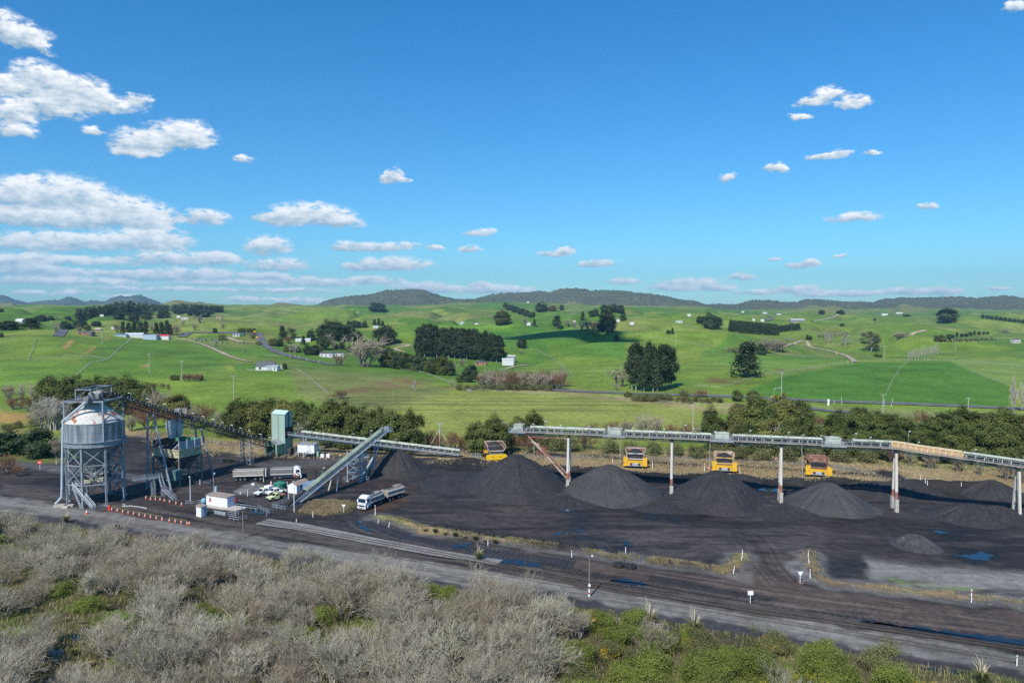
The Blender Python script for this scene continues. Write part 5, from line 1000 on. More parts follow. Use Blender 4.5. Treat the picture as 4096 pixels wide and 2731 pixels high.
a, c = G(785, 2064), G(808, 2068); e = G(828, 2062); rz = math.atan2((e - c).y, (e - c).x)
k = hut('kiosk', 'small upright white kiosk on the dirt in front of the site office', 'kiosk', (a + e) / 2, rz, 1.6, 1.75, 2.4, CORR, BRF); b = MB(); b.bx(.0, .7, -.9, -.88, .1, 2.1); b.build('door', BLUEP, k)
a, c = G(1193, 1826), G(1263, 1829); rz = math.atan2((c - a).y, (c - a).x); cc = (a + c) / 2 + Vector((0, 1.6, 0))
k = hut('switch_room', 'white switch room raised on stub columns right of the green tower', 'switch room', cc, rz, 5.9, 3.4, 2.75, WHITE, ROOFG, z0=1.45); b = MB()
for x in (-2.7, -.9, .9, 2.7):
 for y in (-1.5, 1.5): b.bx(x - .15, x + .15, y - .15, y + .15, -1.45, 0)
b.build('stub_column', CONC, k); b = MB(); b.bx(.9, 1.7, -1.74, -1.7, .1, 2.1); b.build('door', mat('off_white_door', (.62, .62, .6), .5), k); b = MB(); b.bx(.7, .95, -1.76, -1.7, 2.2, 2.4); b.bx(1.1, 1.35, -1.76, -1.7, 2.2, 2.4); b.build('vent', DARKST, k)
stairs(k, (.9, -2.3, 0), (-.8, -2.3, -1.45), .8, GALV, 'steps'); b = MB(); b.bx(.6, 2.6, -2.7, -1.71, -.08, 0); b.beam((2.6, -2.7, -1.45), (2.6, -2.7, 1.0), .06); b.beam((.9, -2.7, 1.0), (2.6, -2.7, 1.0), .05); b.beam((.9, -2.7, .5), (2.6, -2.7, .5), .05); b.build('landing', GALV, k); stairs(k, (-2.95, -.6, 0), (-4.6, -.6, -1.45), .8, GALV, 'steps')
b = MB(); b.bx(3.0, 3.9, -.6, 1.5, -1.45, .3); b.build('cable_cabinet', PORTG, k)
a, c = G(1152, 1971), G(1184, 1975); rz = math.atan2((c - a).y, (c - a).x); cc = (a + c) / 2 + Vector((-math.sin(rz), math.cos(rz), 0)) * 2.6
k = hut('pump_shed', 'square white shed with a brown pitched roof under the green conveyor', 'shed', cc, rz + math.pi / 2, 5.0, 3.0, 2.2, WHITE, BRF, 'gable', rise=.75); b = MB(); b.bx(-2.54, -2.5, -.5, .4, .1, 1.9); b.build('door', WHITEC, k); b = MB(); b.bx(-2.54, -2.5, -.9, .0, 1.35, 1.55); b.build('sign_board', BLUEP, k)
cx = cc + Vector((3.6, .4, 0)); k = hut('shipping_container', 'pale blue corrugated container tucked under the green conveyor by the shed', 'container', cx, rz + math.pi / 2, 5.0, 2.3, 2.2, mat('container_blue', (.22, .36, .52), .5, 0, .1, .6, stretch=(4, 4, .3)), mat('container_top', (.2, .3, .42), .55))
b = MB()
for i in range(9): b.bx(-2.58, -2.5, -1.1 + i * .26, -1.0 + i * .26, .1, 2.1)
b.build('corrugation', BLUEP, k)
p = G(1119.5, 1957); tk = thing('water_tank', 'round dark green plastic water tank between the pickups and the white shed', 'tank', p); TG = mat('tank_green', (.02, .17, .1), .45, 0, .1, .6); b = MB()
pr = [(1.66, 0)];
for i in range(8): z = .05 + i * .21; pr += [(1.66, z), (1.71, z + .06), (1.71, z + .13), (1.66, z + .19)]
b.lathe((0, 0, 0), pr + [(1.66, 1.8)], 40); b.build('shell', TG, tk); b = MB(); b.lathe((0, 0, 1.8), [(1.74, 0), (1.74, .06), (.4, .42), (.35, .5), (.05, .5)], 40); b.build('lid', mat('tank_lid', (.035, .2, .13), .5, 0, .1), tk)
for sx in (1290, 1313): b = MB(); b.box((0, 0, .65), (1.15, .9, 1.1)); b.box((0, 0, 1.25), (.5, .4, .1)); b.box((0, 0, .05), (1.2, 1.0, .1)); o = tag(b.build('storage_tote', WHITEC, bevel=.06), 'white plastic storage tote, %s of the two beside the switch room' % ('nearer' if sx == 1290 else 'farther'), 'tote', 'white totes beside the switch room'); o.location = G(sx, 1829)
rs = hut('red_shelter', 'small red open-fronted shelter in the dry grass behind the pillar struts', 'shelter', G(2166, 1813), .1, 2.4, 1.9, 1.7, mat('dull_red', (.22, .035, .035), .6), mat('red_roof', (.3, .06, .05), .5), rise=.3)
b = MB(); b.bx(-.4, .7, -1.0, -.94, .1, 1.3); b.build('opening', BLACKP, rs)
b = MB();
for i in range(6): b.box((i * .75, 0, .35), (.68, .35, .7))
o = tag(b.build('barrier_row', GALV), 'row of six grey water barriers joined end to end by the rail pit', 'barrier'); o.location = G(856, 2052); a_ = G(908, 2062) - G(856, 2052); o.rotation_euler = (0, 0, math.atan2(a_.y, a_.x))
def rail(label, pts, h=1.1, z=0.0, closed=False):
 P = [G(*p_) + Vector((0, 0, z)) for p_ in pts]; og_ = P[0].copy(); t = thing('handrail', label, 'railing', og_, 0, 'galvanised railings by the rail pit'); b = MB(og_); c_ = MB(og_)
 for a, e in zip(P[:-1], P[1:]):
  for hh in (h * .52, h): b.tube(a + Vector((0, 0, hh)), e + Vector((0, 0, hh)), .05, .05, 6)
  n = max(1, round((e - a).length / 1.7))
  for i in range(n + 1): q = a.lerp(e, i / n); c_.tube(q, q + Vector((0, 0, h)), .05, .05, 6)
 b.build('rail', GALV, t); c_.build('post', GALV, t)
rail('galvanised railing along the edge of the site office platform', [(945, 2034), (985, 2040), (1022, 2046)], z=.2)
rail('angled galvanised railing at the far end of the office platform', [(1025, 2048), (1033, 2038), (1078, 2058), (1066, 2066)])
rail('square galvanised railing round the little pit by the rails', [(917, 2081), (955, 2087), (987, 2078)]); rail('low galvanised railing behind the rail pit', [(912, 2064), (945, 2070), (940, 2064), (955, 2062)])
rail('galvanised railing across the tail end of the green conveyor', [(1089, 2034), (1144, 2044), (1152, 2041)]); rail('galvanised railing along the left side of the conveyor tail pit', [(1089, 2034), (1120, 2018), (1158, 1999)])
rail('small galvanised railing beside the light pole left of the site office', [(743, 2018), (770, 2022), (795, 2016), (808, 2018)])
rail('low galvanised rail round the foot of the silo front', [(360, 2040), (388, 2034), (420, 2026)], h=.6)
cone = thing('traffic_cone', 'orange cone', 'traffic cone', (0, 0, 0), 0, 'orange traffic cones'); b = MB(); b.lathe((0, 0, .05), [(.25, 0), (.07, .95), (.05, .97)], 14); b.build('cone', ORANGE, cone); b = MB(); b.bx(-.29, .29, -.29, .29, 0, .07); b.build('base', ORANGE, cone)
b = MB(); b.lathe((0, 0, .05), [(.205, .32), (.165, .52)], 14, False); b.lathe((0, 0, .05), [(.15, .6), (.115, .78)], 14, False); b.build('reflective_band', WHITEC, cone)
R1 = [(1097, 1373), (1150, 1383), (1203, 1396), (1257, 1406), (1310, 1416), (1365, 1427), (1420, 1437), (1476, 1447), (1532, 1458), (1590, 1468), (1660, 1481), (1718, 1490), (1776, 1500), (1835, 1510), (1857, 1513)]
R2 = [(1430, 1258), (1476, 1271), (1524, 1271), (1570, 1275), (1612, 1285), (1663, 1297), (1725, 1312), (1780, 1321)]
def z1(p): return (p[0] / 2.45, 1480 + p[1] / 2.45)
first = True; r1p = []; r2p = []
for ps, lab, store in ((R1, 'orange traffic cone with white bands in the long row right of the silo', r1p), (R2, 'orange traffic cone with white bands in the row below the coal bin', r2p)):
 for p_ in ps:
  q = G(*z1(p_)); store.append(q)
  if first: cone.scale = (.8,) * 3; cone.location = q; cone['label'] = lab; first = False
  else: copy_tree(cone, q, random.uniform(0, 1), label=lab)
for p_, lab, s in (((1085, 1940), 'lone orange cone on the gravel mound near the pickups', 1.3), ((963, 1856), 'lone orange cone at the foot of the lattice trestle', 1.2), ((2835, 1877), 'orange cone standing by the grey track behind the third pile', 1), ((347, 2055), 'squat orange cone at the foot of the silo stairs', 1.1), ((3068, 1840), 'far orange cone beside the grey track near the second dump truck pair', 1.1), ((3104, 1840), 'far orange cone just right of another by the grey track', 1)):
 copy_tree(cone, G(*p_), .3, s, label=lab)
b = MB(); b.lathe((0, 0, 0), [(.38, 0), (.34, .8), (.22, .95), (.2, 1.15)], 14); tag(b.build('safety_drum', mat('drum_red', (.7, .05, .02), .5)), 'red-orange safety drum at the head of the long cone row', 'safety drum').location = G(*z1((1073, 1366)))
for P_, lab in ((r1p[:10], 'yellow and black chain strung along the long cone row'), (r1p[10:14], 'short yellow and black chain on the last four cones of the long row'), (r2p[1:4], 'yellow chain on the cones below the coal bin')):
 b = MB()
 for a, e in zip(P_[:-1], P_[1:]):
  for i in range(9): b.tube(a.lerp(e, i / 9) + Vector((0, 0, 1.0 - .12 * math.sin(math.pi * i / 9))), a.lerp(e, (i + .6) / 9) + Vector((0, 0, 1.0 - .12 * math.sin(math.pi * (i + .6) / 9))), .035, .035, 5)
 tag(b.build('barrier_chain', TAPE), lab, 'chain')
b = MB(); b.path([G(489, 2017), G(497, 2016), G(500, 2021), G(490, 2024), G(520, 2022), G(560, 2027), G(588, 2033)], .12, 6); tag(b.build('hose', mat('grey_hose', (.5, .5, .48), .5)), 'pale grey hose lying on the dirt from the silo riser', 'hose')
mpst = thing('marker_post', 'x', 'marker post', (0, 0, 0), 0, 'white roadside marker posts'); b = MB(); b.bx(-.09, .09, -.06, .06, -.3, 1.15); b.build('post', WHITEC, mpst); b = MB(); b.bx(-.1, .1, -.07, .07, .86, .96); b.build('red_band', REDP, mpst); first = True
def mp(sx, sy, lab, s=1.0, tilt=0.0):
 global first
 q = T(sx, sy)
 if first: o = mpst; o['label'] = lab; o.location = q; first = False
 else: o = copy_tree(mpst, q, 0, label=lab)
 o.rotation_euler = (0, tilt, 0); o.scale = (.75, .75, s)
for (x, y, lab, s, tl) in [((1700 + 505 / 2.008), 1950 + 463 / 2.008, 'white marker post in the tyre bund, first from the left', 1, 0), (1700 + 1178 / 2.008, 1950 + 557 / 2.008, 'white marker post below the half-buried tyres, second along the bund', 1.2, 0), (1700 + 1611 / 2.008, 1950 + 525 / 2.008, 'white marker post at the right end of the tyre bund', 1.1, 0),
 (2969, 2222, 'white marker post at the yard end of the left entrance bund', 1.1, 0), (2966, 2238, 'white marker post second from the yard end of the left entrance bund', 1.1, .15), (2933, 2292, 'white leaning marker post on the left corner of the entrance', 1.2, .15), (3233, 2226, 'white marker post topmost on the right entrance bund', 1.1, 0), (3237, 2254, 'white leaning marker post in the middle of the right entrance bund', 1.1, -.15), (3240, 2310, 'white marker post above the triangular sign on the right bund', 1.4, 0),
 (3885, 2408, 'white marker post on the bund by the pale gravel pad', 2, 0), (4067, 2661, 'white marker post on the gravel road near the bottom right corner', 1.3, 0),
 (990.5, 1984, 'thick white marker post at the edge of the ash mound left of the pickups', 1.5, 0), (961.5, 1977, 'short white marker post left of the ash mound', .8, 0), (1251.5, 2068, 'white marker post at the road edge below the dry grass island', 1.2, 0), (1185.5, 2087, 'short white marker post beside the pale ballast', .7, 0), (1501, 2060, 'tall white marker post right of the leaving truck', 2.1, 0), (1512, 2091, 'white marker post at the left tip of the tyre bund', .8, .1), (1554.6, 2108, 'white leaning marker post by the ditch water', 1, .2), (1152.8, 1995, 'white and red marker post below the white shed', 1.2, .1), (1054, 1926, 'white and red marker post beside the parked trailer wheels', 1.2, 0), (1077.5, 1955, 'red-topped marker post left of the green tank', 1.0, 0), (1149.5, 1945, 'red-topped marker post between the green tank and the shed', 1.2, 0),
 (3682, 1918, 'white marker post where the grey track bends, leftmost of three', 1.2, 0), (3701, 1931, 'white marker post where the grey track bends, middle of three', 1.2, 0), (3709, 1940, 'white marker post where the grey track bends, nearest of three', 1.1, 0), (3845, 1943, 'white marker post beyond the bend of the grey track', .9, 0), (2609.5, 1874, 'white marker post behind the second pillar left side', 2.2, 0), (2818, 1885, 'white marker post left of the third dump truck', 2.2, 0), (2962, 1894, 'tilted white marker post right of the third dump truck', 2.0, -.22), (2036, 1834, 'white marker post right of the first dump truck', 2.0, 0), (2450, 1855, 'white marker post left of the second dump truck', 1.5, 0), (225, 1855, 'white marker post by the side road left of the silo', 1.3, 0), (671, 1927, 'white marker post in the shade under the coal bin', 1.3, 0), (800, 1938, 'white marker post right of the coal bin puddle', 1.3, 0), (598, 1948, 'white marker post beside the gangway legs', 1.2, 0)]:
 mp(x, y, lab, s, tl)
def pole(sx, sy, h, label, m=WOODP, head='twin', r=.13, lean=(0, 0), name='light_pole'):
 q = T(sx, sy); t = thing(name, label, 'light pole', q, 0); tp = Vector((lean[0], lean[1], h)); b = MB(); b.tube((0, 0, -.2), tp, r, r * .7, 10); b.build('pole', m, t)
 if head == 'twin': b = MB(); b.beam(tp + Vector((-.7, 0, -.1)), tp + Vector((.7, 0, -.1)), .08); b.build('cross_arm', GALV, t)
 hs = {'twin': ((-.7, 0), (.7, 0)), 'one': ((.45, -.1),), 'top': ((0, 0),)}[head]
 for dx, dy in hs:
  b = MB(); c_ = tp + Vector((dx, dy - .1, .08)); b.tube(c_, c_ + Vector((0, -.24, -.14)), .14, .19, 10); b.build('lamp_head', WHITEC, t)
  if head == 'one': b = MB(); b.beam(tp + Vector((0, 0, -.05)), c_, .06); b.build('lamp_bracket', GALV, t)
 return t
o = pole(2357, 2386, 7.2, 'tall dark wooden light pole on the dirt strip beside the gravel road', head='one', r=.16); b = MB(); b.tube((0, 0, .1), (0, 0, 1.4), .175, .17, 10); b.build('white_base_band', WHITEC, o); b = MB(); b.bx(-.2, .2, -.2, -.14, 1.9, 2.3); b.build('plate', WHITEC, o); b = MB(); b.tube((0, 0, .55), (0, 0, .85), .18, .18, 10); b.build('red_band', REDP, o)
pole(973.5, 2153, 6.7, 'dark wooden light pole in front of the rail pit railings', head='one', r=.15); pole(761.7, 2004, 6.3, 'slim pale light pole at the left end of the site office', WHITE, 'top', .1); pole(1177, 2047, 7.4, 'slim pale light pole in front of the green conveyor tail', WHITE, 'top', .1); pole(855, 1975, 5.6, 'thin pole rising behind the site office roof', GALV, 'one', .07)
for x, y, h, lab, hd in ((1948, 1815, 8.8, 'thin light pole left of the first dump truck', 'twin'), (2136.5, 1846, 6.2, 'thin light pole between the pillar struts and the tallest pile', 'twin'), (2480, 1858, 10.5, 'grey wooden light pole left of the second dump truck', 'twin'), (2839, 1873, 10.4, 'grey wooden light pole left of the third dump truck', 'one'), (3211, 1909, 12.5, 'leaning grey wooden light pole left of the empty dump truck', 'one'), (2153, 1785, 7, 'thin light pole in the scrub behind the red shelter', 'twin')):
 pole(x, y, h, lab, mat('grey_pole', (.33, .32, .28), .8, 0, .15), hd, .14, (-.6, 0) if x == 3211 else (0, 0))
def power_pole(sx, sy, h, label, trans=False):
 q = T(sx, sy); t = thing('power_pole', label, 'power pole', q, 0, 'power poles'); b = MB(); b.tube((0, 0, -.2), (0, 0, h), .2, .13, 8); b.build('pole', CONC, t); b = MB(); b.beam((-1.2, 0, h - .3), (1.2, 0, h - .3), .12); b.beam((-.8, .2, h - 1.4), (.8, .2, h - 1.4), .1)
 b.build('cross_arm', GREYST, t); b = MB()
 for x in (-1.1, -.4, .4, 1.1): b.tube((x, 0, h - .25), (x, 0, h + .1), .06, .05, 6)
 b.build('insulator', WHITE, t)
 if trans: b = MB(); b.tube((.5, -.3, h - 3.2), (.5, -.3, h - 2.3), .35, .35, 10); b.build('transformer', GREYST, t)
 return t
o = power_pole(1758.6, 1797, 9.3, 'power pole with guy wires and a transformer beside the dark bush trees', True); b = MB(); b.tube((0, 0, 7), (-4.2, -1, 0), .05, .05, 5); b.tube((0, 0, 7), (4.2, -1.2, 0), .05, .05, 5); b.build('guy_wire', WHITE, o)
for x, y, h, lab, tr in ((2772, 1717, 10, 'power pole on the flat paddock behind the second pillar', False), (3531, 1656, 9, 'power pole with a transformer on the verge above the bush row', True), (3872, 1661, 8, 'power pole with a white box right of the bush row gap', False), (935, 1598, 12, 'power pole on the lower slope below the white farmhouse', False), (728, 1527, 12, 'power pole near the cabbage trees under the left slope', False), (409, 1376, 13, 'power pole by the orange slip on the left hill', False), (598, 1493, 12, 'power pole low on the left hill gully', False), (2702, 1384, 14, 'lone power pole on the open hillside right of the pine clump', False), (810, 1327, 12, 'pole at the side road below the hilltop', False), (3536, 1438, 12, 'power pole beyond the dark green ridge', False), (1160, 1434, 12, 'power pole beside the main road bend', False), (3822, 1405, 13, 'power pole on the pasture below the right herd', False), (1980, 1316, 14, 'power pole beyond the pine block', False), (2348, 1316, 15, 'power pole on the shaded hill crest', False)):
 power_pole(x, y, h, lab, tr)
def sign(sx, sy, label, kind, s=1.0, rz=0.0):
 q = T(sx, sy); t = thing('road_sign', label, 'sign', q, rz); t.scale = (s,) * 3; h = {'tri': 1.9, 'board': 1.75, 'round': 2.0, 'small': 1.1}[kind]; b = MB(); b.tube((0, 0, -.2), (0, 0, h), .055, .055, 8); b.build('post', WHITEC if kind != 'small' else GALV, t); b = MB()
 if kind == 'tri': b.prism([(-.5, h + .1), (.5, h + .1), (0, h - .75)], -.08, -.06); b.build('sign_plate', WHITEC, t)
 elif kind == 'board': b.bx(-.42, .42, -.1, -.06, h - .45, h + .2); b.build('sign_plate', WHITEC, t)
 elif kind == 'small': b.bx(-.35, .35, -.09, -.06, h - .3, h + .2); b.build('sign_plate', WHITEC, t)
 else:
  n = 24; b.prism([(.6 * math.cos(6.283 * i / n), h + .6 * math.sin(6.283 * i / n)) for i in range(n)], -.1, -.06); o = b.build('sign_plate', mat('sign_red', (.62, .02, .03), .4), t); b = MB(); b.bx(-.42, .42, -.12, -.1, h - .1, h + .1); b.build('white_bar', WHITEC, o)
 return t
sign(1375, 2049, 'white triangular sign seen at the dry grass island corner', 'tri'); o = sign(3200.5, 2330, 'white triangular sign on a rusty frame at the yard entrance', 'tri', 1.05); b = MB()
for a, e in (((-.4, -.4, .05), (.4, -.4, .05)), ((-.4, .4, .05), (.4, .4, .05)), ((-.4, -.4, .05), (-.4, .4, .05)), ((.4, -.4, .05), (.4, .4, .05)), ((-.35, 0, .1), (0, 0, .8)), ((.35, 0, .1), (0, 0, .8))): b.beam(a, e, .08)
b.build('base_frame', RUSTY, o)
sign(3001, 2411, 'blank white rectangular sign board beside the track in front of the haul road', 'board', 1.1); sign(160, 1878, 'red round no-entry sign on the side road left of the silo', 'round', 1.15); sign(1012, 1952, 'small white notice board on the ash mound', 'small', 1.1); sign(1125, 1978, 'small white notice on a leaning post below the green tank', 'small', 1.1)
def tyre_mesh(half):
 b = MB(); n = 28; prof = [(.62, -.32), (.98, -.34), (1.06, -.26), (1.06, .26), (.98, .34), (.62, .32), (.66, 0)]; vs = []
 for r, y in prof:
  for i in range(n): a = 6.2832 * i / n; vs.append((r * math.cos(a), y, r * math.sin(a)))
 k = len(prof); fs = [(j * n + i, j * n + (i + 1) % n, ((j + 1) % k) * n + (i + 1) % n, ((j + 1) % k) * n + i) for j in range(k) for i in range(n)]; b.add(vs, fs)
 for i in range(n): a = 6.2832 * i / n; b.box((1.08 * math.cos(a), 0, 1.08 * math.sin(a)), (.1, .6, .12), ax=(Vector((math.cos(a), 0, math.sin(a))), Vector((0, 1, 0)), Vector((-math.sin(a), 0, math.cos(a)))))
 return b
tm = None; tdir = math.atan2(BUND1[5][1] - BUND1[2][1], BUND1[5][0] - BUND1[2][0])
for i, (x, y) in enumerate([(145, 345), (262, 362), (395, 386), (515, 400), (655, 424), (790, 444), (925, 462), (1060, 478), (1190, 500), (1350, 512), (1498, 535)]):
 q = G(1700 + x / 2.008, 1950 + y / 2.008)
 if tm is None: tm = tag(tyre_mesh(True).build('tractor_tyre', TYRE), '', 'tyre', 'half-buried tyres along the bund'); o = tm
 else: o = tm.copy(); COL.objects.link(o)
 o.location = (q.x, q.y + .6, .28); o.rotation_euler = (random.uniform(-.12, .12), 0, tdir + random.uniform(-.35, .35))
 o['label'] = '%s half-buried black tyre from the left along the grassy bund' % ('first second third fourth fifth sixth seventh eighth ninth tenth eleventh'.split()[i])
for i, (x, y) in enumerate([(1555, 632), (1650, 645)]): o = tm.copy(); COL.objects.link(o); q = G(1700 + x / 2.008, 1950 + y / 2.008); o.location = (q.x, q.y, .38); o.rotation_euler = (math.pi / 2, 0, 0); o['label'] = 'black tyre lying flat at the bund gap, ' + ('left of two' if i == 0 else 'right of two'); o['group'] = 'tyres lying at the bund gap'
for i, x in enumerate((1668, 1702, 1733)):
 b = MB(); b.lathe((0, 0, 0), [(1.5, 0), (1.8, .3), (1.8, .7), (1.5, 1.0), (.9, 1.0), (.9, .1)], 20); tag(b.build('loose_tyre', TYRE), 'large worn tyre lying below the overland conveyor end, %s of three' % ('leftmost', 'middle', 'rightmost')[i], 'tyre', 'large tyres below the overland conveyor').location = G(x, 1846)
b = MB(); b.bx(-1.6, 1.6, -.9, .9, .0, .1)
for x in (-1.6, -.8, 0, .8, 1.6): b.beam((x, -.9, 0), (x, -.9, 1.5), .08); b.beam((x, .9, 0), (x, .9, 1.5), .08)
for z in (.75, 1.5): b.beam((-1.6, -.9, z), (1.6, -.9, z), .07); b.beam((-1.6, .9, z), (1.6, .9, z), .07)
tag(b.build('steel_cage', GALV), 'galvanised steel cage frame left of the first dump truck', 'cage').location = G(1902, 1832)
def person(label, q, rz):
 bm = bmesh.new(); J = {}; lay = bm.verts.layers.skin.verify()
 def v(n, co): J[n] = bm.verts.new(co)
 for n, co in dict(pel=(0, 0, .95), sp=(0, 0, 1.2), ch=(0, 0, 1.42), nk=(0, 0, 1.52), hd=(0, .02, 1.64), ht=(0, .02, 1.76), ls=(-.19, 0, 1.42), le=(-.27, .05, 1.16), lw=(-.25, .18, .95), lh=(-.24, .22, .86), rs=(.19, 0, 1.42), re=(.27, .05, 1.16), rw=(.25, .2, .98), rh=(.24, .25, .9), lp=(-.1, 0, .9), lk=(-.12, .02, .5), la=(-.12, -.02, .09), lt=(-.13, .16, .04), rp=(.1, 0, .9), rk=(.12, .02, .5), ra=(.12, -.02, .09), rt=(.13, .16, .04)).items(): v(n, co)
 for a, c_ in ('pel sp', 'sp ch', 'ch nk', 'nk hd', 'hd ht', 'ch ls', 'ls le', 'le lw', 'lw lh', 'ch rs', 'rs re', 're rw', 'rw rh', 'pel lp', 'lp lk', 'lk la', 'la lt', 'pel rp', 'rp rk', 'rk ra', 'ra rt') and [s.split() for s in ('pel sp', 'sp ch', 'ch nk', 'nk hd', 'hd ht', 'ch ls', 'ls le', 'le lw', 'lw lh', 'ch rs', 'rs re', 're rw', 'rw rh', 'pel lp', 'lp lk', 'lk la', 'la lt', 'pel rp', 'rp rk', 'rk ra', 'ra rt')]: bm.edges.new((J[a], J[c_]))
 RAD = dict(pel=.16, sp=.16, ch=.17, nk=.06, hd=.1, ht=.08, ls=.08, le=.055, lw=.04, lh=.045, rs=.08, re=.055, rw=.04, rh=.045, lp=.11, lk=.075, la=.05, lt=.04, rp=.11, rk=.075, ra=.05, rt=.04)
 for n, k in J.items(): k[lay].radius = (RAD[n],) * 2; k[lay].use_root = (n == 'pel')
 me = bpy.data.meshes.new('person'); bm.to_mesh(me); bm.free(); tmp = bpy.data.objects.new('tmp', me); COL.objects.link(tmp); tmp.modifiers.new('s', 'SKIN'); sb = tmp.modifiers.new('u', 'SUBSURF'); sb.levels = 1
 bpy.context.view_layer.update(); m2 = bpy.data.meshes.new_from_object(tmp.evaluated_get(bpy.context.evaluated_depsgraph_get())); bpy.data.objects.remove(tmp)
 HV = mat('hi_vis_orange', (.85, .13, .02), .6, 0, .05); NAVY = mat('navy_trousers', (.02, .025, .05), .8); SKIN = mat('skin', (.5, .3, .22), .6)
 m2.materials.clear(); [m2.materials.append(k) for k in (HV, NAVY, SKIN)]
 for f in m2.polygons:
  c_ = f.center; f.material_index = 1 if c_.z < .93 and abs(c_.x) < .22 else (2 if (c_.z > 1.5 or (c_.z < .97 and abs(c_.x) > .2)) else 0)
 o = obj('person', m2); o.location = q; o.rotation_euler = (0, 0, rz); tag(o, label, 'person'); b = MB(); b.lathe((0, .02, 1.7), [(.15, -.02), (.14, .06), (.08, .12), (.01, .13)], 14); b.bx(-.07, .07, .1, .22, 1.68, 1.7); b.build('hard_hat', WHITEC, o); return o
person('person in an orange hi-vis top and dark trousers standing beside the truck cab', G(1179, 1915), .2)
def strip(name, pts, w, m, z=.03, kind='structure', step=4.0, label=None):
 P = [Vector((*p_, 0)) for p_ in pts]; out = []
 for a, e in zip(P[:-1], P[1:]):
  n = max(1, int((e - a).length / step)); out += [a.lerp(e, i / n) for i in range(n)]
 out.append(P[-1]); vs = []; X = []
 for i, p_ in enumerate(out):
  d = (out[min(i + 1, len(out) - 1)] - out[max(i - 1, 0)]).normalized(); s = Vector((d.y, -d.x, 0)); ww = w if not callable(w) else w(i / (len(out) - 1))
  for k in (-1, -.33, .33, 1): X.append(p_ + s * (k * ww / 2))
 zz = H(np.array([q.x for q in X]), np.array([q.y for q in X])) + z
 vs = [(q.x, q.y, float(h)) for q, h in zip(X, zz)]; fs = [(i * 4 + j, i * 4 + j + 1, i * 4 + j + 5, i * 4 + j + 4) for i in range(len(out) - 1) for j in range(3)]
 me = np_mesh(name, np.array(vs), np.array(fs), m, smooth=True); o = obj(name, me)
 if me.polygons[0].normal.z < 0: me.flip_normals()
 tag(o, kind=kind);
 if label: o['label'] = label
 return o
def stone(name, c1, c2, sc, bump=.08):
 m = bpy.data.materials.new(name); t = nt(m); L = t.links.new; ge = N(t, 'ShaderNodeNewGeometry'); P = ge.outputs['Position']; n1 = Noise(t, P, sc, 4, .65); n2 = Noise(t, P, .12, 4); c = Mix(t, Rng(t, n1, .35, .65, 0, 1), tuple(c1), tuple(c2)); g = Rng(t, n2, .3, .7, .75, 1.25); cg = N(t, 'ShaderNodeCombineColor'); [L(g, cg.inputs[i]) for i in range(3)]; c = Mix(t, 1.0, c, cg.outputs[0], 'MULTIPLY')
 p = N(t, 'ShaderNodeBsdfPrincipled'); L(c, p.inputs['Base Color']); p.inputs['Roughness'].default_value = .9; p.inputs['Specular IOR Level'].default_value = .2; b = N(t, 'ShaderNodeBump'); b.inputs['Distance'].default_value = bump; L(n1, b.inputs['Height']); L(b.outputs[0], p.inputs['Normal']); o = N(t, 'ShaderNodeOutputMaterial'); L(p.outputs[0], o.inputs[0]); return m
BAL = stone('ballast_stone', (.13, .125, .118), (.3, .29, .275), 3.2)
rl = [(1046, 2086), (1200, 2106), (1500, 2166), (1760, 2214), (2000, 2250)]; strip('rail_ballast', gl(rl), lambda f: 4.6 * (1 - .35 * f), BAL, .12, step=1.5)
RA = Vector((*gl([(700, 2036)])[0], 0)); RB = Vector((*gl([(4300, 2600)])[0], 0))
for nm, pts, lab in (('railway_track', [(640, 2022), (1046, 2086), (1500, 2167), (1760, 2215), (2300, 2324), (3000, 2443), (4300, 2628)], 'rusty railway track running on ballast past the yard'), ('railway_track', [(0, 1968), (1000, 2130), (2048, 2303), (3000, 2466), (4300, 2682)], 'old second railway track half sunk in the dark dirt')):
 P = [Vector((*q, 0)) for q in gl(pts)]; t = thing(nm, lab, 'railway track', (P[0].x, P[0].y, 0)); og = t.location.copy(); z = .2 if 'ballast' in lab else .0
 for sd in (-.6, .6):
  b = MB(og)
  for a, e in zip(P[:-1], P[1:]):
   d = (e - a).normalized(); s = Vector((d.y, -d.x, 0)) * sd; n = int((e - a).length / 8) + 1
   for i in range(n): q0, q1 = a.lerp(e, i / n) + s, a.lerp(e, (i + 1) / n) + s; b.beam(Vector((q0.x, q0.y, Hs(q0.x, q0.y) + z)), Vector((q1.x, q1.y, Hs(q1.x, q1.y) + z)), .08, .14)
  b.build('rail', RAILM, t)
WAT = bpy.data.materials.new('puddle_water'); t_ = nt(WAT); pr = N(t_, 'ShaderNodeBsdfPrincipled'); pr.inputs['Base Color'].default_value = (.012, .014, .016, 1); pr.inputs['Roughness'].default_value = .03; pr.inputs['IOR'].default_value = 1.33; pr.inputs['Specular IOR Level'].default_value = .9; oo = N(t_, 'ShaderNodeOutputMaterial'); t_.links.new(pr.outputs[0], oo.inputs[0])
def puddle(pts, seed, z=.07):
 P = [G(*p_) for p_ in pts]; c_ = sum(P, Vector()) / len(P); out = []
 for i, p_ in enumerate(P):
  q_ = P[(i + 1) % len(P)]; n = max(2, int((q_ - p_).length / .35)); d = (q_ - p_).normalized(); s = Vector((d.y, -d.x, 0))
  for k in range(n): w = p_.lerp(q_, k / n); out.append(w + s * float(fbm(w.x / .9, w.y / 1.6 + seed, 3, seed)) * 1.0)
 zz = max(Hs(o_.x, o_.y) for o_ in out[::3]); zz = min(zz, .18); b = MB(); n = len(out); b.add([(o_.x, o_.y, z + zz * .5) for o_ in out], [tuple(range(n))]); o = b.build('puddle', WAT); tag(o, kind='structure')
 if o.data.polygons[0].normal.z < 0: o.data.flip_normals()
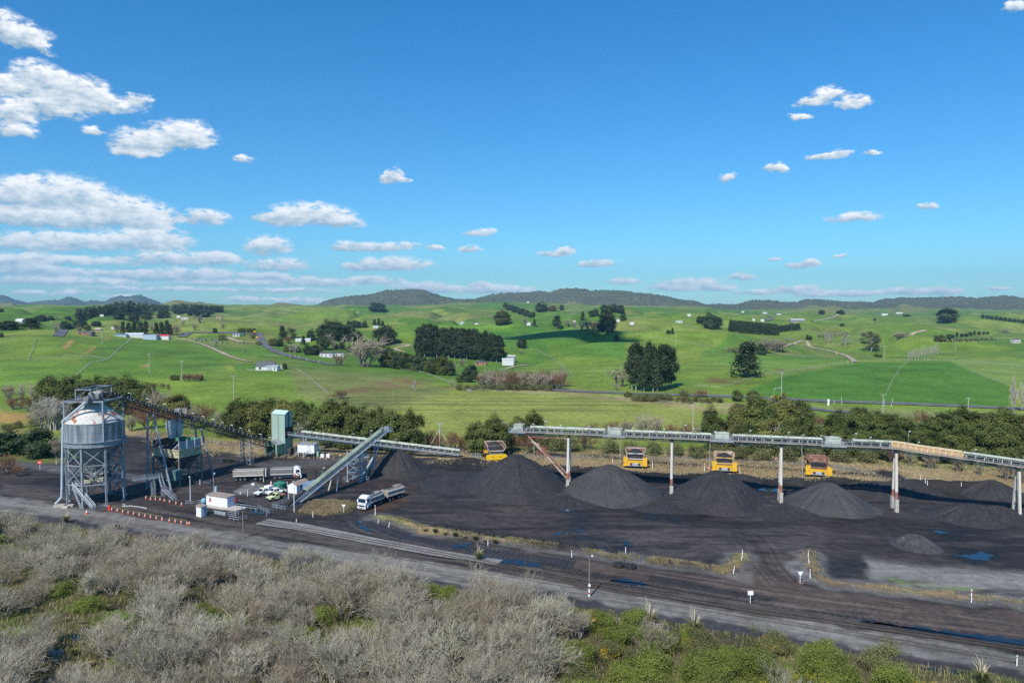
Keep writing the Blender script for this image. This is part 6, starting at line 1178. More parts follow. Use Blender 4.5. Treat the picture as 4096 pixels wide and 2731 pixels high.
for i, ps in enumerate([[(875, 1838), (905, 1834), (940, 1840), (930, 1850), (890, 1850)], [(810, 1929), (855, 1930), (845, 1938), (825, 1936)], [(1320, 1935), (1360, 1932), (1375, 1940), (1340, 1948)], [(2340, 1915), (2420, 1917), (2400, 1924), (2345, 1924)], [(3030, 1957), (3090, 1952), (3170, 1955), (3200, 1962), (3100, 1966), (3050, 1963)], [(3735, 2130), (3760, 2122), (3790, 2130), (3770, 2137)], [(3815, 2222), (3890, 2218), (3930, 2206), (3965, 2225), (3960, 2240), (3890, 2242), (3875, 2232)], [(3440, 2482), (3650, 2506), (4200, 2570), (4200, 2600), (3900, 2558), (3700, 2525)], [(1935, 2228), (2050, 2236), (2140, 2252), (2180, 2270), (2090, 2262), (1990, 2246)], [(1880, 2172), (1900, 2172), (1875, 2184), (1830, 2192), (1790, 2180), (1840, 2184)], [(2435, 2318), (2500, 2312), (2600, 2340), (2560, 2345), (2470, 2332)], [(2215, 2128), (2280, 2132), (2285, 2137), (2220, 2138)], [(2290, 2120), (2345, 2124), (2340, 2128), (2295, 2126)], [(2240, 2036), (2290, 2040), (2280, 2046), (2245, 2044)], [(2500, 2162), (2520, 2166), (2515, 2180), (2535, 2185), (2500, 2188), (2498, 2174)], [(1420, 2085), (1440, 2080), (1465, 2110), (1500, 2125), (1475, 2125), (1440, 2110)], [(1300, 1925), (1330, 1922), (1325, 1930)], [(1010, 2045), (1060, 2050), (1050, 2060), (1015, 2054)], [(3650, 2665), (3760, 2676), (3880, 2692), (3760, 2686)], [(2520, 2492), (2640, 2498), (2700, 2514), (2560, 2506)]]):
 puddle(ps, 100 + i)
def tube_arrays(segs, n=3):
 A = np.array([s[0] for s in segs]); B = np.array([s[1] for s in segs]); ra = np.array([s[2] for s in segs]); rb = np.array([s[3] for s in segs])
 t = B - A; t /= np.maximum(np.linalg.norm(t, axis=1, keepdims=True), 1e-6); up = np.where(np.abs(t[:, 2:3]) < .9, np.array([[0, 0, 1.]]), np.array([[1., 0, 0]])); s = np.cross(t, up); s /= np.linalg.norm(s, axis=1, keepdims=True); u = np.cross(s, t)
 V = []
 for P, r in ((A, ra), (B, rb)):
  for i in range(n): a = 2 * math.pi * i / n; V.append(P + (s * math.cos(a) + u * math.sin(a)) * r[:, None])
 V = np.stack(V, 1); k = len(segs); base = (np.arange(k) * 2 * n)[:, None]
 Q = np.concatenate([base + np.array([[i, (i + 1) % n, n + (i + 1) % n, n + i]]) for i in range(n)], 0); return V.reshape(-1, 3), Q
def leaves_arrays(C, Nrm, size, rng, asp=.55, jit=.9):
 k = len(C); n = Nrm + rng.normal(0, jit, (k, 3)); n /= np.maximum(np.linalg.norm(n, axis=1, keepdims=True), 1e-6); h = rng.normal(0, 1, (k, 3)); s = np.cross(n, h); s /= np.maximum(np.linalg.norm(s, axis=1, keepdims=True), 1e-6); u = np.cross(n, s); sz = (size * rng.uniform(.6, 1.35, k))[:, None]
 V = np.stack([C + s * sz, C + u * sz * asp, C - s * sz, C - u * sz * asp], 1).reshape(-1, 3); return V, np.arange(k * 4).reshape(k, 4)
def bare_tree(seed, H_=7.0, stems=5, spread=.55, twig=.6, m1=None, m2=None, dens=1.0, thick=1.0):
 rg = random.Random(seed); S1 = []; S2 = []
 def rv(s): return Vector((rg.gauss(0, s), rg.gauss(0, s), rg.gauss(0, s)))
 def grow(p, d, L, r, lvl):
  n = 3 if lvl < 2 else (2 if lvl == 2 else 1); q = p.copy(); pts = [(q.copy(), r)]
  for i in range(n):
   d = (d + rv(.14 if lvl < 3 else .18) + Vector((0, 0, .07))).normalized(); q2 = q + d * (L / n); r2 = r * (1 - .45 * (i + 1) / n); (S1 if lvl < 2 else S2).append((tuple(q), tuple(q2), r * (1 - .45 * i / n), r2)); q = q2; pts.append((q.copy(), r2))
  if lvl >= 4: return
  k = {0: 4, 1: 4, 2: 5, 3: 3}[lvl]; k = max(2, int(k * dens + rg.random() * .99))
  for j in range(k):
   f = .3 + .7 * (j + rg.random()) / k; i = min(n - 1, int(f * n)); a, ra = pts[i]; b, rb = pts[i + 1]; pp = a.lerp(b, f * n - i); ax = rv(1); ax = (ax - d * ax.dot(d)).normalized(); dd = (d * .8 + ax * (.72 if lvl < 2 else .62) + Vector((0, 0, .3))).normalized()
   grow(pp, dd, L * rg.uniform(.55, .78), ra * .58, lvl + 1)
 for s in range(stems):
  a = 6.283 * s / stems + rg.uniform(-.5, .5); lean = spread * rg.uniform(.35, 1.1); d = Vector((math.cos(a) * lean, math.sin(a) * lean, 1)).normalized(); grow(Vector((math.cos(a) * .25, math.sin(a) * .25, -.3)), d, H_ * rg.uniform(.36, .5), .085 * thick, 0)
 S2 = [(a, b, max(ra, .016 * thick), max(rb, .011 * thick)) for a, b, ra, rb in S2]
 V1, Q1 = tube_arrays(S1, 5); V2, Q2 = tube_arrays(S2, 3); return np_mesh('trunk', V1, Q1, m1), np_mesh('branches', V2, Q2, m2)
def crown_pts(rng, shape, ncl, per, rc, H_, Wd, z0):
 out = []; nrm = []
 lob = rng.normal(0, 1, (7, 3)); lob[:, 2] = np.abs(lob[:, 2]) * .8; lob /= np.linalg.norm(lob, axis=1, keepdims=True); la = rng.uniform(-.35, .5, 7) * (.45 if H_ == 10 and Wd == 8.5 else 1)
 for i in range(ncl):
  d = rng.normal(0, 1, 3); d /= np.linalg.norm(d); d[2] = d[2] if d[2] > -.72 else -d[2] * .6
  k = 1 + sum(la[j] * max(0, float(d @ lob[j])) ** 6 for j in range(7)); rad_ = k * rng.uniform(.62, 1.0) ** .6
  if shape == 'dome': c = d * np.array([Wd / 2, Wd / 2, H_ * .55]) * rad_; c[2] += z0 + H_ * .42
  elif shape == 'cone': f = rng.uniform(0, 1) ** .8; c = np.array([d[0], d[1], 0]); c /= max(1e-6, np.linalg.norm(c)); c = c * Wd / 2 * (1 - f) ** .8 * rng.uniform(.5, 1.05); c[2] = z0 + (H_ - z0) * f
  elif shape == 'column': f = rng.uniform(0, 1); c = np.array([d[0], d[1], 0]); c /= max(1e-6, np.linalg.norm(c)); pr = math.sin(min(1, (f + .12) * 1.1) * math.pi) ** .5 if f > .6 else .55 + .45 * f / .6; c = c * Wd / 2 * pr * rng.uniform(.35, 1.05); c[2] = z0 + (H_ - z0) * f
  n = per; p = c + rng.normal(0, rc, (n, 3)) * np.array([1.1, 1.1, .82]); out.append(p); q = np.tile(d + np.array([0, 0, .7]), (n, 1)); nrm.append(q)
 return np.concatenate(out), np.concatenate(nrm)
def trunk_mesh(rng, H_, r, m, limbs=5, lean=.08):
 S = []; p = np.array([0, 0, -.4]); n = 5; pts = [p]
 for i in range(n): q = p + np.array([rng.normal(0, lean), rng.normal(0, lean), (H_ + .4) / n]); S.append((p, q, r * (1 - .7 * i / n), r * (1 - .7 * (i + 1) / n))); p = q; pts.append(p)
 for j in range(limbs):
  k = rng.integers(1, n); a = rng.uniform(0, 6.28); L = H_ * rng.uniform(.25, .45); p = pts[k]; q = p + np.array([math.cos(a) * L * .7, math.sin(a) * L * .7, L * .6]); S.append((p, q, r * .4, r * .1))
 V, Q = tube_arrays(S, 6); return np_mesh('trunk', V, Q, m)
BARK = mat('bark', (.16, .14, .115), .9, 0, .3, 3); BARKP = mat('pale_bark', (.34, .31, .27), .9, 0, .3, 3)
TW_G = leafmat('twig_grey', (.46, .41, .315), (.33, .29, .21), None, .5, 0, .8, .18); TW_B = leafmat('twig_brown', (.385, .32, .235), (.28, .23, .165), None, .5, 0, .8, .18); TW_L = leafmat('twig_lichen', (.48, .455, .34), (.37, .345, .25), None, .5, 0, .8, .15); TW_R = leafmat('twig_russet', (.27, .15, .085), (.18, .1, .06), None, .5, 0, .8, .2); TW_W = leafmat('twig_white', (.5, .46, .4), (.36, .33, .28), None, .5, 0, .8, .1)
BUSHG = leafmat('bush_leaf', (.075, .105, .025), (.13, .155, .035), (.19, .19, .05), .4, .25, .6, .22); BUSHL = leafmat('bush_leaf_light', (.15, .165, .04), (.23, .225, .06), (.3, .28, .09), .4, .3, .6, .15); DARKG = leafmat('dark_leaf', (.035, .062, .024), (.065, .095, .034), (.1, .12, .05), .35, .2, .6, .2); PINEG = leafmat('pine_needle', (.028, .05, .022), (.055, .078, .032), (.1, .115, .055), .35, .18, .6, .15); GORSEG = leafmat('gorse_leaf', (.13, .185, .028), (.21, .25, .045), (.3, .3, .085), .7, .25, .6, .2); GORSEB = leafmat('scrub_leaf', (.15, .16, .055), (.22, .2, .085), (.09, .11, .035), .7, .2, .6, .2); YELF = leafmat('yellow_blossom', (.55, .4, .03), (.42, .3, .03), None, 1, .2, .5, .05); EUCG = leafmat('olive_leaf', (.06, .07, .035), (.1, .1, .05), (.12, .09, .06), .4, .2, .6, .15); GRASSY = leafmat('tussock_blade', (.16, .2, .05), (.3, .27, .1), None, .8, .3, .6, .1); DRYB = leafmat('dry_blade', (.42, .34, .2), (.3, .24, .13), None, .5, .3, .7, .1); PLUME = leafmat('plume', (.62, .53, .36), (.5, .42, .28), None, 1, .3, .8, .05); RUSSL = leafmat('russet_leaf', (.15, .085, .035), (.1, .075, .03), None, .5, .2, .6, .2)
PROTO = {}
def crown(kind, v, shape, ncl, per, rc, H_, Wd, z0, size, m, tr=.25, asp=.55, bark=BARK, limbs=6, jit=.9):
 rng = np.random.default_rng(abs(hash((kind, v))) % 9999 if False else sum(map(ord, kind)) * 31 + v * 7); P, Nn = crown_pts(rng, shape, ncl, per, rc, H_, Wd, z0); V, Q = leaves_arrays(P, Nn, size, rng, asp, jit); cm = np_mesh('crown', V, Q, m); tm_ = trunk_mesh(rng, H_ * .82, tr, bark, limbs)
 PROTO.setdefault(kind, []).append((tm_, cm, H_, Wd))
for v in range(5): crown('bush', v, 'dome', 74, 170, .62, 10, 8.5, .6, .27, BUSHG if v != 3 else BUSHL, jit=.5)
for v in range(4): crown('cyp', v, 'dome', 52, 110, .72, 10, 8.0, .3, .4, DARKG, jit=.55)
for v in range(4): crown('pine', v, 'column', 46, 120, .5, 10, 4.6, 2.0, .3, PINEG, .22, .5, BARKP, 0, .6)
for v in range(2): crown('conifer', v, 'cone', 56, 60, .55, 10, 6.0, .3, .34, DARKG)
for v in range(2): crown('euc', v, 'dome', 34, 70, .62, 10, 7, 1.2, .28, EUCG, .25, .5, BARKP, 8)
for v in range(2): crown('scrub', v, 'dome', 26, 110, .7, 4, 5, 0, .2, GORSEB, .08)
for v in range(2): crown('russet', v, 'dome', 26, 90, .7, 4, 5, 0, .2, RUSSL, .08)
for k, st, sp, m1, m2, th in (('bare', 6, .6, BARKP, TW_G, 1), ('bare', 5, .7, BARKP, TW_G, 1), ('bare', 4, .5, BARKP, TW_B, 1), ('bare', 6, .65, BARKP, TW_B, 1), ('bare', 5, .6, BARKP, TW_L, 1.15), ('bare', 7, .75, BARKP, TW_G, 1), ('barefar', 5, .45, BARK, TW_B, 2.2), ('barefar', 3, .4, BARK, TW_G, 2.2), ('russetbare', 7, .7, BARK, TW_R, 1.8), ('whitebare', 3, .35, BARKP, TW_W, 2.4), ('poplar', 4, .1, BARKP, TW_W, 2.0)):
 i = len(PROTO.get(k, [])); a, b_ = bare_tree(40 + i * 3 + len(k), 7.0, st, sp, m1=m1, m2=m2, thick=th, dens=1.0 if k == 'bare' else .85); co_ = np.empty(len(b_.vertices) * 3); b_.vertices.foreach_get('co', co_); co_ = co_.reshape(-1, 3); PROTO.setdefault(k, []).append((a, b_, float(np.percentile(co_[:, 2], 99.5)), float(np.percentile(np.abs(co_[:, :2]), 97) * 2)))
TCOUNT = {}
SEEN = {}
def tree(kind, sx, sy, hpx, label, cat='tree', group=None, wpx=None, base=None, v=None, name=None, zoff=0.0):
 L_ = PROTO[kind]; i = TCOUNT.get(kind, 0); TCOUNT[kind] = i + 1; v = (i * 7 + i // 3) % len(L_) if v is None else v; tm_, cm, H_, Wd = L_[v]
 q = T(sx, sy) if base is None else base; s = hpx * mpp(q.y) / H_ if hpx else 1.0; w = s if wpx is None else wpx * mpp(q.y) / Wd
 nm = name or {'bush': 'bush_tree', 'cyp': 'cypress_tree', 'pine': 'pine_tree', 'conifer': 'conifer_tree', 'euc': 'gum_tree', 'scrub': 'scrub_bush', 'russet': 'russet_shrub', 'bare': 'bare_willow', 'barefar': 'bare_tree', 'russetbare': 'bare_shrub', 'whitebare': 'bare_tree', 'poplar': 'poplar_tree'}[kind]
 t = thing(nm, label, cat, (q.x, q.y, q.z - .05 + zoff), random.uniform(0, 6.28), group); t.scale = (w, w, s); obj('trunk', tm_, t); obj('branches' if kind in ('bare', 'barefar', 'russetbare', 'whitebare', 'poplar') else 'crown', cm, t); return t
for x, top, bs, w in ((115, 868, 950, 60), (150, 872, 955, 58), (185, 866, 950, 62), (222, 868, 948, 60), (258, 866, 945, 62), (292, 872, 948, 62), (322, 882, 948, 56), (345, 893, 952, 45)): tree('bush', x * 1.7415, bs * 1.7415, (bs - top) * 1.7415, 'olive green bush tree in the mass rising behind the silo', group='bush trees behind the silo', wpx=w * 1.9)
tree('bush', 405 * 1.7415, 962 * 1.7415, 54 * 1.7415, 'lone rounded olive bush tree below the inclined conveyor', wpx=105)
for x, top, bs, w in ((548, 926, 1002, 60), (582, 922, 1004, 58), (616, 920, 1003, 60), (652, 921, 1003, 62), (688, 924, 1005, 60), (715, 930, 1008, 46)): tree('bush', x * 1.7415, bs * 1.7415, (bs - top) * 1.7415, 'olive green bush tree in the row left and right of the green tower', group='bush trees behind the green tower', wpx=w * 1.85)
for x, top, bs, w in ((758, 924, 1025, 70), (792, 926, 1028, 62), (830, 936, 1030, 66), (868, 940, 1032, 64), (905, 944, 1034, 66), (940, 952, 1036, 60)): tree('bush', x * 1.7415, bs * 1.7415, (bs - top) * 1.7415, 'dense olive bush tree in the clump behind the raised end of the stacker', group='bush trees behind the stacker', wpx=w * 1.85)
for x, top, bs, w, l in ((1103, 972, 1042, 62, 'olive bush tree behind the first dump truck, left of two'), (1140, 965, 1042, 60, 'olive bush tree behind the first dump truck, right of two'), (1190, 958, 1022, 44, 'small olive bush tree left of the elevated conveyor end'), (1222, 953, 1024, 48, 'small olive bush tree behind the first drive cabin')): tree('bush', x * 1.7415, bs * 1.7415, (bs - top) * 1.7415, l, wpx=w * 1.8)
for x, top, bs, w in ((1700, 930, 1010, 60), (1742, 914, 1012, 75), (1792, 913, 1010, 70), (1838, 925, 1008, 66), (1930, 945, 1012, 70), (1975, 938, 1012, 60), (2015, 946, 1010, 70), (2060, 955, 1012, 66), (2110, 975, 1016, 60), (2160, 952, 1020, 66), (2205, 942, 1020, 70), (2250, 950, 1022, 66), (2300, 946, 1024, 76), (2350, 955, 1026, 70)): tree('bush', x * 1.7415, bs * 1.7415, (bs - top) * 1.7415, 'tall olive bush tree in the back row beyond the elevated conveyor', group='back row of bush trees beyond the conveyor', wpx=w * 1.7)
for x, top, bs, w in ((1635, 945, 1034, 52), (1672, 968, 1036, 50), (1715, 975, 1042, 60), (1765, 965, 1044, 66), (1815, 968, 1046, 60), (1870, 970, 1046, 66), (1925, 975, 1048, 60), (1975, 980, 1050, 60), (2040, 985, 1055, 60), (2140, 1000, 1060, 56), (2190, 985, 1062, 66), (2245, 985, 1066, 66), (2305, 985, 1070, 70), (2352, 995, 1075, 66)): tree('bush', x * 1.7415, bs * 1.7415, (bs - top) * 1.7415, 'olive bush tree in the front row just over the elevated conveyor', group='front row of bush trees beyond the conveyor', wpx=w * 1.7)
for x, y, h, k in ((1258, 1030, 30, 'scrub'), (1285, 1034, 34, 'scrub'), (1315, 1036, 30, 'scrub'), (1345, 1032, 40, 'russetbare'), (1360, 1005, 36, 'russetbare'), (1405, 1005, 40, 'russetbare'), (1440, 1006, 44, 'barefar'), (1470, 1008, 60, 'barefar'), (1500, 1010, 62, 'barefar'), (1540, 1012, 40, 'russetbare'), (1575, 1014, 44, 'russetbare'), (1605, 1016, 42, 'barefar'), (1400, 1040, 28, 'scrub'), (1450, 1042, 28, 'scrub'), (1500, 1044, 26, 'scrub'), (1550, 1046, 26, 'scrub'), (1600, 1050, 28, 'scrub'), (1650, 1052, 26, 'scrub'), (1700, 1054, 26, 'scrub'), (1750, 1056, 28, 'scrub'), (1810, 1058, 26, 'scrub'), (1870, 1058, 26, 'scrub'), (1930, 1060, 28, 'scrub'), (1990, 1062, 28, 'scrub'), (2050, 1062, 44, 'russetbare'), (2090, 1066, 48, 'barefar'), (2140, 1076, 50, 'barefar'), (2200, 1082, 40, 'barefar'), (2250, 1090, 36, 'barefar'), (2310, 1100, 50, 'barefar'), (2350, 1108, 56, 'barefar'), (985, 1026, 40, 'russetbare'), (1005, 1030, 36, 'russetbare'), (1040, 1032, 44, 'russetbare'), (1062, 1034, 34, 'russetbare'), (1160, 1010, 46, 'barefar'), (1175, 1036, 44, 'russetbare'), (1215, 1038, 48, 'russetbare'), (1880, 985, 34, 'russetbare'), (2118, 985, 44, 'russetbare'), (310, 962, 44, 'russetbare'), (360, 960, 70, 'barefar'), (335, 985, 50, 'russetbare'), (395, 985, 50, 'russetbare'), (440, 985, 58, 'barefar'), (470, 975, 50, 'russetbare'), (500, 988, 46, 'barefar'), (300, 990, 40, 'barefar'), (520, 1000, 34, 'scrub'), (20, 920, 42, 'barefar'), (50, 922, 44, 'barefar'), (80, 924, 46, 'barefar'), (30, 940, 30, 'russetbare'), (65, 944, 34, 'russetbare'), (700, 1012, 60, 'whitebare'), (612, 1002, 60, 'whitebare'), (1768, 1044, 72, 'whitebare'), (1690, 1040, 50, 'whitebare')):
 tree(k, x * 1.7415, y * 1.7415, h * 1.7415, {'scrub': 'low green-brown scrub bush in the strip of undergrowth behind the yard', 'russetbare': 'leafless russet-brown shrub in the undergrowth behind the yard', 'barefar': 'leafless grey-brown tree among the bush behind the yard', 'whitebare': 'pale dead-branched tree standing among the olive bush trees'}[k], 'bush' if k == 'scrub' else ('shrub' if k == 'russetbare' else 'tree'), {'scrub': 'scrub behind the yard', 'russetbare': 'russet shrubs behind the yard', 'barefar': 'bare trees behind the yard', 'whitebare': 'pale dead trees behind the yard'}[k])
tree('cyp', 150, 1830, 118, 'dark spreading tree standing alone left of the silo', wpx=100); tree('cyp', 36, 1815, 90, 'dark flat-topped tree at the left edge beyond the side road', wpx=120); tree('russetbare', 30, 1890, 78, 'leafless red-brown shrub at the left edge by the side road', 'shrub'); tree('russetbare', 70, 1905, 50, 'low red-brown shrub right of the taller one at the left edge', 'shrub'); tree('barefar', 232, 1830, 90, 'leafless dark tree just left of the silo pipe')
for x in (168, 185, 205, 222, 240): tree('poplar', x, 1715 + (x % 7), 130, 'slender bare dead trunk in the stand behind the silo pipe', group='dead trunks left of the silo', v=0, name='bare_tree')
for x, y in ((25, 1720), (70, 1712), (130, 1705)): tree('scrub', x, y, 26, 'low scrub on the orange clay bank at the left edge', 'bush', 'scrub on the clay bank')
def zz(ox, oy, k): return lambda x, y: (ox + x / k, oy + y / k)
Z2 = zz(800, 1130, 2.613); Z3 = zz(1600, 1130, 2.613); Z4 = zz(2400, 1130, 2.613); Z5 = zz(3200, 1150, 2.625); ZL = zz(0, 1130, 2.613)
def FT(kind, z, x, y, h, label, **kw):
 a, b_ = z(x, y); return tree(kind, a, b_, h / 2.613, label, **kw)
FT('cyp', Z2, 1950, 640, 195, 'large dark layered cypress standing right of the big bare oak', wpx=72); FT('barefar', Z2, 1715, 880, 345, 'huge leafless spreading tree on the crest above the stream', wpx=150, v=0); FT('barefar', Z2, 1465, 865, 130, 'small leafless tree by the main road end, left of the huge bare one', wpx=52)
for x, y, h in ((1290, 590, 160), (1345, 595, 175), (1400, 600, 185), (1460, 600, 180), (1525, 600, 150), (1590, 610, 140), (1640, 615, 120)): FT('cyp', Z2, x, y, h, 'dark evergreen in the large clump behind the roadside farmhouse', group='dark evergreens behind the farmhouse')
FT('cyp', Z2, 1160, 600, 100, 'round dark evergreen left of the large clump'); FT('conifer', Z2, 860, 595, 140, 'narrow pointed conifer beside the bend of the main road'); FT('euc', Z2, 940, 590, 110, 'brown-green rounded tree beside the pointed conifer', wpx=52); FT('cyp', Z2, 1285, 700, 135, 'dark tree standing in front of the farmhouse garden'); FT('conifer', Z2, 1485, 700, 120, 'pointed conifer behind the roadside farmhouse roof')
for x, y, h, k in ((745, 660, 70, 'bush'), (790, 665, 75, 'bush'), (840, 660, 70, 'cyp'), (895, 720, 60, 'bush'), (950, 725, 66, 'bush'), (1010, 725, 60, 'scrub'), (1080, 650, 90, 'conifer'), (1130, 755, 100, 'cyp'), (1200, 755, 110, 'cyp'), (1250, 730, 70, 'bush'), (990, 735, 110, 'whitebare'), (920, 640, 80, 'russetbare'), (1350, 640, 110, 'barefar'), (1400, 700, 100, 'barefar'), (1420, 690, 60, 'cyp'), (1560, 720, 60, 'bush')): FT(k, Z2, x, y, h, {'bush': 'green garden tree beside the main road', 'cyp': 'dark garden evergreen beside the main road', 'scrub': 'low garden shrub beside the main road', 'conifer': 'pointed garden conifer above the roadside hedge', 'whitebare': 'pale leafless garden tree beside the main road', 'russetbare': 'leafless brownish garden shrub beside the main road', 'barefar': 'leafless grey garden tree behind the farmhouse'}[k], group='garden trees along the main road')
for x, y, h, k in ((1950, 880, 190, 'cyp'), (2010, 890, 180, 'bush'), (2070, 900, 170, 'cyp'), (2150, 905, 150, 'bush'), (2250, 915, 150, 'cyp'), (2310, 925, 140, 'bush')): FT(k, Z2, x, y, h, 'leafy green tree in the stream-side belt below the bare oak', group='stream-side trees')
for x, y, h, k in ((30, 900, 170, 'bush'), (90, 910, 160, 'cyp'), (170, 920, 175, 'bush'), (230, 930, 170, 'cyp'), (320, 950, 150, 'bush'), (380, 960, 190, 'cyp'), (440, 965, 180, 'bush'), (520, 970, 130, 'cyp'), (560, 940, 110, 'barefar'), (480, 880, 110, 'barefar'), (700, 1040, 130, 'cyp'), (740, 1010, 150, 'cyp'), (620, 1040, 70, 'bush'), (540, 1090, 80, 'barefar'), (650, 880, 90, 'barefar')): FT(k, Z3, x, y, h, 'tree in the stream-side belt running down below the pine block', group='stream-side trees below the pine block')
for i in range(22): x = 850 + i * 40; y = 1090 + (i % 3) * 14; FT('barefar' if i % 4 else 'russetbare', Z3, x, y, 150 + (i * 37 % 60), 'leafless brown willow in the thick grove at the paddock edge', group='bare willows at the paddock edge', name='bare_willow')
for i in range(12): FT('scrub', Z3, 620 + i * 85, 1120 + (i % 2) * 8, 55, 'low scrub along the foot of the bare willow grove', cat='bush', group='scrub below the willow grove')
for row, (y0, y1, n) in enumerate(((735, 800, 15), (752, 818, 15), (768, 828, 14))):
 for i in range(n): f = (i + .5 * (row % 2)) / (n - 1); FT('pine', Z3, 195 + f * 815, y0 + (y1 - y0) * f, (295 - 50 * abs(f - .35) - 20 * row) * random.uniform(.86, 1.1), 'tall dark pine in the dense block beside the white barn', group='pines of the dense block', wpx=random.uniform(36, 50))
for x, y, h, w in ((335, 1112, 430, 52), (375, 1128, 480, 54), (430, 1122, 430, 46), (505, 1130, 505, 52), (555, 1137, 470, 50), (640, 1125, 455, 56), (690, 1112, 440, 58), (742, 1092, 390, 58), (460, 1140, 330, 46), (600, 1138, 380, 46)): FT('pine', Z4, x, y, h, 'tall ragged pine in the isolated clump above the main road', group='pines of the isolated clump', wpx=w)
FT('conifer', Z4, 1540, 985, 350, 'big lone ragged conifer with a visible trunk on the green slope', wpx=118); FT('barefar', Z4, 200, 1085, 210, 'rounded leafless willow left of the isolated pine clump', wpx=88); FT('barefar', Z4, 1700, 735, 150, 'rounded leafless tree on the slope behind the lone conifer, left of two', wpx=80); FT('barefar', Z4, 1840, 725, 140, 'rounded leafless tree on the slope behind the lone conifer, right of two', wpx=75); FT('cyp', Z4, 1690, 755, 105, 'dark leaning evergreen in front of the rounded leafless pair'); FT('russetbare', Z4, 1390, 730, 50, 'low leafless scrub patch left of the lone conifer', wpx=60)
for r in range(3):
 for i in range(15): f = i / 14; FT('conifer', Z4, 1370 + f * 470, 515 - r * 14 + f * 42, 92, 'dark conifer in the dense plantation block on the right', group='plantation conifers on the right', wpx=24)
for i in range(9): FT('conifer', Z4, 1850 + i * 28, 520 - i * 3, 66, 'dark conifer in the thinner end of the right plantation', group='plantation conifers right end', wpx=20)
for x, y, h in ((1050, 430, 85), (1100, 440, 95), (1150, 485, 150), (1200, 480, 130), (1240, 440, 80)): FT('cyp', Z4, x, y, h, 'dark spreading tree in the knot of five on the mid slope', group='knot of dark trees on the mid slope')
FT('cyp', Z4, 170, 612, 62, 'small tree flecked yellow standing alone on the green hillside'); FT('cyp', Z4, 712, 535, 45, 'small round dark tree, left of a pair on the slope'); FT('conifer', Z4, 757, 537, 62, 'small pointed dark tree, right of a pair on the slope', wpx=13)
FT('bush', Z3, 1065, 437, 130, 'broad olive tree beyond the pine block', wpx=62); FT('cyp', Z3, 1272, 682, 100, 'lone grey-green tree in the pasture right of the pine block', wpx=32); FT('barefar', Z3, 1268, 748, 60, 'small leafless tree just below the lone grey-green one'); FT('conifer', Z3, 1640, 465, 115, 'pointed dark conifer left of the shaded crest houses', wpx=44); FT('conifer', Z3, 1405, 460, 80, 'narrow conifer beside the white hillside house', wpx=14); FT('cyp', Z3, 2160, 525, 205, 'big dark cypress at the right end of the cloud shadow', wpx=68); FT('conifer', Z3, 1910, 395, 85, 'pointed dark conifer above the pinkish bare trees'); FT('barefar', Z3, 2190, 530, 75, 'small leafless tree at the foot of the big cypress')
for x, y, h in ((1755, 465, 90), (1900, 510, 110), (1960, 500, 115), (2020, 510, 120), (2080, 515, 110), (1820, 480, 90), (1650, 480, 60), (1300, 445, 90), (775, 415, 55)): FT('barefar', Z3, x, y, h, 'leafless pinkish tree around the houses behind the shaded crest', group='leafless trees behind the shaded crest')
for x, y, h in ((2130, 310, 75), (2190, 330, 90), (2240, 310, 85), (2300, 320, 90), (2010, 355, 70), (2045, 350, 70), (2330, 400, 70)): FT('cyp', Z3, x, y, h, 'tall dark gum-like tree on the rise behind the big cypress', group='dark trees behind the big cypress')
for i in range(16): f = i / 15; FT('cyp', Z3, 1100 + f * 290, 262 + f * 95 + (i % 3) * 9, 52, 'dark bush tree in the wooded gully on the far slope', group='gully bush on the far slope')
FT('cyp', Z3, 1480, 300, 82, 'dark round tree right of the wooded gully', wpx=42); FT('russet', Z3, 1590, 292, 46, 'low brown shrub clump right of the wooded gully', cat='shrub', wpx=36); FT('cyp', Z3, 1690, 286, 52, 'small dark tree on the far slope above the houses'); FT('cyp', Z2, 1852, 298, 84, 'big lone round dark tree on the far left ridge', wpx=56)
for x, y, h in ((1550, 450, 50), (1610, 470, 80), (1650, 472, 75), (1720, 470, 62)): FT('cyp', Z2, x, y, h, 'dark tree in the shelter clump on the mid hill', group='shelter clump on the mid hill')
for x, y, h in ((1825, 450, 66), (1868, 452, 76), (1908, 452, 52)): FT('conifer', Z2, x, y, h, 'pointed conifer in the trio by the pale barn', group='conifer trio by the pale barn', wpx=16)
for i in range(5): FT('bush', Z2, 415 + i * 38, 525, 48, 'clipped bushy tree in the hedge above the pale cottage', group='hedge trees above the pale cottage')
FT('barefar', Z2, 245, 485, 62, 'small leafless tree on the pasture left of the hedge'); FT('cyp', Z2, 155, 525, 50, 'small dark-green tree on the near pasture left of the cottage'); FT('scrub', Z2, 230, 600, 55, 'dark scrub by the little lane below the cottage', cat='bush'); FT('scrub', Z2, 560, 580, 50, 'dark shrub at the road bend beside the orange sign', cat='bush'); FT('scrub', Z2, 610, 650, 40, 'low scrub on the inside of the road bend', cat='bush'); FT('russetbare', Z2, 1475, 1215, 100, 'russet-gold leafless shrub alone on the lower paddock', cat='shrub', wpx=80); FT('whitebare', Z2, 2245, 1130, 130, 'thin white dead tree on the bare brown knoll', wpx=16)
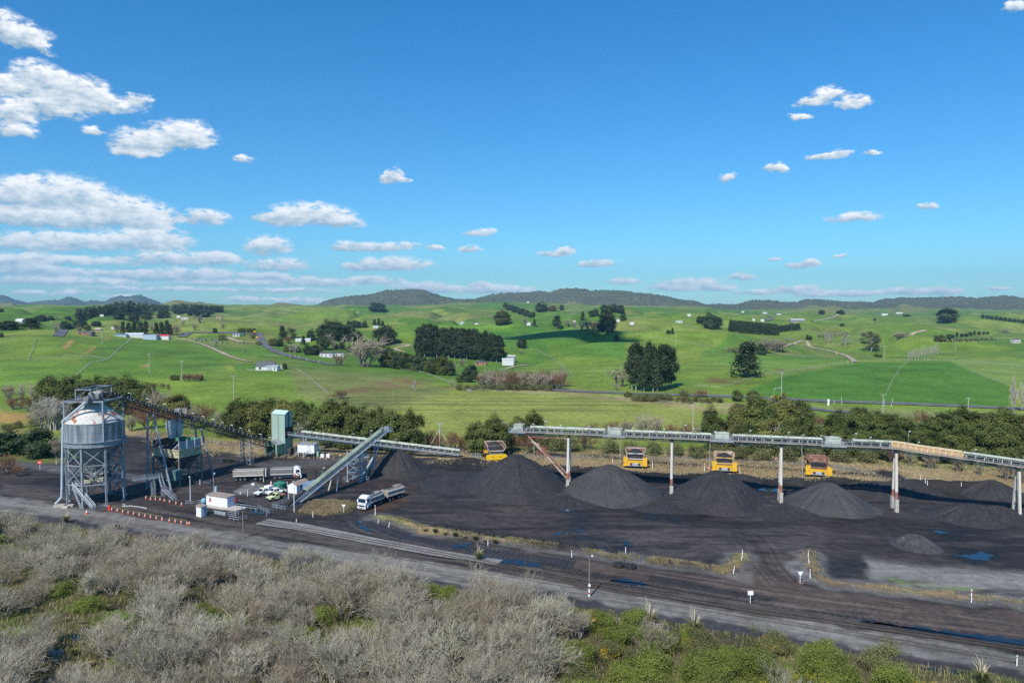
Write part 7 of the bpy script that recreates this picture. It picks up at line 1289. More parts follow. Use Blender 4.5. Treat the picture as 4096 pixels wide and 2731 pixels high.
for x, y, h, w, k, l in ((100, 492, 90, 64, 'cyp', 'broad dark tree behind a white dead one at the far left'), (325, 490, 115, 76, 'conifer', 'broad pointed dark conifer near the left edge'), (682, 482, 75, 40, 'cyp', 'round dark tree left of the brick house'), (830, 470, 80, 40, 'cyp', 'grey-green rounded tree left of the brick house roof'), (1005, 455, 55, 30, 'cyp', 'round dark tree behind the brick house'), (915, 500, 60, 26, 'bush', 'bushy green tree by the brick house wall'), (1400, 410, 95, 34, 'cyp', 'dark tree left of the red-roofed house'), (1540, 390, 95, 36, 'cyp', 'dark tree above the red-roofed house'), (1710, 370, 78, 42, 'cyp', 'dark tree right of the red-roofed house'), (2012, 335, 60, 42, 'cyp', 'round dark tree, left of two below the long plantation'), (2142, 355, 66, 46, 'cyp', 'round dark tree, right of two below the long plantation'), (1865, 315, 48, 48, 'cyp', 'low dark tree group above the white bungalows'), (1247, 385, 75, 36, 'cyp', 'dark tree below the middle of the long plantation'), (2085, 205, 55, 42, 'cyp', 'dark round tree on the hilltop by the white house'), (427, 395, 55, 36, 'cyp', 'grey-green tree right of the arched barn'), (535, 390, 42, 20, 'cyp', 'small dark tree beside the left bare row'), (712, 380, 30, 18, 'cyp', 'tiny dark tree on the left pasture'), (12, 310, 40, 14, 'cyp', 'dark tree cut by the left edge on the far pasture'), (15, 572, 44, 16, 'cyp', 'small dark tree at the left edge of the near hill')): FT(k, ZL, x, y, h, l, wpx=w)
for x, y, h in ((590, 530, 135), (1230, 525, 110), (1840, 550, 120), (490, 395, 55), (600, 390, 40), (830, 530, 80), (1915, 455, 80), (2040, 500, 80), (2090, 420, 80), (2030, 380, 50), (1580, 500, 70)): FT('barefar', ZL, x, y, h, 'leafless pale tree among the scattered left hamlet', group='leafless trees of the left hamlet')
for x, y, h, w in ((1285, 535, 125, 22), (1345, 535, 110, 28), (1405, 538, 120, 28), (1465, 540, 125, 30), (1525, 540, 130, 30), (1635, 545, 120, 26), (1690, 548, 130, 28), (1745, 550, 145, 30), (1785, 550, 110, 20)): FT('conifer', ZL, x, y, h, 'dark shelterbelt conifer behind the white sheds', group='shelterbelt behind the white sheds', wpx=w)
for x in (1795, 1825, 1858, 2110): FT('scrub' if False else 'bush', ZL, x, 1022, 58, 'little spiky-headed tree in the damp hollow below the left slope', group='small trees in the damp hollow', wpx=12)
for x in (1930, 1980, 2030, 2080): FT('russetbare', ZL, x, 1028, 78, 'leafless brown shrub in the damp hollow below the left slope', cat='shrub', group='brown shrubs in the damp hollow')
for x, y, h in ((1620, 1100, 60), (1700, 1105, 60), (1760, 1110, 55)): FT('russetbare', ZL, x, y, h, 'leafless brown shrub beyond the bush trees behind the silo', cat='shrub', group='brown shrubs beyond the silo trees')
for x, y, h, w, k, l in ((1540, 360, 140, 64, 'cyp', 'big dark round tree on the right skyline ridge'), (750, 675, 200, 62, 'euc', 'tall open gum tree with a pale trunk on the right slope'), (300, 582, 122, 36, 'whitebare', 'pale leafless tree on the right slope, left of two'), (475, 610, 130, 38, 'whitebare', 'pale leafless tree on the right slope, right of two'), (1040, 540, 85, 56, 'barefar', 'rounded leafless tree by the curving farm track'), (2160, 480, 55, 46, 'barefar', 'faint leafless tree near the right pasture track'), (800, 725, 34, 16, 'bush', 'small dark bush in the hollow, left of two'), (838, 732, 30, 16, 'bush', 'small dark bush in the hollow, right of two'), (80, 548, 48, 16, 'conifer', 'small dark conifer in the far left of the right slope'), (112, 552, 44, 14, 'conifer', 'smaller dark conifer beside its twin on the right slope'), (440, 406, 28, 15, 'cyp', 'tiny dark tree on the right pasture'), (786, 346, 24, 9, 'cyp', 'tiny dark tree on the upper right pasture'), (1122, 303, 22, 22, 'cyp', 'low dark tree on the right skyline'), (230, 282, 50, 20, 'cyp', 'dark tree at the far track top'), (425, 276, 36, 28, 'cyp', 'dark tree clump where the far track meets the ridge'), (1520, 355, 70, 28, 'bush', 'lighter tree in front of the big dark ridge tree'), (2240, 1320, 400, 36, 'poplar', 'tall leafless poplar at the right edge above the main road'), (2325, 1300, 330, 26, 'poplar', 'thin leafless poplar cut by the right edge')): FT(k, Z5, x, y, h, l, wpx=w)
for i in range(10): FT('whitebare', Z5, 1140 + i * 34, 762 - i * 6, 105 + (i % 3) * 12, 'pale leafless poplar in the slanting row beyond the ridge', group='slanting row of pale poplars', wpx=15, name='poplar_tree')
for x, y, h, k in ((1440, 565, 60, 'bush'), (1490, 565, 65, 'bush'), (1560, 540, 50, 'cyp'), (1600, 535, 45, 'cyp'), (1645, 525, 55, 'conifer'), (1700, 520, 40, 'cyp'), (1745, 515, 40, 'cyp'), (1790, 505, 42, 'cyp'), (1832, 500, 48, 'conifer'), (1880, 495, 34, 'cyp'), (1930, 490, 30, 'cyp'), (1970, 490, 28, 'cyp')): FT(k, Z5, x, y, h, 'dark shrubby tree in the hedge above the cattle herd', group='hedge above the cattle herd')
for i in range(10): FT('cyp', Z5, 1920 + i * 47, 322 + i * 6, 40, 'dark bushy tree in the far hedge near the right edge', group='far hedge at the right edge')
for i in range(8): FT('barefar', Z5, 200 + i * 40, 525 - i * 3, 45, 'leafless bush in the low belt behind the pale trees', cat='bush', group='low leafless belt on the right slope')
for x, y, h, w, k, l in ((1600, 1250, 120, 50, 'bush', 'round dark-green tree beside the road junction'), (1435, 1240, 110, 36, 'bush', 'bright olive tree left of the road junction'), (880, 1215, 85, 36, 'scrub', 'pale tufted bush on the verge below the pine clump'), (1060, 1200, 92, 74, 'russetbare', 'broad leafless brown shrub on the road verge'), (290, 1200, 60, 34, 'bush', 'dark bush left end of the verge hedge'), (1920, 1205, 60, 30, 'russetbare', 'leafless russet shrub behind the junction lamp'), (170, 1125, 70, 26, 'barefar', 'thin leafless bush by the road below the willow'), (560, 705, 20, 20, 'scrub', 'tiny scrub on the slope by the wire line')): FT(k, Z4, x, y, h, l, wpx=w)
for i in range(7): FT('scrub', Z4, 380 + i * 55, 1235 + (i % 2) * 8, 72, 'grey-green scrub in the verge hedge below the pine clump', cat='bush', group='verge hedge below the pine clump', wpx=34)
for i in range(8): FT('russet' if i % 2 else 'scrub', Z4, 820 + i * 62, 1245 + (i % 3) * 10, 48, 'low brownish scrub on the rough verge by the paddock fence', cat='bush', group='scrub on the rough verge')
rng = np.random.default_rng(5); VV = []; QQ = []; nb = 0
top = [(800, 375), (1050, 322), (1250, 272), (1440, 262), (1640, 268), (1900, 275), (2150, 288), (2345, 300)]; bot = [(800, 378), (1050, 348), (1250, 336), (1400, 332), (1640, 296), (1900, 290), (2150, 304), (2345, 308)]
for i in range(230):
 x = rng.uniform(800, 2345); f = rng.uniform(0, 1); y = np.interp(x, [p[0] for p in bot], [p[1] for p in bot]) * (1 - f) + np.interp(x, [p[0] for p in top], [p[1] for p in top]) * f + 8; a, b_ = ZL(x, y); q = T(a, b_); C, Nn = crown_pts(rng, 'column', 12, 12, 1.6, 17, 8, 0); V, Q = leaves_arrays(C, Nn, 1.3, rng); VV.append(V + np.array([q.x, q.y, q.z - 1])); QQ.append(Q + nb); nb += len(V)
PM = np_mesh('forest', np.concatenate(VV), np.concatenate(QQ), PINEG); tag(obj('forest', PM), 'long dark pine plantation across the far left hill', 'plantation', kind='stuff')
def gxy(sx, sy): return T(sx, sy)
MID = []
rt = random.Random(21)
openp = [[(150, 2420), (330, 2400), (560, 2470), (420, 2580), (330, 2731), (180, 2731), (190, 2600), (130, 2520)]]
def inside_any(x, y): return any(pinpoly(np.array([x]), np.array([y]), p_)[0] for p_ in openp)
GBND = lambda x: np.interp(x, [1500, 1900, 2150, 2330, 2500, 2650], [9e9, 2900, 2760, 2560, 2400, 2300])      # right of this the bushes are green gorse
pts = []
yy = 66.0
while yy < 176:
 st = 4.85 + .006 * yy; xx = -yy * .86
 while xx < yy * .78:
  x = xx + rt.uniform(-2.2, 2.2); y = yy + rt.uniform(-2.2, 2.2); br_ = float(below_road(np.array([x]), np.array([y]))[0])
  if br_ > 4.2: pts.append((x, y, br_))
  xx += st
 yy += st * .88
nb_ = ng_ = 0
LBL = {0: 'bare grey willow', 2: 'bare pinkish-brown willow', 4: 'bare lichen-pale willow'}
for x, y, br_ in pts:
 sx, sy = proj(x, y, Hs(x, y)); sx = float(sx); sy = float(sy)
 if sx < -350 or sx > 4450: continue
 base = Vector((x, y, Hs(x, y)))
 edge = br_ < 8
 green = sx > 2230 and sy > 2160 + 0 * sx and (sx > 2500 or sy > float(np.interp(sx, [2230, 2500], [2700, 2460])))
 if sx > 3720 and br_ < 14: continue
 if green and rt.random() > .05:
  MID.append(('gorse', base, sx, sy, edge)); continue
 if inside_any(sx, sy) or inside_any(sx, sy - 30): continue
 if sx > 1450 and br_ < 11 and rt.random() < .62: MID.append(('gorse', base, sx, sy, True)); continue
 if sx < 330 and sy < 2260 and rt.random() < .55: MID.append(('gorse', base, sx, sy, True)); continue
 gap_ = float(fbm(x / 11, y / 11, 3, 99))
 if gap_ < -.37 and not (sx > 1750 and br_ < 25):
  if rt.random() < .45: MID.append(('gorse', base, sx, sy, edge))
  continue
 h = rt.uniform(4.2, 7.2) * (.72 if edge else 1.0) * (1.12 if 1300 < sx < 2300 else 1.0)
 if 1950 < sx < 2260 and edge: h *= 1.35
 v = rt.choice([0, 0, 1, 1, 5, 5, 2, 3, 4]); m_ = {0: 0, 1: 0, 5: 0, 2: 2, 3: 2, 4: 4}[v]; Hh = PROTO['bare'][v][2]
 zone = ' round the boggy clearing' if sx < 800 and sy > 2350 else (' in the upper left thicket' if sx < 700 else (' among the lower right gorse' if sx > 2300 else (' in the thicket below the tall pole' if sx > 1500 else ' in the thicket below the site office')))
 zone += ', front ranks' if y < 105 else (', hard by the road' if br_ < 12 else ', middle ranks')
 t = thing('bare_willow', LBL[m_] + zone, 'tree', (x, y, base.z - .1), rt.uniform(0, 6.28), 'bare willows of the swamp thicket'); s = h / Hh; w_ = s * rt.uniform(1.02, 1.3); t.scale = (w_, w_, s); obj('trunk', PROTO['bare'][v][0], t); obj('branches', PROTO['bare'][v][1], t); nb_ += 1
for v in range(5):
 rng = np.random.default_rng(90 + v); C, Nn = crown_pts(rng, 'dome', 54, 210, .42, 3.2, 4.6, -.2); V, Q = leaves_arrays(C, Nn, .1, rng, .5); cm = np_mesh('foliage', V, Q, GORSEG if v != 2 else GORSEB); C2, N2_ = crown_pts(rng, 'dome', 16, 55, .3, 3.35, 4.75, .3); k_ = C2[:, 2] > 1.5; V2, Q2 = leaves_arrays(C2[k_], N2_[k_], .085, rng, .7); fm = np_mesh('blossom', V2, Q2, YELF); PROTO.setdefault('gorse', []).append((cm, fm))
for _, base, sx, sy, edge in MID:
 v = rt.choice([0, 1, 2, 3, 4]); cm, fm = PROTO['gorse'][v]; fl = rt.random() < (.5 if edge and sx > 1900 else .1)
 t = thing('gorse_bush', '%s gorse bush %s%s' % ('yellow-flowered green' if fl else ('olive-brown' if v == 2 else 'plain green'), 'in the lower right scrub' if sx > 2200 else ('along the thicket edge' if sx > 1400 else 'at the left thicket corner'), ' beside the gravel road' if edge else ''), 'bush', (base.x, base.y, base.z - .1), rt.uniform(0, 6.28), 'green bushes of the roadside scrub'); s = rt.uniform(.75, 1.12) * (1 if sx > 2200 else .7); t.scale = (s, s, s * rt.uniform(.8, 1.15)); obj('foliage', cm, t); ng_ += 1
 if fl: obj('blossom', fm, t)
for sx, sy in ((820, 2480), (1000, 2500), (1130, 2540), (1240, 2620), (1050, 2650), (900, 2690), (1300, 2480), (1480, 2560), (1700, 2500), (420, 2290), (560, 2330), (700, 2420), (1560, 2700), (1850, 2480), (1180, 2440), (240, 2380), (350, 2440), (520, 2520), (760, 2300), (1420, 2420), (1980, 2610), (2120, 2560), (640, 2640), (1120, 2600), (1210, 2560), (990, 2590)):
 q = T(sx, sy); v = rt.choice([0, 1, 3, 4]); t = thing('green_shrub', 'low bright green shrub half hidden under the bare willows', 'bush', q, rt.uniform(0, 6), 'green undergrowth shrubs among the willows'); t.scale = (.85, .85, .75); obj('foliage', PROTO['gorse'][v][0], t)
def blades(rng, n, L, spread, w, m, name, bend=.5):
 a = rng.uniform(0, 6.28, n); r = rng.uniform(0, .22, n) * spread; B = np.stack([np.cos(a) * r, np.sin(a) * r, np.zeros(n)], 1); o = np.stack([np.cos(a), np.sin(a), np.zeros(n)], 1) * (spread * rng.uniform(.2, 1, n))[:, None]; Lz = L * rng.uniform(.55, 1.05, n); Mi = B + o * .4 + np.stack([0 * a, 0 * a, Lz * .75], 1); Tp = B + o * 1.0 + np.stack([0 * a, 0 * a, Lz * (1 - bend * rng.uniform(.1, .6, n))], 1); s = np.stack([-np.sin(a), np.cos(a), 0 * a], 1) * w
 V = np.stack([B - s, B + s, Mi + s * .8, Mi - s * .8, Tp + s * .15, Tp - s * .15], 1).reshape(-1, 3); i = np.arange(n)[:, None] * 6; return np_mesh(name, V, np.concatenate([i + np.array([[0, 1, 2, 3]]), i + np.array([[3, 2, 4, 5]])]), m)
rng = np.random.default_rng(77); TUS = blades(rng, 260, 1.4, 1.0, .03, GRASSY, 'leaves'); DRYT = blades(rng, 220, .8, .8, .035, DRYB, 'leaves'); PLM = blades(rng, 13, 2.7, 1.2, .06, PLUME, 'plume', .2)
for sx, sy, s, pl, l in ((265, 2090, 1.3, True, 'pale-plumed pampas clump at the thicket corner below the silo'), (1916, 2238, 1.3, True, 'pampas clump alone at the end of the pale ballast'), (2600, 2505, 1.7, True, 'pampas clump with tall plumes in the scrub, left of two'), (2780, 2535, 1.7, True, 'pampas clump with tall plumes in the scrub, right of two'), (3930, 2735, 1.5, True, 'pampas plumes cut by the bottom edge at the lower right')):
 q = T(sx, sy); t = thing('pampas_clump', l, 'grass clump', q, 0); t.scale = (s,) * 3; obj('leaves', TUS, t); obj('plume', PLM, t)
for i in range(16): sx, sy = ((1700 + 40 * i), 2124 + i * 7.3) if i < 8 else (250 + (i * 67 % 230), 2430 + (i * 41 % 260)); q = T(sx, sy); t = tag(obj('grass_tussock', TUS if i % 2 else DRYT), 'green grass tussock on the tyre bund' if i < 8 else 'grass tussock in the boggy clearing', 'tussock', 'tussocks on the tyre bund' if i < 8 else 'tussocks in the boggy clearing'); t.location = q; t.scale = (.9,) * 3
def scatter(name, label, m, pts_fn, n, L, w, seed, sp=.3):
 rng = np.random.default_rng(seed); P = pts_fn(rng, n); k = len(P); a = rng.uniform(0, 6.28, k); z = H(P[:, 0], P[:, 1]); B = np.stack([P[:, 0], P[:, 1], z - .03], 1); Lz = L * rng.uniform(.5, 1.2, k); o = np.stack([np.cos(a) * sp * Lz, np.sin(a) * sp * Lz, Lz], 1); s = np.stack([-np.sin(a), np.cos(a), 0 * a], 1) * (w * rng.uniform(.6, 1.4, k))[:, None]
 V = np.stack([B - s, B + s, B + o + s * .4, B + o - s * .4], 1).reshape(-1, 3); tag(obj(name, np_mesh(name, V, np.arange(k * 4).reshape(k, 4), m)), label, 'grass', kind='stuff')
def along(P, wid):
 def f(rng, n):
  seg = [(Vector((*a, 0)), Vector((*b_, 0))) for a, b_ in zip(P[:-1], P[1:])]; Ls = np.array([(b_ - a).length for a, b_ in seg]); k = rng.choice(len(seg), n, p=Ls / Ls.sum()); f_ = rng.uniform(0, 1, n); A = np.array([seg[i][0][:2] for i in k]); B = np.array([seg[i][1][:2] for i in k]); Q = A + (B - A) * f_[:, None] + rng.normal(0, wid, (n, 2)); keep = fbm(Q[:, 0] / 2.2, Q[:, 1] / 2.2, 3, 55) > .02; return Q[keep]
 return f
def polyfill(poly, thr=-.1, sc=5.0):
 def f(rng, n):
  W_ = np.array([G(*p_)[:2] for p_ in poly]); lo, hi = W_.min(0), W_.max(0); Q = rng.uniform(lo, hi, (n * 2, 2)); k = pinpoly(Q[:, 0], Q[:, 1], [tuple(q) for q in W_]); Q = Q[k]; return Q[fbm(Q[:, 0] / sc, Q[:, 1] / sc, 3, 56) > thr]
 return f
scatter('dry_grass', 'dry tan grass growing along the tyre bund', DRYB, along(BUND1, .8), 4800, .42, .04, 1); scatter('dry_grass', 'golden dry grass on the left entrance bund', DRYB, along(BUND2, .9), 4200, .45, .04, 2); scatter('dry_grass', 'dry grass on the right entrance bund', DRYB, along(BUND3, .9), 3600, .38, .04, 3); scatter('green_grass', 'green grass tufts along the bunds', GRASSY, along(BUND1 + BUND2, 1.0), 3200, .4, .05, 4)
scatter('dry_grass', 'tall dry grass on the little island below the green conveyor', DRYB, polyfill([(1190, 2050), (1260, 2005), (1400, 2010), (1395, 2045), (1290, 2060)], -.2, 3), 6500, .5, .05, 5)
scatter('dry_grass', 'dry tan grass over the bench behind the yard', DRYB, polyfill([(500, 1740), (900, 1765), (1680, 1775), (2100, 1800), (2750, 1805), (3500, 1815), (4096, 1855), (4200, 1985), (3700, 1950), (3300, 1945), (2600, 1915), (1700, 1860), (1100, 1830), (700, 1825)], -.25, 7), 85000, .36, .1, 6, .7); scatter('green_grass', 'rank green grass along the scrub behind the yard', GRASSY, polyfill([(430, 1700), (1680, 1760), (2750, 1795), (4200, 1845), (4200, 1890), (2750, 1835), (1680, 1805), (500, 1735)], .05, 9), 26000, .55, .1, 7)
def thk(rng, n): y = rng.uniform(72, 172, n * 2); x = rng.uniform(-.84, .76, n * 2) * y; k = (below_road(x, y) > 1.2); Q = np.stack([x, y], 1)[k]; return Q[fbm(Q[:, 0] / 4, Q[:, 1] / 4, 3, 57) > -.3]
scatter('swamp_grass', 'rough green and straw undergrowth on the thicket floor', GRASSY, thk, 45000, .7, .05, 8, .5); scatter('swamp_grass', 'dead straw-coloured undergrowth on the thicket floor', DRYB, thk, 30000, .6, .05, 9, .6)
for i, ps in enumerate([[(180, 2710), (330, 2690), (300, 2760), (150, 2760)], [(270, 2545), (350, 2530), (370, 2550), (290, 2565)], [(180, 2600), (260, 2600), (240, 2660), (190, 2650)]]):
 P = [T(*p_) for p_ in ps]; z_ = sum(p_.z for p_ in P) / 4 + .1; b = MB(); b.add([(p_.x, p_.y, z_) for p_ in P], [(0, 1, 2, 3)]); o = tag(b.build('swamp_water', WAT), kind='structure')
 if o.data.polygons[0].normal.z < 0: o.data.flip_normals()
print('willows', nb_, 'gorse', ng_)
def zprof(pts, ox, oy, k): return [(ox + x / k, oy + y / k) for x, y in pts]
RL = zprof([(-2300, 275), (-1700, 215), (-1250, 190), (-900, 150), (-500, 175), (-200, 140), (0, 130), (60, 135), (140, 175), (290, 215), (320, 208), (480, 185), (620, 182), (710, 145), (760, 155), (890, 205), (960, 185), (1080, 200), (1150, 170), (1250, 135), (1340, 145), (1460, 122), (1550, 160), (1690, 215), (1800, 240), (1900, 250)], 0, 1130, 2.613)
RC = zprof([(1000, 262), (1210, 240), (1330, 190), (1500, 150), (1800, 120), (1940, 80), (2240, 68), (2352, 75)], 800, 1130, 2.613) + zprof([(150, 68), (280, 90), (400, 130), (520, 160), (600, 175), (700, 175), (820, 160), (950, 120), (1100, 110), (1300, 100), (1450, 85), (1550, 100), (1680, 65), (1830, 58), (1930, 65), (2000, 90), (2100, 80), (2200, 85), (2320, 95)], 1600, 1130, 2.613) + zprof([(350, 110), (480, 125), (600, 130), (700, 145), (850, 180), (1000, 195), (1100, 230), (1250, 225), (1420, 235), (1500, 205), (1600, 185), (1750, 185), (1900, 205), (2050, 210), (2150, 180)], 2400, 1130, 2.613) + zprof([(250, 130), (500, 150), (650, 150), (770, 155), (870, 120), (1000, 115), (1060, 105), (1200, 110), (1400, 105), (1550, 100), (1700, 95), (1850, 110), (1980, 95), (2150, 80), (2250, 90), (2352, 115), (2600, 150), (3000, 120), (3600, 160)], 3200, 1150, 2.625)
def ridge(prof, Df, Dr, m, name, label, seed, zf=22):
 xs = np.linspace(prof[0][0], prof[-1][0], int((prof[-1][0] - prof[0][0]) / 2.6)); ys = np.interp(xs, [p[0] for p in prof], [p[1] for p in prof]); k = np.ones(7) / 7; ys = np.convolve(np.pad(ys, 3, 'edge'), k, 'valid')
 fr = np.concatenate([np.linspace(0, 1, 70), [1.04, 1.12, 1.3]]); X, S = np.meshgrid(xs, fr); YT = np.broadcast_to(ys, X.shape); D = Df + (Dr - Df) * S; u = (X / 4 - CX) / F; v = (CY - YT / 4) / F; ty = CP + v * SP; ztop = HZ + (-SP + v * CP) / ty * Dr
 wx = u / ty * D; up = np.clip(S, 0, 1); zz = zf + (ztop - zf) * up ** .85; gul = fbm(wx / 420 + up * 1.3, up * 2.2 + seed, 4, seed); zz = zz + gul * (ztop - zf) * .6 * np.sin(np.pi * up) ; zz = np.where(S > 1, ztop - (S - 1) * (ztop - zf) * 3, zz)
 zz = zz + (vnoise(wx / 9, D / 14, seed + 5) ** 1.6 - .35) * 12 * np.clip(S * 6, 0, 1) + (vnoise(wx / 23, D / 40, seed + 8) - .5) * 6
 n, c_ = X.shape; i = (np.arange(n - 1)[:, None] * c_ + np.arange(c_ - 1)[None, :]).ravel(); Q = np.stack([i, i + 1, i + c_ + 1, i + c_], 1); me = np_mesh(name, np.stack([wx, D, zz], -1).reshape(-1, 3), Q, m, smooth=False); o = tag(obj(name, me), label, kind='structure'); return o
def hillmat(name, c1, c2, c3_, sc=1.0):
 m = bpy.data.materials.new(name); t = nt(m); L = t.links.new; ge = N(t, 'ShaderNodeNewGeometry'); P = ge.outputs['Position']; c = Mix(t, Rng(t, Noise(t, P, .055 * sc, 4, .7), .38, .62, 0, 1), tuple(c1), tuple(c2)); c = Mix(t, Rng(t, Noise(t, P, .0035, 4, .6), .58, .68, 0, 1), c, tuple(c3_))
 p = N(t, 'ShaderNodeBsdfPrincipled'); L(c, p.inputs['Base Color']); p.inputs['Roughness'].default_value = .95; p.inputs['Specular IOR Level'].default_value = 0; o = N(t, 'ShaderNodeOutputMaterial'); L(p.outputs[0], o.inputs[0]); return m
HB = hillmat('bush_hill', (.045, .058, .03), (.14, .14, .08), (.12, .12, .07)); HBL = hillmat('far_bush_hill', (.05, .06, .045), (.1, .11, .07), (.18, .17, .11))
ridge(RL, 6200, 7600, HBL, 'hills', 'blue bush-clad peaks on the far left skyline', 3, 10); ridge(RC, 3900, 5300, HB, 'hills', 'bush-clad dark range along the centre and right skyline', 11)
def spur(pts, D, depth, label, seed, m):
 xs = np.linspace(pts[0][0], pts[-1][0], 90); ys = np.interp(xs, [p[0] for p in pts], [p[1] for p in pts]); ys = np.convolve(np.pad(ys, 4, 'edge'), np.ones(9) / 9, 'valid'); fr = np.concatenate([np.linspace(0, 1, 26), [1.1, 1.4]]); X, S = np.meshgrid(xs, fr); YT = np.broadcast_to(ys, X.shape); DD = D - depth + depth * S; u = (X / 4 - CX) / F; v = (CY - YT / 4) / F; ty = CP + v * SP; zt = HZ + (-SP + v * CP) / ty * D; up = np.clip(S, 0, 1); zz = 5 + (zt - 5) * np.sin(up * np.pi / 2) ** .9 + fbm(u * D / 120 + seed, up * 2, 3, seed) * 5 * np.sin(np.pi * up); zz = np.where(S > 1, zt - (S - 1) * 90, zz); n, c_ = X.shape; i = (np.arange(n - 1)[:, None] * c_ + np.arange(c_ - 1)[None, :]).ravel(); tag(obj('hills', np_mesh('hills', np.stack([u / ty * DD, DD, zz], -1).reshape(-1, 3), np.stack([i, i + 1, i + c_ + 1, i + c_], 1), m, smooth=True)), label, kind='structure')
HG = hillmat('pale_pasture', (.15, .17, .06), (.2, .2, .085), (.12, .17, .05), .2)
for pts, D, l in ((zprof([(-150, 250), (0, 215), (130, 180), (250, 205), (330, 190), (430, 205), (530, 250), (600, 270)], 3200, 1150, 2.625), 3500, 'pale grassy spur at the foot of the right range'), (zprof([(930, 250), (1000, 215), (1060, 170), (1120, 170), (1200, 205), (1290, 200), (1400, 235), (1500, 260)], 3200, 1150, 2.625), 3500, 'pale grassy peak in front of the bush range on the right'), (zprof([(1560, 260), (1640, 232), (1760, 245), (1900, 280), (2000, 300)], 3200, 1150, 2.625), 3400, 'green grassy shoulder beside the big dark ridge tree'), (zprof([(2000, 305), (2080, 280), (2125, 272), (2130, 300)], 3200, 1150, 2.625), 3300, 'small green spur near the right edge of the range'), (zprof([(1690, 240), (1760, 205), (1830, 195), (1900, 215), (1980, 245)], 1600, 1130, 2.613), 3600, 'small pale grassy knob below the centre range'), (zprof([(-300, 240), (-100, 225), (60, 215), (130, 210), (200, 240), (260, 262)], 0, 1130, 2.613), 3700, 'pale cleared spur below the left peaks'), (zprof([(1550, 245), (1700, 220), (1790, 190), (1850, 178), (1950, 200), (2150, 215), (2352, 232), (2500, 250)], 0, 1130, 2.613), 3300, 'grassy hilltop carrying the white house on the left'), (zprof([(560, 250), (740, 232), (800, 210), (850, 207), (900, 215), (1000, 225), (1100, 236), (1250, 250)], 800, 1130, 2.613), 3300, 'grassy tumulus hump on the left-centre skyline')): spur(pts, D, 700, l, len(l), HG)
ASPH = stone('asphalt', (.1, .1, .104), (.145, .145, .15), 1.5, .01); DIRT = stone('farm_track_dirt', (.3, .24, .16), (.4, .33, .23), .7, .05); LINEW = mat('line_paint', (.75, .75, .72), .6)
def road(name, pts, w, m, label, lift=.0):
 P = [Vector((*p_, 0)) for p_ in pts]; out = []
 for i in range(len(P) - 1):
  p0, p1, p2, p3 = P[max(i - 1, 0)], P[i], P[i + 1], P[min(i + 2, len(P) - 1)]
  for k in range(6): t_ = k / 6; out.append((.5 * ((2 * p1) + (p2 - p0) * t_ + (2 * p0 - 5 * p1 + 4 * p2 - p3) * t_ * t_ + (3 * p1 - p0 - 3 * p2 + p3) * t_ ** 3)))
 out.append(P[-1]); out = [T(q.x, q.y) for q in out]; P = out; d = sum(p_.y for p_ in P) / len(P); return strip(name, [p_[:2] for p_ in out], w, m, .12 + d * .0006 + lift, step=5, label=label), out
_, mr = road('road', [(760, 1330), (1010, 1333), (1035, 1345), (1052, 1372), (1085, 1398), (1120, 1412), (1180, 1430), (1250, 1445), (1340, 1462)], 8.5, ASPH, 'sealed main road bending down past the hedged gardens')
_, mr2 = road('road', [(2130, 1556), (2250, 1563), (2500, 1573), (2700, 1580), (2950, 1588), (3080, 1593), (3300, 1605), (3600, 1615), (4000, 1632), (4300, 1645)], 8.5, ASPH, 'sealed main road running across the right side')
road('road', [(3065, 1588), (3110, 1606), (3160, 1620), (3215, 1630), (3290, 1641), (3380, 1650), (3420, 1653)], 7, ASPH, 'side road curving down from the junction', .02); road('road', [(730, 1348), (745, 1335), (768, 1327)], 10, ASPH, 'short grey road beyond the white sheds'); road('road', [(232, 1346), (245, 1330), (255, 1318)], 9, ASPH, 'short grey lane end in the left hamlet'); road('road', [(905, 1350), (940, 1362), (985, 1372), (1035, 1370)], 5, DIRT, 'lane below the pale cottage')
road('farm_track', [(3120, 1398), (3150, 1382), (3205, 1366), (3225, 1366), (3245, 1390), (3300, 1400), (3370, 1418), (3400, 1432), (3420, 1450)], 4.5, DIRT, 'pale winding farm track on the right slope'); road('farm_track', [(3135, 1352), (3170, 1360), (3205, 1366)], 4.5, DIRT, 'short pale branch of the winding track'); road('farm_track', [(700, 1358), (760, 1365), (820, 1382), (880, 1408), (930, 1430), (985, 1445), (1010, 1447)], 4.5, DIRT, 'brown farm track running down to the white farmhouse'); road('farm_track', [(3625, 1350), (3660, 1332), (3705, 1322)], 4, DIRT, 'short curving farm track by the rounded leafless tree'); road('farm_track', [(3250, 1285), (3320, 1275), (3355, 1258)], 5, DIRT, 'pale track climbing to the right skyline'); road('farm_track', [(1560, 1380), (1640, 1381), (1580, 1395), (1620, 1410)], 4, DIRT, 'pale race beside the pine block'); road('farm_track', [(2020, 1478), (2060, 1467), (2110, 1460)], 4.5, DIRT, 'pale yard track beside the white barn'); road('farm_track', [(2960, 1256), (3060, 1262), (3090, 1275), (3060, 1282)], 6, ASPH, 'far grey road below the range')
for P_, w, sd in ((mr2, .2, 3.7), (mr2, .2, -3.7), (mr, .25, 0)):
 pts_ = []
 for i in range(len(P_)): d = (P_[min(i + 1, len(P_) - 1)] - P_[max(i - 1, 0)]).normalized(); pts_.append((P_[i].x + d.y * sd, P_[i].y - d.x * sd))
 strip('road_marking', pts_, w, LINEW, .12 + .27 + .05, step=5)
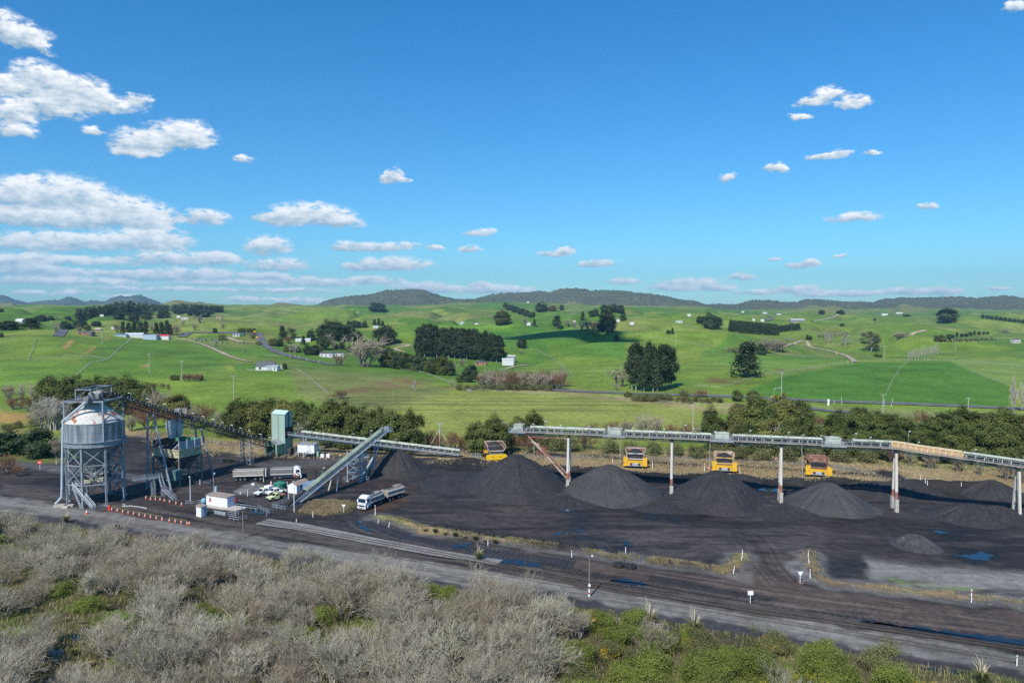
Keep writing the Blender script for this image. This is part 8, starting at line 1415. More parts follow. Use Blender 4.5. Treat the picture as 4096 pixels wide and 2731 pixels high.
DROOF = mat('dark_roof', (.09, .09, .1), .6, 0, .15); BRICK = mat('brick_wall', (.34, .16, .09), .8, 0, .15, 2); BLSH = mat('blue_grey_shed', (.36, .45, .54), .5, 0, .06); REDR = mat('red_roof_farm', (.5, .05, .05), .5, 0, .08); PALER = mat('pale_iron', (.6, .62, .64), .4, .1, .06); GRNR = mat('green_roof_farm', (.1, .3, .2), .5); PINKR = mat('pink_roof', (.5, .3, .27), .6)
FWH = mat('farm_white', (.62, .62, .6), .6, 0, .06)
def house(z, x, y, wpx, label, wall, roof, h=2.8, ratio=.6, rz=.1, kind='gable', rise=None, cat='house', name='farm_house', win=True, lift=.2):
 a, b_ = z(x, y); q = T(a, b_); wall = FWH if wall in (WHITEC, WHITE) else wall; w = wpx * (.92 if q.y < 900 else .8) / 2.613 * mpp(q.y); h = h if q.y < 700 else h * .8; o = hut(name, label, cat, q, rz, w, w * ratio, h, wall, roof, kind, z0=lift - .3, rise=rise if rise else max(.8, w * ratio * .2)); b = MB(); b.bx(-w / 2 + .02, w / 2 - .02, -w * ratio / 2 + .02, w * ratio / 2 - .02, -1.5, 0); b.build('foundation', CONC, o)
 if win:
  n = max(2, int(w / 4))
  for i in range(n):
   x0 = -w / 2 + w * (i + .5) / n; b = MB(); dr = (i == n // 2); b.bx(x0 - (.5 if dr else .7), x0 + (.5 if dr else .7), -w * ratio / 2 - .05, -w * ratio / 2 + .02, .1 if dr else .9, 2.1); b.build('door' if dr else 'window', DROOF if dr else GLASS, o)
 return o, w, q
o, w, q = house(Z2, 690, 912, 200, 'white farmhouse with dark roof on its own levelled pad on the left slope', FWH, DROOF, 2.6, .55, .05, rise=3.2); o2, w2, q2 = house(Z2, 760, 916, 150, 'white garage wing with a wide door in front of the lone farmhouse', WHITEC, mat('grey_iron', (.32, .35, .38), .5), 2.6, .6, -.15, win=False, name='garage', cat='garage'); b = MB(); b.bx(-w2 * .3, w2 * .1, -w2 * .3 - .06, -w2 * .3, .1, 2.2); b.build('garage_door', mat('grey_door', (.4, .42, .44), .5), o2); b = MB(); b.bx(w2 * .25, w2 * .36, -w2 * .3 - .06, -w2 * .3, .9, 1.9); b.build('window', GLASS, o2)
house(Z2, 850, 900, 80, 'low pale carport at the right end of the lone farmhouse', WHITEC, PALER, 2.2, .8, 0, 'flat', win=False, name='carport', cat='carport'); FT('bush', Z2, 885, 905, 62, 'golden-green tree at the right end of the lone farmhouse')
house(Z2, 382, 562, 72, 'small pale cottage beside a green tank below the hedge', WHITE, ROOFG, 2.6, .7, .2, name='cottage', cat='cottage'); house(Z2, 1330, 772, 150, 'white roadside farmhouse with a dark roof among garden trees', WHITEC, DROOF, 3, .55, -.1); house(Z2, 1460, 768, 110, 'white right wing of the roadside farmhouse', WHITEC, DROOF, 2.8, .5, -.1); house(Z2, 1835, 478, 62, 'pale grey barn below the conifer trio', WHITE, PALER, 4, .7, .3, win=False, name='barn', cat='barn'); house(Z2, 1080, 612, 170, 'pale long roof half hidden among the garden trees', WHITE, PALER, 2.5, .3, .05, win=False)
q = T(*Z2(452, 556)); b = MB(); b.lathe((0, 0, 0), [(2, -.5), (2, 2), (.3, 2.5)], 20); tag(b.build('water_tank', TG), 'round green tank beside the small pale cottage', 'tank').location = q
for args in ((ZL, 217, 406, 105, 'long white round-roofed barn at the far left', WHITE, WHITEC, 3.2, .6, -.2), (ZL, 1410, 572, 185, 'big white steep-roofed shed, left of the three on the crest', WHITE, PALER, 3.5, .55, .25), (ZL, 1577, 594, 150, 'blue-grey flat-fronted shed in the middle of the three on the crest', BLSH, BLSH, 6, .5, .05), (ZL, 1718, 594, 125, 'white shed with a red roof at the right end of the crest', WHITE, REDR, 4.6, .6, .05), (ZL, 1265, 562, 140, 'long low shed with a dark blue roof on the left of the crest', BLSH, mat('blue_roof', (.1, .16, .24), .5), 2.2, .35, 0), (ZL, 1068, 353, 44, 'small pale shed below the long plantation', WHITE, PALER, 3, .7, .1), (Z3, 1130, 862, 130, 'white barn with a pale roof at the edge of the pine block', WHITEC, PALER, 5.0, .55, -.08), (Z3, 1165, 830, 85, 'darker rear barn behind the white one at the pine block', mat('barn_grey', (.25, .24, .26), .6), PALER, 5.5, .7, -.08), (Z3, 652, 437, 58, 'blue-white shed beyond the pine block', BLSH, PALER, 4, .6, 0), (Z4, 333, 438, 54, 'white box-like shed on the mid slope', WHITEC, WHITEC, 4.5, .7, 0), (Z4, 930, 350, 44, 'small pale shed high on the centre slope', WHITE, PALER, 4, .6, 0), (Z4, 2060, 410, 185, 'long pale wintering barn on the far right slope', mat('barn_dark_wall', (.2, .19, .19), .7), PALER, 5, .3, .03), (Z4, 1605, 398, 30, 'small white shed left of the long wintering barn', WHITE, PALER, 4, .7, 0), (Z4, 1695, 404, 44, 'small arched shed left of the long wintering barn', WHITE, PALER, 4, .7, 0), (Z4, 1492, 314, 28, 'small white barn on the far road', WHITE, WHITEC, 5, .7, 0), (Z5, 887, 292, 74, 'long white barn on the right skyline', WHITEC, WHITEC, 5.5, .35, 0), (Z5, 2262, 582, 110, 'dark-ended pale shed at the right edge of the pasture', mat('pale_wall', (.45, .42, .38), .6), DROOF, 6, .5, .15), (Z3, 1337, 213, 24, 'small white shed on the centre hilltop', WHITEC, WHITEC, 6, .7, 0)): house(*args, win=False, name='farm_shed', cat='shed', kind='flat' if 'flat' in args[4] or 'box' in args[4] else 'gable')  # wintering barn walls are one even dark grey under a pale roof
for args in ((ZL, 1028, 503, 85, 'orange brick house in the left hamlet', BRICK, PALER, 3, .6, .1), (ZL, 1190, 486, 50, 'white house half hidden right of the brick house', WHITEC, PALER, 3, .7, .1), (ZL, 905, 547, 160, 'long brown house with a wide dark roof in the left hamlet', BRICK, DROOF, 2.6, .45, 0), (ZL, 1497, 383, 42, 'red house under the trees on the left hill', mat('red_wall', (.4, .06, .05), .6), REDR, 3, .7, 0), (ZL, 1610, 372, 50, 'low dull red house right of the red house', mat('dull_red_wall', (.3, .1, .08), .6), DROOF, 2.6, .5, 0), (ZL, 1872, 366, 48, 'white gabled house, left of the two white bungalows', WHITEC, PALER, 3.4, .7, 0), (ZL, 1937, 381, 88, 'long white bungalow with a pinkish roof', WHITEC, PINKR, 3, .4, 0), (ZL, 2085, 216, 100, 'white house on the left hilltop beside the round tree', WHITEC, PALER, 4, .3, 0), (ZL, 2195, 214, 66, 'second white house on the left hilltop, further right', WHITEC, WHITE, 3.6, .3, 0), (ZL, 2290, 376, 72, 'low pinkish-roofed buildings on the far left slope', BRICK, PINKR, 3, .4, 0), (Z3, 845, 862, 130, 'brown bungalow with a dark roof below the pine block', BRICK, DROOF, 2.7, .5, -.1), (Z3, 1342, 446, 54, 'tall white house on the hillside left of the narrow conifer', WHITEC, PALER, 5, .7, 0), (Z3, 800, 436, 50, 'low white house with dark roof beyond the pine block', WHITE, DROOF, 3, .5, 0), (Z3, 1822, 426, 30, 'white gabled house among the pinkish bare trees', WHITEC, WHITE, 5, .8, 0), (Z4, 825, 420, 82, 'white house with a pale green roof on the mid slope', WHITEC, mat('pale_green_roof', (.3, .5, .4), .5), 3.4, .4, 0), (Z4, 185, 412, 44, 'white house behind the big cypress on the right', WHITEC, PALER, 4, .7, 0), (Z4, 1720, 324, 56, 'far white house on the road below the range', WHITE, PALER, 4, .5, 0), (Z4, 1870, 336, 56, 'far pale house among trees below the range', WHITE, DROOF, 4, .5, 0), (Z5, 1040, 275, 84, 'distant white buildings at the foot of the pale peak', WHITEC, WHITE, 4, .3, 0)): house(*args, win=args[3] > 80)
q = T(*ZL(948, 558)); b = MB(); b.lathe((0, 0, 0), [(3, -1), (3, 3.4), (2.8, 3.6), (.2, 4.0)], 20); tag(b.build('water_tank', mat('brown_tank', (.17, .13, .11), .8)), 'brown round tank in front of the long brown house', 'tank').location = q
def fence(z, pts, label, step=5, hh=1.2, pw=.16, wires=3):
 P = [z(*p_) for p_ in pts]; P = [T(a[0] + (e[0] - a[0]) * k / 6, a[1] + (e[1] - a[1]) * k / 6) for a, e in zip(P[:-1], P[1:]) for k in range(6)] + [T(*P[-1])]; out = []
 for a, e in zip(P[:-1], P[1:]):
  n = max(1, int((e - a).xy.length / step)); out += [a.lerp(e, i / n) for i in range(n)]
 out.append(P[-1]); t = thing('fence', label, 'fence', P[0]); Z_ = H(np.array([p_.x for p_ in out]), np.array([p_.y for p_ in out])); out = [Vector((p_.x, p_.y, float(k))) for p_, k in zip(out, Z_)]; b = MB(P[0]); w = MB(P[0])
 for p_ in out: b.box(p_ + Vector((0, 0, hh / 2)), (pw, pw, hh))
 for a, e in zip(out[:-1], out[1:]):
  for k in range(wires): u = Vector((0, 0, hh * (k + 1) / (wires + .3))); w.beam(a + u, e + u, .035 + P[0].y * .00003)
 FPM = FENM; b.build('post', FPM, t); w.build('wire', FPM, t)
FENM = mat('fence_timber', (.42, .39, .33), .8, 0, .15)
for z, p_, l, s, pw in ((ZL, [(1395, 575), (1250, 690), (1140, 800), (1040, 825), (940, 850), (860, 920), (780, 990)], 'pale farm fence curving down the left hill', 4, .3), (ZL, [(385, 585), (360, 650), (340, 710), (295, 810)], 'pale fence running down the far left hill', 4, .3), (ZL, [(395, 797), (650, 770), (960, 775), (1130, 800)], 'faint fence across the left hill', 6, .2), (Z5, [(0, 862), (300, 815), (600, 780), (1100, 766), (1600, 766), (2000, 790), (2352, 850)], 'long fence along the crest of the dark green hill', 6, .26), (Z5, [(1140, 772), (1060, 840), (980, 960), (905, 1120)], 'fence dividing the dark green hillside', 6, .26), (Z3, [(0, 906), (250, 942), (450, 1020), (650, 1112), (900, 1135), (1400, 1168), (1620, 1168)], 'dark post fence along the stream-side trees', 4, .2), (Z3, [(1300, 686), (1450, 716), (1600, 800), (1720, 895)], 'pale fence climbing the hill right of the pine block', 5, .25), (Z4, [(0, 1186), (500, 1236), (900, 1272), (1500, 1290)], 'post and wire fence at the top edge of the flat paddock', 4, .22), (Z2, [(490, 918), (620, 924), (820, 918), (900, 895), (985, 890)], 'white-grey fence round the lone farmhouse pad', 3, .25), (Z2, [(1000, 900), (1130, 990), (1260, 1100), (1340, 1170)], 'fence line running down the slope from the farmhouse', 5, .2), (Z2, [(680, 765), (790, 770), (880, 768)], 'wooden stockyard rails beside the main road', 3, .3), (Z5, [(1800, 895), (1950, 945), (2180, 1020)], 'faint fence on the right edge of the green hill', 6, .22), (Z4, [(1000, 1085), (1250, 1100), (1500, 1030), (1700, 965), (2352, 878)], 'fence running right from below the lone conifer', 6, .24), (Z4, [(160, 515), (700, 600), (1200, 680), (1700, 730), (2352, 795)], 'long wire line crossing the right slope', 9, .22)): fence(z, p_, l, s, pw=pw * .55)
b0 = T(2460, 2500); fence(lambda x, y: (x, y), [(2430, 2492), (2500, 2502), (2570, 2512), (2640, 2524)], 'short dark post fence at the edge of the gravel road', 1.7, pw=.12)
def cow_mesh(c):
 b = MB(); b.lathe_y((0, 0, 0), [(.05, -1.0), (.34, -.9), (.4, -.3), (.42, .3), (.36, .8), (.22, 1.0), (.18, 1.25)], 12); b.xf = Matrix.Translation((0, 0, 0)); M_ = b.v; b.v = [(x, y, z * 1.05 + 1.0) for x, y, z in M_]
 b.tube((0, 1.15, 1.15), (0, 1.6, .95), .17, .11, 8)
 for x in (-.2, .2):
  for y in (-.75, .75): b.tube((x, y, .8), (x, y, 0), .11, .07, 6)
 b.box((0, -1.02, .85), (.05, .05, .6)); b.box((-.2, 1.25, 1.25), (.2, .06, .1)); b.box((.2, 1.25, 1.25), (.2, .06, .1)); return b.build('cow', c)
def cowmat(nm, c1, c2, lev):
 m = bpy.data.materials.new(nm); t = nt(m); tc = N(t, 'ShaderNodeTexCoord'); n = Noise(t, tc.outputs['Object'], 1.3, 1); c = Mix(t, Rng(t, n, lev - .01, lev + .01, 0, 1), c1, c2); p = N(t, 'ShaderNodeBsdfPrincipled'); t.links.new(c, p.inputs['Base Color']); p.inputs['Roughness'].default_value = .8; o = N(t, 'ShaderNodeOutputMaterial'); t.links.new(p.outputs[0], o.inputs[0]); return m
CW1 = tag(cow_mesh(cowmat('friesian_hide', (.015, .014, .013), (.7, .68, .64), .54)), 'x', 'cow', 'black and white cows on the left slope'); CW2 = tag(cow_mesh(cowmat('brown_hide', (.03, .022, .018), (.3, .18, .1), .6)), 'x', 'cow', 'dark cattle herd on the right pasture'); first_ = {1: True, 2: True}
def cow(k, a, b_, lab, s=1.25):
 pr = CW1 if k == 1 else CW2; q = T(a, b_)
 if first_[k]: o = pr; first_[k] = False
 else: o = pr.copy(); COL.objects.link(o)
 o.location = q; o.rotation_euler = (0, 0, random.uniform(0, 6.28)); o.scale = (s,) * 3; o['label'] = lab
for x, y in ((2012, 602), (2045, 610), (2060, 604), (2075, 612), (2090, 606), (2105, 604), (2125, 606), (2140, 608), (2152, 612), (2122, 634), (2215, 606), (2222, 624), (2245, 614), (2262, 612), (2280, 618), (2200, 640), (2210, 644), (2258, 642), (2290, 622), (2300, 630), (2310, 640), (2252, 670), (2070, 600), (2320, 636), (2268, 640)): cow(1, *ZL(x, y), 'black and white cow grazing in the scattered herd on the left slope')
for x, y in ((410, 635), (455, 635), (282, 642), (470, 725)): cow(1, *Z2(x, y), 'dark cow grazing alone on the slope below the main road')
for i in range(48): f = i / 47; cow(2, *Z5(1435 + f * 600 + (i * 13 % 17), 566 - 22 * f + (i * 29 % 22) - 6), 'dark cow in the long herd strung below the right hedge', 1.4)
q = T(*Z4(1815, 1258)); h = 160 / 2.613 * mpp(q.y); t = thing('street_lamp', 'curved-arm street lamp at the road junction', 'street lamp', q); b = MB(); b.tube((0, 0, 0), (0, 0, h * .85), .12, .09, 8); b.path([(0, 0, h * .85), (.4, 0, h * .95), (1.2, 0, h), (2.6, 0, h * 1.01)], .07, 6); b.build('pole', GALV, t); b = MB(); b.box((2.9, 0, h * 1.01), (.9, .3, .15)); b.build('lamp_head', WHITEC, t)
q = T(*Z4(1838, 1225)); t = thing('chevron_board', 'yellow chevron board facing the junction', 'sign', q); b = MB(); b.bx(-2.6, 2.6, -.05, 0, .8, 2.0); b.build('board', mat('sign_yellow', (.75, .5, .02), .4), t); b = MB()
for x in (-1.6, -.3, 1.0, 2.2): b.add([(x - .3, -.07, .9), (x, -.07, .9), (x - .25, -.07, 1.4), (x, -.07, 1.9), (x - .3, -.07, 1.9), (x - .55, -.07, 1.4)], [(0, 1, 2, 5), (5, 2, 3, 4)])
b.build('chevron', BLACKP, t); b = MB(); b.bx(-2, -1.9, 0, .1, 0, .9); b.bx(1.9, 2, 0, .1, 0, .9); b.build('post', GALV, t)
power_pole(*Z4(1897, 1208), 14, 'tall bare pole right of the junction street lamp')
q = T(*Z5(297, 1236)); b = MB(); b.bx(-.45, .45, -.2, .2, 0, 3.1); b.bx(-.5, .5, -.25, .25, 0, .15); tag(b.build('information_pylon', WHITE), 'tall white pylon board beside the junction', 'sign').location = q
for i, p_ in enumerate(((995, 785), (1032, 795), (1117, 822), (1240, 846))): mp(*Z2(*p_), 'tall white guide post %s along the lower main road' % ('first', 'second', 'third', 'fourth')[i], 2.6)
for i, p_ in enumerate(((358, 1224), (437, 1228), (883, 1245), (960, 1250), (435, 1185), (970, 1205), (1212, 762), (1240, 760), (1312, 762), (1342, 762), (1362, 764), (502, 802), (548, 796))): mp(*Z5(*p_), ('white guide post along the right main road' if p_[1] > 1000 else 'white peg on the crest of the dark green hill') + ', number %d' % (i + 1) if False else ('white guide post along the right main road verge' if p_[1] > 1000 else 'white peg on the crest of the dark green hill'), 1.6)
for p_, l in (((572, 530), 'orange road sign at the top of the main road bend'), ((594, 590), 'yellow road sign on the inside of the main road bend')):
 q = T(*Z2(*p_)); t = thing('road_sign', l, 'sign', q); b = MB(); b.tube((0, 0, 0), (0, 0, 2), .1, .1, 6); b.build('post', GALV, t); b = MB(); b.bx(-1.3, 1.3, -.1, -.05, 1.4, 2.6); b.build('sign_plate', mat('sign_orange', (.8, .4, .02), .4), t)
for (x, y), l in (((1940, 1795), 'x'),): pass
b = MB(); rr = random.Random(2)
for i in range(16): a = rr.uniform(0, 3.1); L_ = rr.uniform(2, 6); b.tube((-math.cos(a) * L_ / 2, -math.sin(a) * L_ / 2, rr.uniform(.1, .5)), (math.cos(a) * L_ / 2, math.sin(a) * L_ / 2, rr.uniform(.3, 1.6)), .14, .05, 5)
tag(b.build('brush_pile', BARKP), 'pile of pale cut branches at the paddock edge', 'brush pile').location = T(*Z3(730, 1140))
c0 = T(2230, 1340); S_ = Vector((-.43, -.90, 1.0)).normalized(); k_ = 1100 / S_.z; cc_ = c0 + S_ * k_; rng = np.random.default_rng(3); bm = bmesh.new()
for i in range(46):
 u_, v_ = rng.normal(0, .42), rng.normal(0, .42); m_ = Matrix.Translation((u_ * 105 + v_ * 26, v_ * 60 - u_ * 10, rng.normal(0, 8))) @ Matrix.Diagonal((rng.uniform(16, 36), rng.uniform(16, 30), rng.uniform(10, 16), 1)); bmesh.ops.create_icosphere(bm, subdivisions=3, radius=1, matrix=m_)
me = bpy.data.meshes.new('cloud'); bm.to_mesh(me); bm.free(); co_ = np.empty(len(me.vertices) * 3); me.vertices.foreach_get('co', co_); co_ = co_.reshape(-1, 3); n_ = fbm(co_[:, 0] / 18, co_[:, 1] / 18, 4, 4); co_ += np.stack([n_ * 7, fbm(co_[:, 1] / 15, co_[:, 2] / 15, 4, 6) * 7, n_ * 4], 1); me.vertices.foreach_set('co', co_.ravel()); me.materials.append(WHITEC); tag(obj('cloud', me, loc=cc_), 'small white cloud high overhead', kind='structure')
SUN_D = Vector((-.43, -.90, 1.0)).normalized()       # towards the sun
W = bpy.data.worlds.new('World'); SC.world = W; W.use_nodes = True; t = W.node_tree; t.nodes.clear(); L = t.links.new
sky = N(t, 'ShaderNodeTexSky'); sky.sky_type = 'NISHITA'; sky.sun_disc = False; sky.sun_elevation = rad(45); sky.sun_rotation = math.atan2(SUN_D.x, SUN_D.y)
sky.air_density = 1.0; sky.dust_density = .25; sky.ozone_density = 3.0; sky.altitude = 50
hs = N(t, 'ShaderNodeHueSaturation'); hs.inputs['Saturation'].default_value = SKY_SAT; L(sky.outputs[0], hs.inputs['Color'])
tc = N(t, 'ShaderNodeTexCoord'); V = tc.outputs['Generated']; sx = N(t, 'ShaderNodeSeparateXYZ'); L(V, sx.inputs[0])
azn = Mth(t, 'MULTIPLY', Mth(t, 'ARCTAN2', sx.outputs[0], sx.outputs[1]), 180 / math.pi); eln = Mth(t, 'MULTIPLY', Mth(t, 'ARCSINE', sx.outputs[2]), 180 / math.pi)
cb = N(t, 'ShaderNodeCombineXYZ'); L(azn, cb.inputs[0]); L(eln, cb.inputs[1]); AE = cb.outputs[0]
def sdir(dx, dy):
 r = ray(dx * 1.7415, dy * 1.7415); n = math.sqrt(sum(q * q for q in r)); return math.degrees(math.atan2(r[0], r[1])), math.degrees(math.asin(r[2] / n))
BLOBS = [(12, 75, 60, 42), (62, 92, 52, 30), (95, 112, 34, 16), (100, 185, 62, 40), (170, 215, 80, 42), (235, 245, 75, 28), (130, 250, 70, 30), (20, 205, 75, 26), (22, 262, 55, 36), (45, 305, 42, 22), (215, 300, 28, 12), (322, 232, 22, 18),
 (322, 332, 62, 28), (392, 318, 60, 34), (446, 318, 46, 36), (300, 350, 50, 11), (560, 365, 20, 11), (900, 405, 24, 18), (915, 418, 26, 9),
 (50, 455, 100, 42), (150, 452, 105, 44), (300, 492, 92, 38), (180, 505, 190, 26), (60, 505, 120, 22), (340, 515, 60, 20), (360, 552, 82, 28), (200, 558, 190, 26), (60, 566, 80, 20), (470, 503, 58, 21), (710, 498, 95, 28), (650, 506, 55, 20), (785, 512, 48, 14), (615, 568, 50, 27),
 (640, 612, 65, 18), (900, 608, 88, 18), (850, 614, 60, 13), (870, 568, 95, 13), (795, 566, 32, 14), (1000, 568, 18, 7), (120, 600, 170, 16), (40, 612, 90, 20), (110, 628, 130, 14), (420, 598, 125, 20), (500, 597, 45, 18), (440, 634, 150, 16), (300, 632, 60, 14), (140, 648, 190, 11), (540, 652, 130, 9), (620, 638, 50, 12), (730, 650, 85, 12), (850, 645, 75, 11), (330, 664, 170, 7), (70, 674, 45, 8), (170, 674, 42, 9), (290, 682, 60, 7), (575, 688, 55, 8), (690, 691, 60, 9), (640, 668, 120, 6), (960, 660, 60, 13), (1020, 666, 50, 11), (1120, 666, 60, 12), (1170, 668, 60, 10), (1105, 534, 34, 10), (1080, 572, 24, 9), (1105, 655, 25, 7), (1275, 582, 42, 9), (1300, 577, 18, 9), (1375, 608, 50, 10),
 (1900, 215, 42, 18), (1870, 232, 42, 13), (1955, 236, 32, 18), (1840, 267, 24, 9), (1895, 363, 34, 9), (1930, 355, 24, 12), (2000, 355, 22, 8), (1775, 385, 24, 12), (1675, 408, 28, 10), (1965, 500, 62, 11), (2125, 475, 22, 10), (1845, 609, 40, 9), (1860, 604, 20, 10), (1700, 636, 28, 10), (1430, 648, 40, 8), (1590, 654, 80, 15), (1545, 664, 60, 10), (1650, 662, 40, 8), (1740, 672, 50, 8), (1830, 666, 50, 12), (1880, 676, 70, 9), (1970, 675, 70, 10), (2085, 671, 52, 12), (2165, 671, 45, 12), (2290, 664, 30, 5), (2340, 18, 32, 22), (1925, 588, 20, 5), (1775, 596, 16, 5)]
wn = N(t, 'ShaderNodeTexNoise'); wn.inputs['Scale'].default_value = .42; wn.inputs['Detail'].default_value = 6; wn.inputs['Roughness'].default_value = .6; mp0 = N(t, 'ShaderNodeMapping'); mp0.inputs['Scale'].default_value = (1, 1.7, 1); L(AE, mp0.inputs[0]); L(mp0.outputs[0], wn.inputs['Vector'])
w1 = N(t, 'ShaderNodeVectorMath', operation='SUBTRACT'); L(wn.outputs['Color'], w1.inputs[0]); w1.inputs[1].default_value = (.5, .5, .5)
w2 = N(t, 'ShaderNodeVectorMath', operation='MULTIPLY'); L(w1.outputs[0], w2.inputs[0]); w2.inputs[1].default_value = (3.2, 1.5, 0)
w2b = N(t, 'ShaderNodeVectorMath', operation='SCALE'); L(w2.outputs[0], w2b.inputs[0]); L(Rng(t, eln, 0, 14, .32, 1), w2b.inputs['Scale'])
w3 = N(t, 'ShaderNodeVectorMath', operation='ADD'); L(AE, w3.inputs[0]); L(w2b.outputs[0], w3.inputs[1]); AW = w3.outputs[0]
def cell(blobs):
 AWc = AW; acc = None; shd = None
 for (x, y, hw, hh) in blobs:
  a, e = sdir(x, y); a2, _ = sdir(x + hw, y); _, e2 = sdir(x, y - hh); ka = .72 / max(.05, (a2 - a)); ke = .72 / max(.05, (e2 - e))
  m = N(t, 'ShaderNodeMapping'); m.inputs['Scale'].default_value = (ka, ke, 0); m.inputs['Location'].default_value = (-a * ka, -e * ke, 0); L(AWc, m.inputs[0])
  d2 = N(t, 'ShaderNodeVectorMath', operation='MULTIPLY'); L(m.outputs[0], d2.inputs[0]); d2.inputs[1].default_value = (1, 1.6, 1)
  mn = N(t, 'ShaderNodeVectorMath', operation='MINIMUM'); L(m.outputs[0], mn.inputs[0]); L(d2.outputs[0], mn.inputs[1])
  ln = N(t, 'ShaderNodeVectorMath', operation='LENGTH'); L(mn.outputs[0], ln.inputs[0])
  f = Mth(t, 'SUBTRACT', 1.0, ln.outputs['Value'], True); dt = N(t, 'ShaderNodeVectorMath', operation='DOT_PRODUCT'); L(m.outputs[0], dt.inputs[0]); dt.inputs[1].default_value = (.2, 1, 0)
  va = N(t, 'ShaderNodeVectorMath', operation='MULTIPLY_ADD'); L(f, va.inputs[0]); va.inputs[1].default_value = (0, 0, .001); L(AWc, va.inputs[2]); AWc = va.outputs[0]
  if acc is None: acc = f; shd = Mth(t, 'MULTIPLY', f, dt.outputs['Value'])
  else:
   n = N(t, 'ShaderNodeMath', operation='MULTIPLY_ADD'); L(f, n.inputs[0]); L(dt.outputs['Value'], n.inputs[1]); L(shd, n.inputs[2]); shd = n.outputs[0]
   acc = Mth(t, 'ADD', acc, f)
 nz = Rng(t, n2.outputs['Fac'], .25, .75, -.6, .6)
 dens = Mth(t, 'ADD', acc, Mth(t, 'MULTIPLY', nz, Mth(t, 'MULTIPLY', acc, 2.2, True)))
 al2 = N(t, 'ShaderNodeMapRange', interpolation_type='SMOOTHSTEP'); L(dens, al2.inputs[0]); al2.inputs[1].default_value = .0; al2.inputs[2].default_value = .55
 ratio = Mth(t, 'DIVIDE', shd, Mth(t, 'ADD', acc, .05)); lit = Rng(t, Mth(t, 'ADD', ratio, Rng(t, n2.outputs['Fac'], .3, .7, -.35, .35)), -.4, .55, 0, 1)
 ccol = Mix(t, lit, CLOUD_DK, CLOUD_LT); ccol = Mix(t, Rng(t, eln, 0, 9, .3, 0), ccol, CLOUD_HZ)
 csky = Mix(t, Mth(t, 'MULTIPLY', al2.outputs[0], .96), SKYC, ccol)
 bg = N(t, 'ShaderNodeBackground'); bg.inputs['Strength'].default_value = SKY_STR; L(csky, bg.inputs['Color']); return bg.outputs[0]
n2 = N(t, 'ShaderNodeTexNoise'); n2.inputs['Scale'].default_value = 1.05; n2.inputs['Detail'].default_value = 5; n2.inputs['Roughness'].default_value = .62; mp1 = N(t, 'ShaderNodeMapping'); mp1.inputs['Scale'].default_value = (1, 2.0, 1); L(AE, mp1.inputs[0]); L(mp1.outputs[0], n2.inputs['Vector'])
SKYC = Mix(t, 1.0, hs.outputs[0], Mix(t, Rng(t, eln, 0, 22, 0, 1), SKY_LOW, SKY_TINT), 'MULTIPLY')
def MixS(f, a, b):
 m = N(t, 'ShaderNodeMixShader'); L(f, m.inputs[0]); L(a, m.inputs[1]); L(b, m.inputs[2]); return m.outputs[0]
AZ0, AZ1, EL0 = -13.5, 6.0, 6.3
def pick(a0, a1, e0, e1):
 r = []
 for bl in BLOBS:
  x, y, hw, hh = bl; a, e = sdir(x, y); al, _ = sdir(x - hw * 1.5, y); ar, _ = sdir(x + hw * 1.5, y); _, et = sdir(x, y - hh * 1.5); _, eb = sdir(x, y + hh * 1.5)
  if ar + 1.2 > a0 and al - 1.2 < a1 and et + .5 > e0 and eb - .5 < e1: r.append(bl)
 return r
fa = Mth(t, 'GREATER_THAN', azn, AZ0); fb = Mth(t, 'GREATER_THAN', azn, AZ1); fe = Mth(t, 'GREATER_THAN', eln, EL0)
lo = MixS(fa, cell(pick(-99, AZ0, -9, EL0)), MixS(fb, cell(pick(AZ0, AZ1, -9, EL0)), cell(pick(AZ1, 99, -9, EL0))))
hi = MixS(fa, cell(pick(-99, AZ0, EL0, 99)), MixS(fb, cell(pick(AZ0, AZ1, EL0, 99)), cell(pick(AZ1, 99, EL0, 99))))
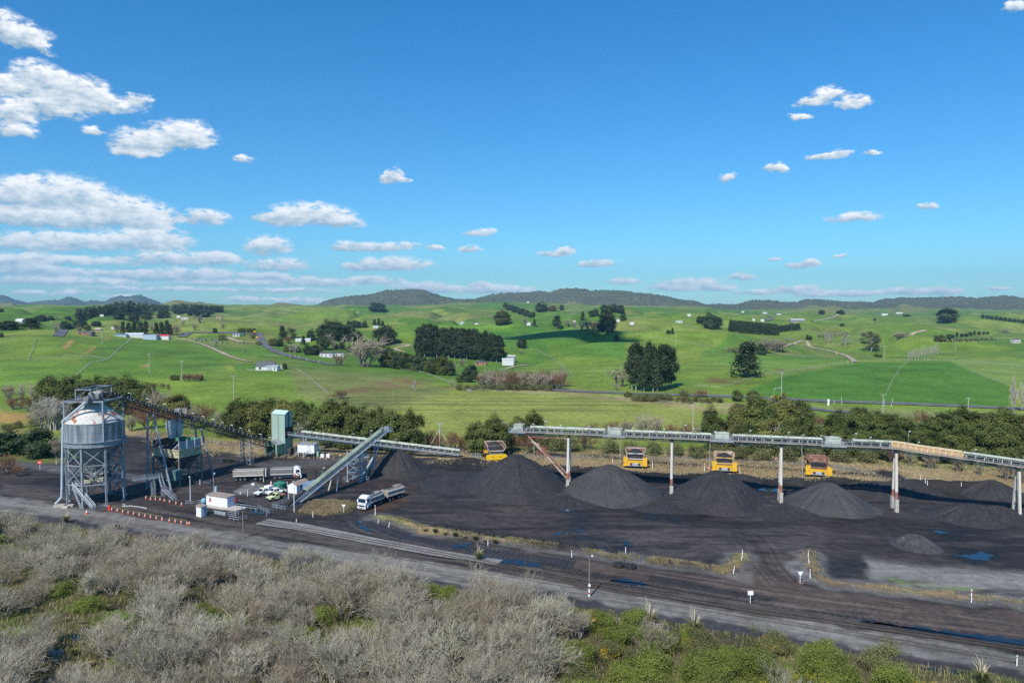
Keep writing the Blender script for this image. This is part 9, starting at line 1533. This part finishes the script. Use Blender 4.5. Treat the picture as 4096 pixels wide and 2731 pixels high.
inside = Mth(t, 'MULTIPLY', Mth(t, 'MULTIPLY', Mth(t, 'LESS_THAN', Mth(t, 'ABSOLUTE', azn), 41), Mth(t, 'LESS_THAN', eln, 29)), Mth(t, 'GREATER_THAN', eln, -1.5))
bg0 = N(t, 'ShaderNodeBackground'); bg0.inputs['Strength'].default_value = SKY_STR; L(SKYC, bg0.inputs['Color'])
fin_ = MixS(inside, bg0.outputs[0], MixS(fe, lo, hi))
wo = N(t, 'ShaderNodeOutputWorld'); L(fin_, wo.inputs[0])
W.cycles.sampling_method = 'MANUAL'; W.cycles.sample_map_resolution = 512
sl = bpy.data.lights.new('sun', 'SUN'); sl.energy = SUN_E; sl.angle = rad(.53); sl.color = (1, .955, .89); so = bpy.data.objects.new('sun', sl); COL.objects.link(so)
so.rotation_euler = SUN_D.to_track_quat('Z', 'Y').to_euler(); so.location = SUN_D * 300
if HAZE:
 hb = MB(); hb.bx(-9800, 9800, -1500, 10800, -30, 520); hm = bpy.data.materials.new('air'); t = nt(hm)
 pv = N(t, 'ShaderNodeVolumePrincipled'); pv.inputs['Color'].default_value = (.42, .74, 1, 1); pv.inputs['Density'].default_value = HAZE; pv.inputs['Anisotropy'].default_value = .1
 o = N(t, 'ShaderNodeOutputMaterial'); t.links.new(pv.outputs[0], o.inputs['Volume']); tag(hb.build('haze', hm), kind='stuff')
cam = bpy.data.cameras.new('camera'); cam.sensor_fit = 'HORIZONTAL'; cam.sensor_width = 36; cam.lens = F * 36 / 1024; cam.clip_start = .5; cam.clip_end = 40000
co = bpy.data.objects.new('camera', cam); COL.objects.link(co); co.location = (0, 0, HZ); co.rotation_euler = (math.pi / 2 - PITCH, 0, 0); SC.camera = co
SC.view_settings.view_transform = 'Standard'; SC.view_settings.look = 'None'; SC.view_settings.exposure = EXPO; SC.view_settings.gamma = 1
SC.render.engine = 'CYCLES'; cy = SC.cycles; cy.max_bounces = 4; cy.diffuse_bounces = 2; cy.glossy_bounces = 2; cy.transmission_bounces = 2; cy.volume_bounces = 0; cy.transparent_max_bounces = 4
cy.use_adaptive_sampling = True; cy.adaptive_threshold = .012; cy.caustics_reflective = False; cy.caustics_refractive = False; cy.use_denoising = False
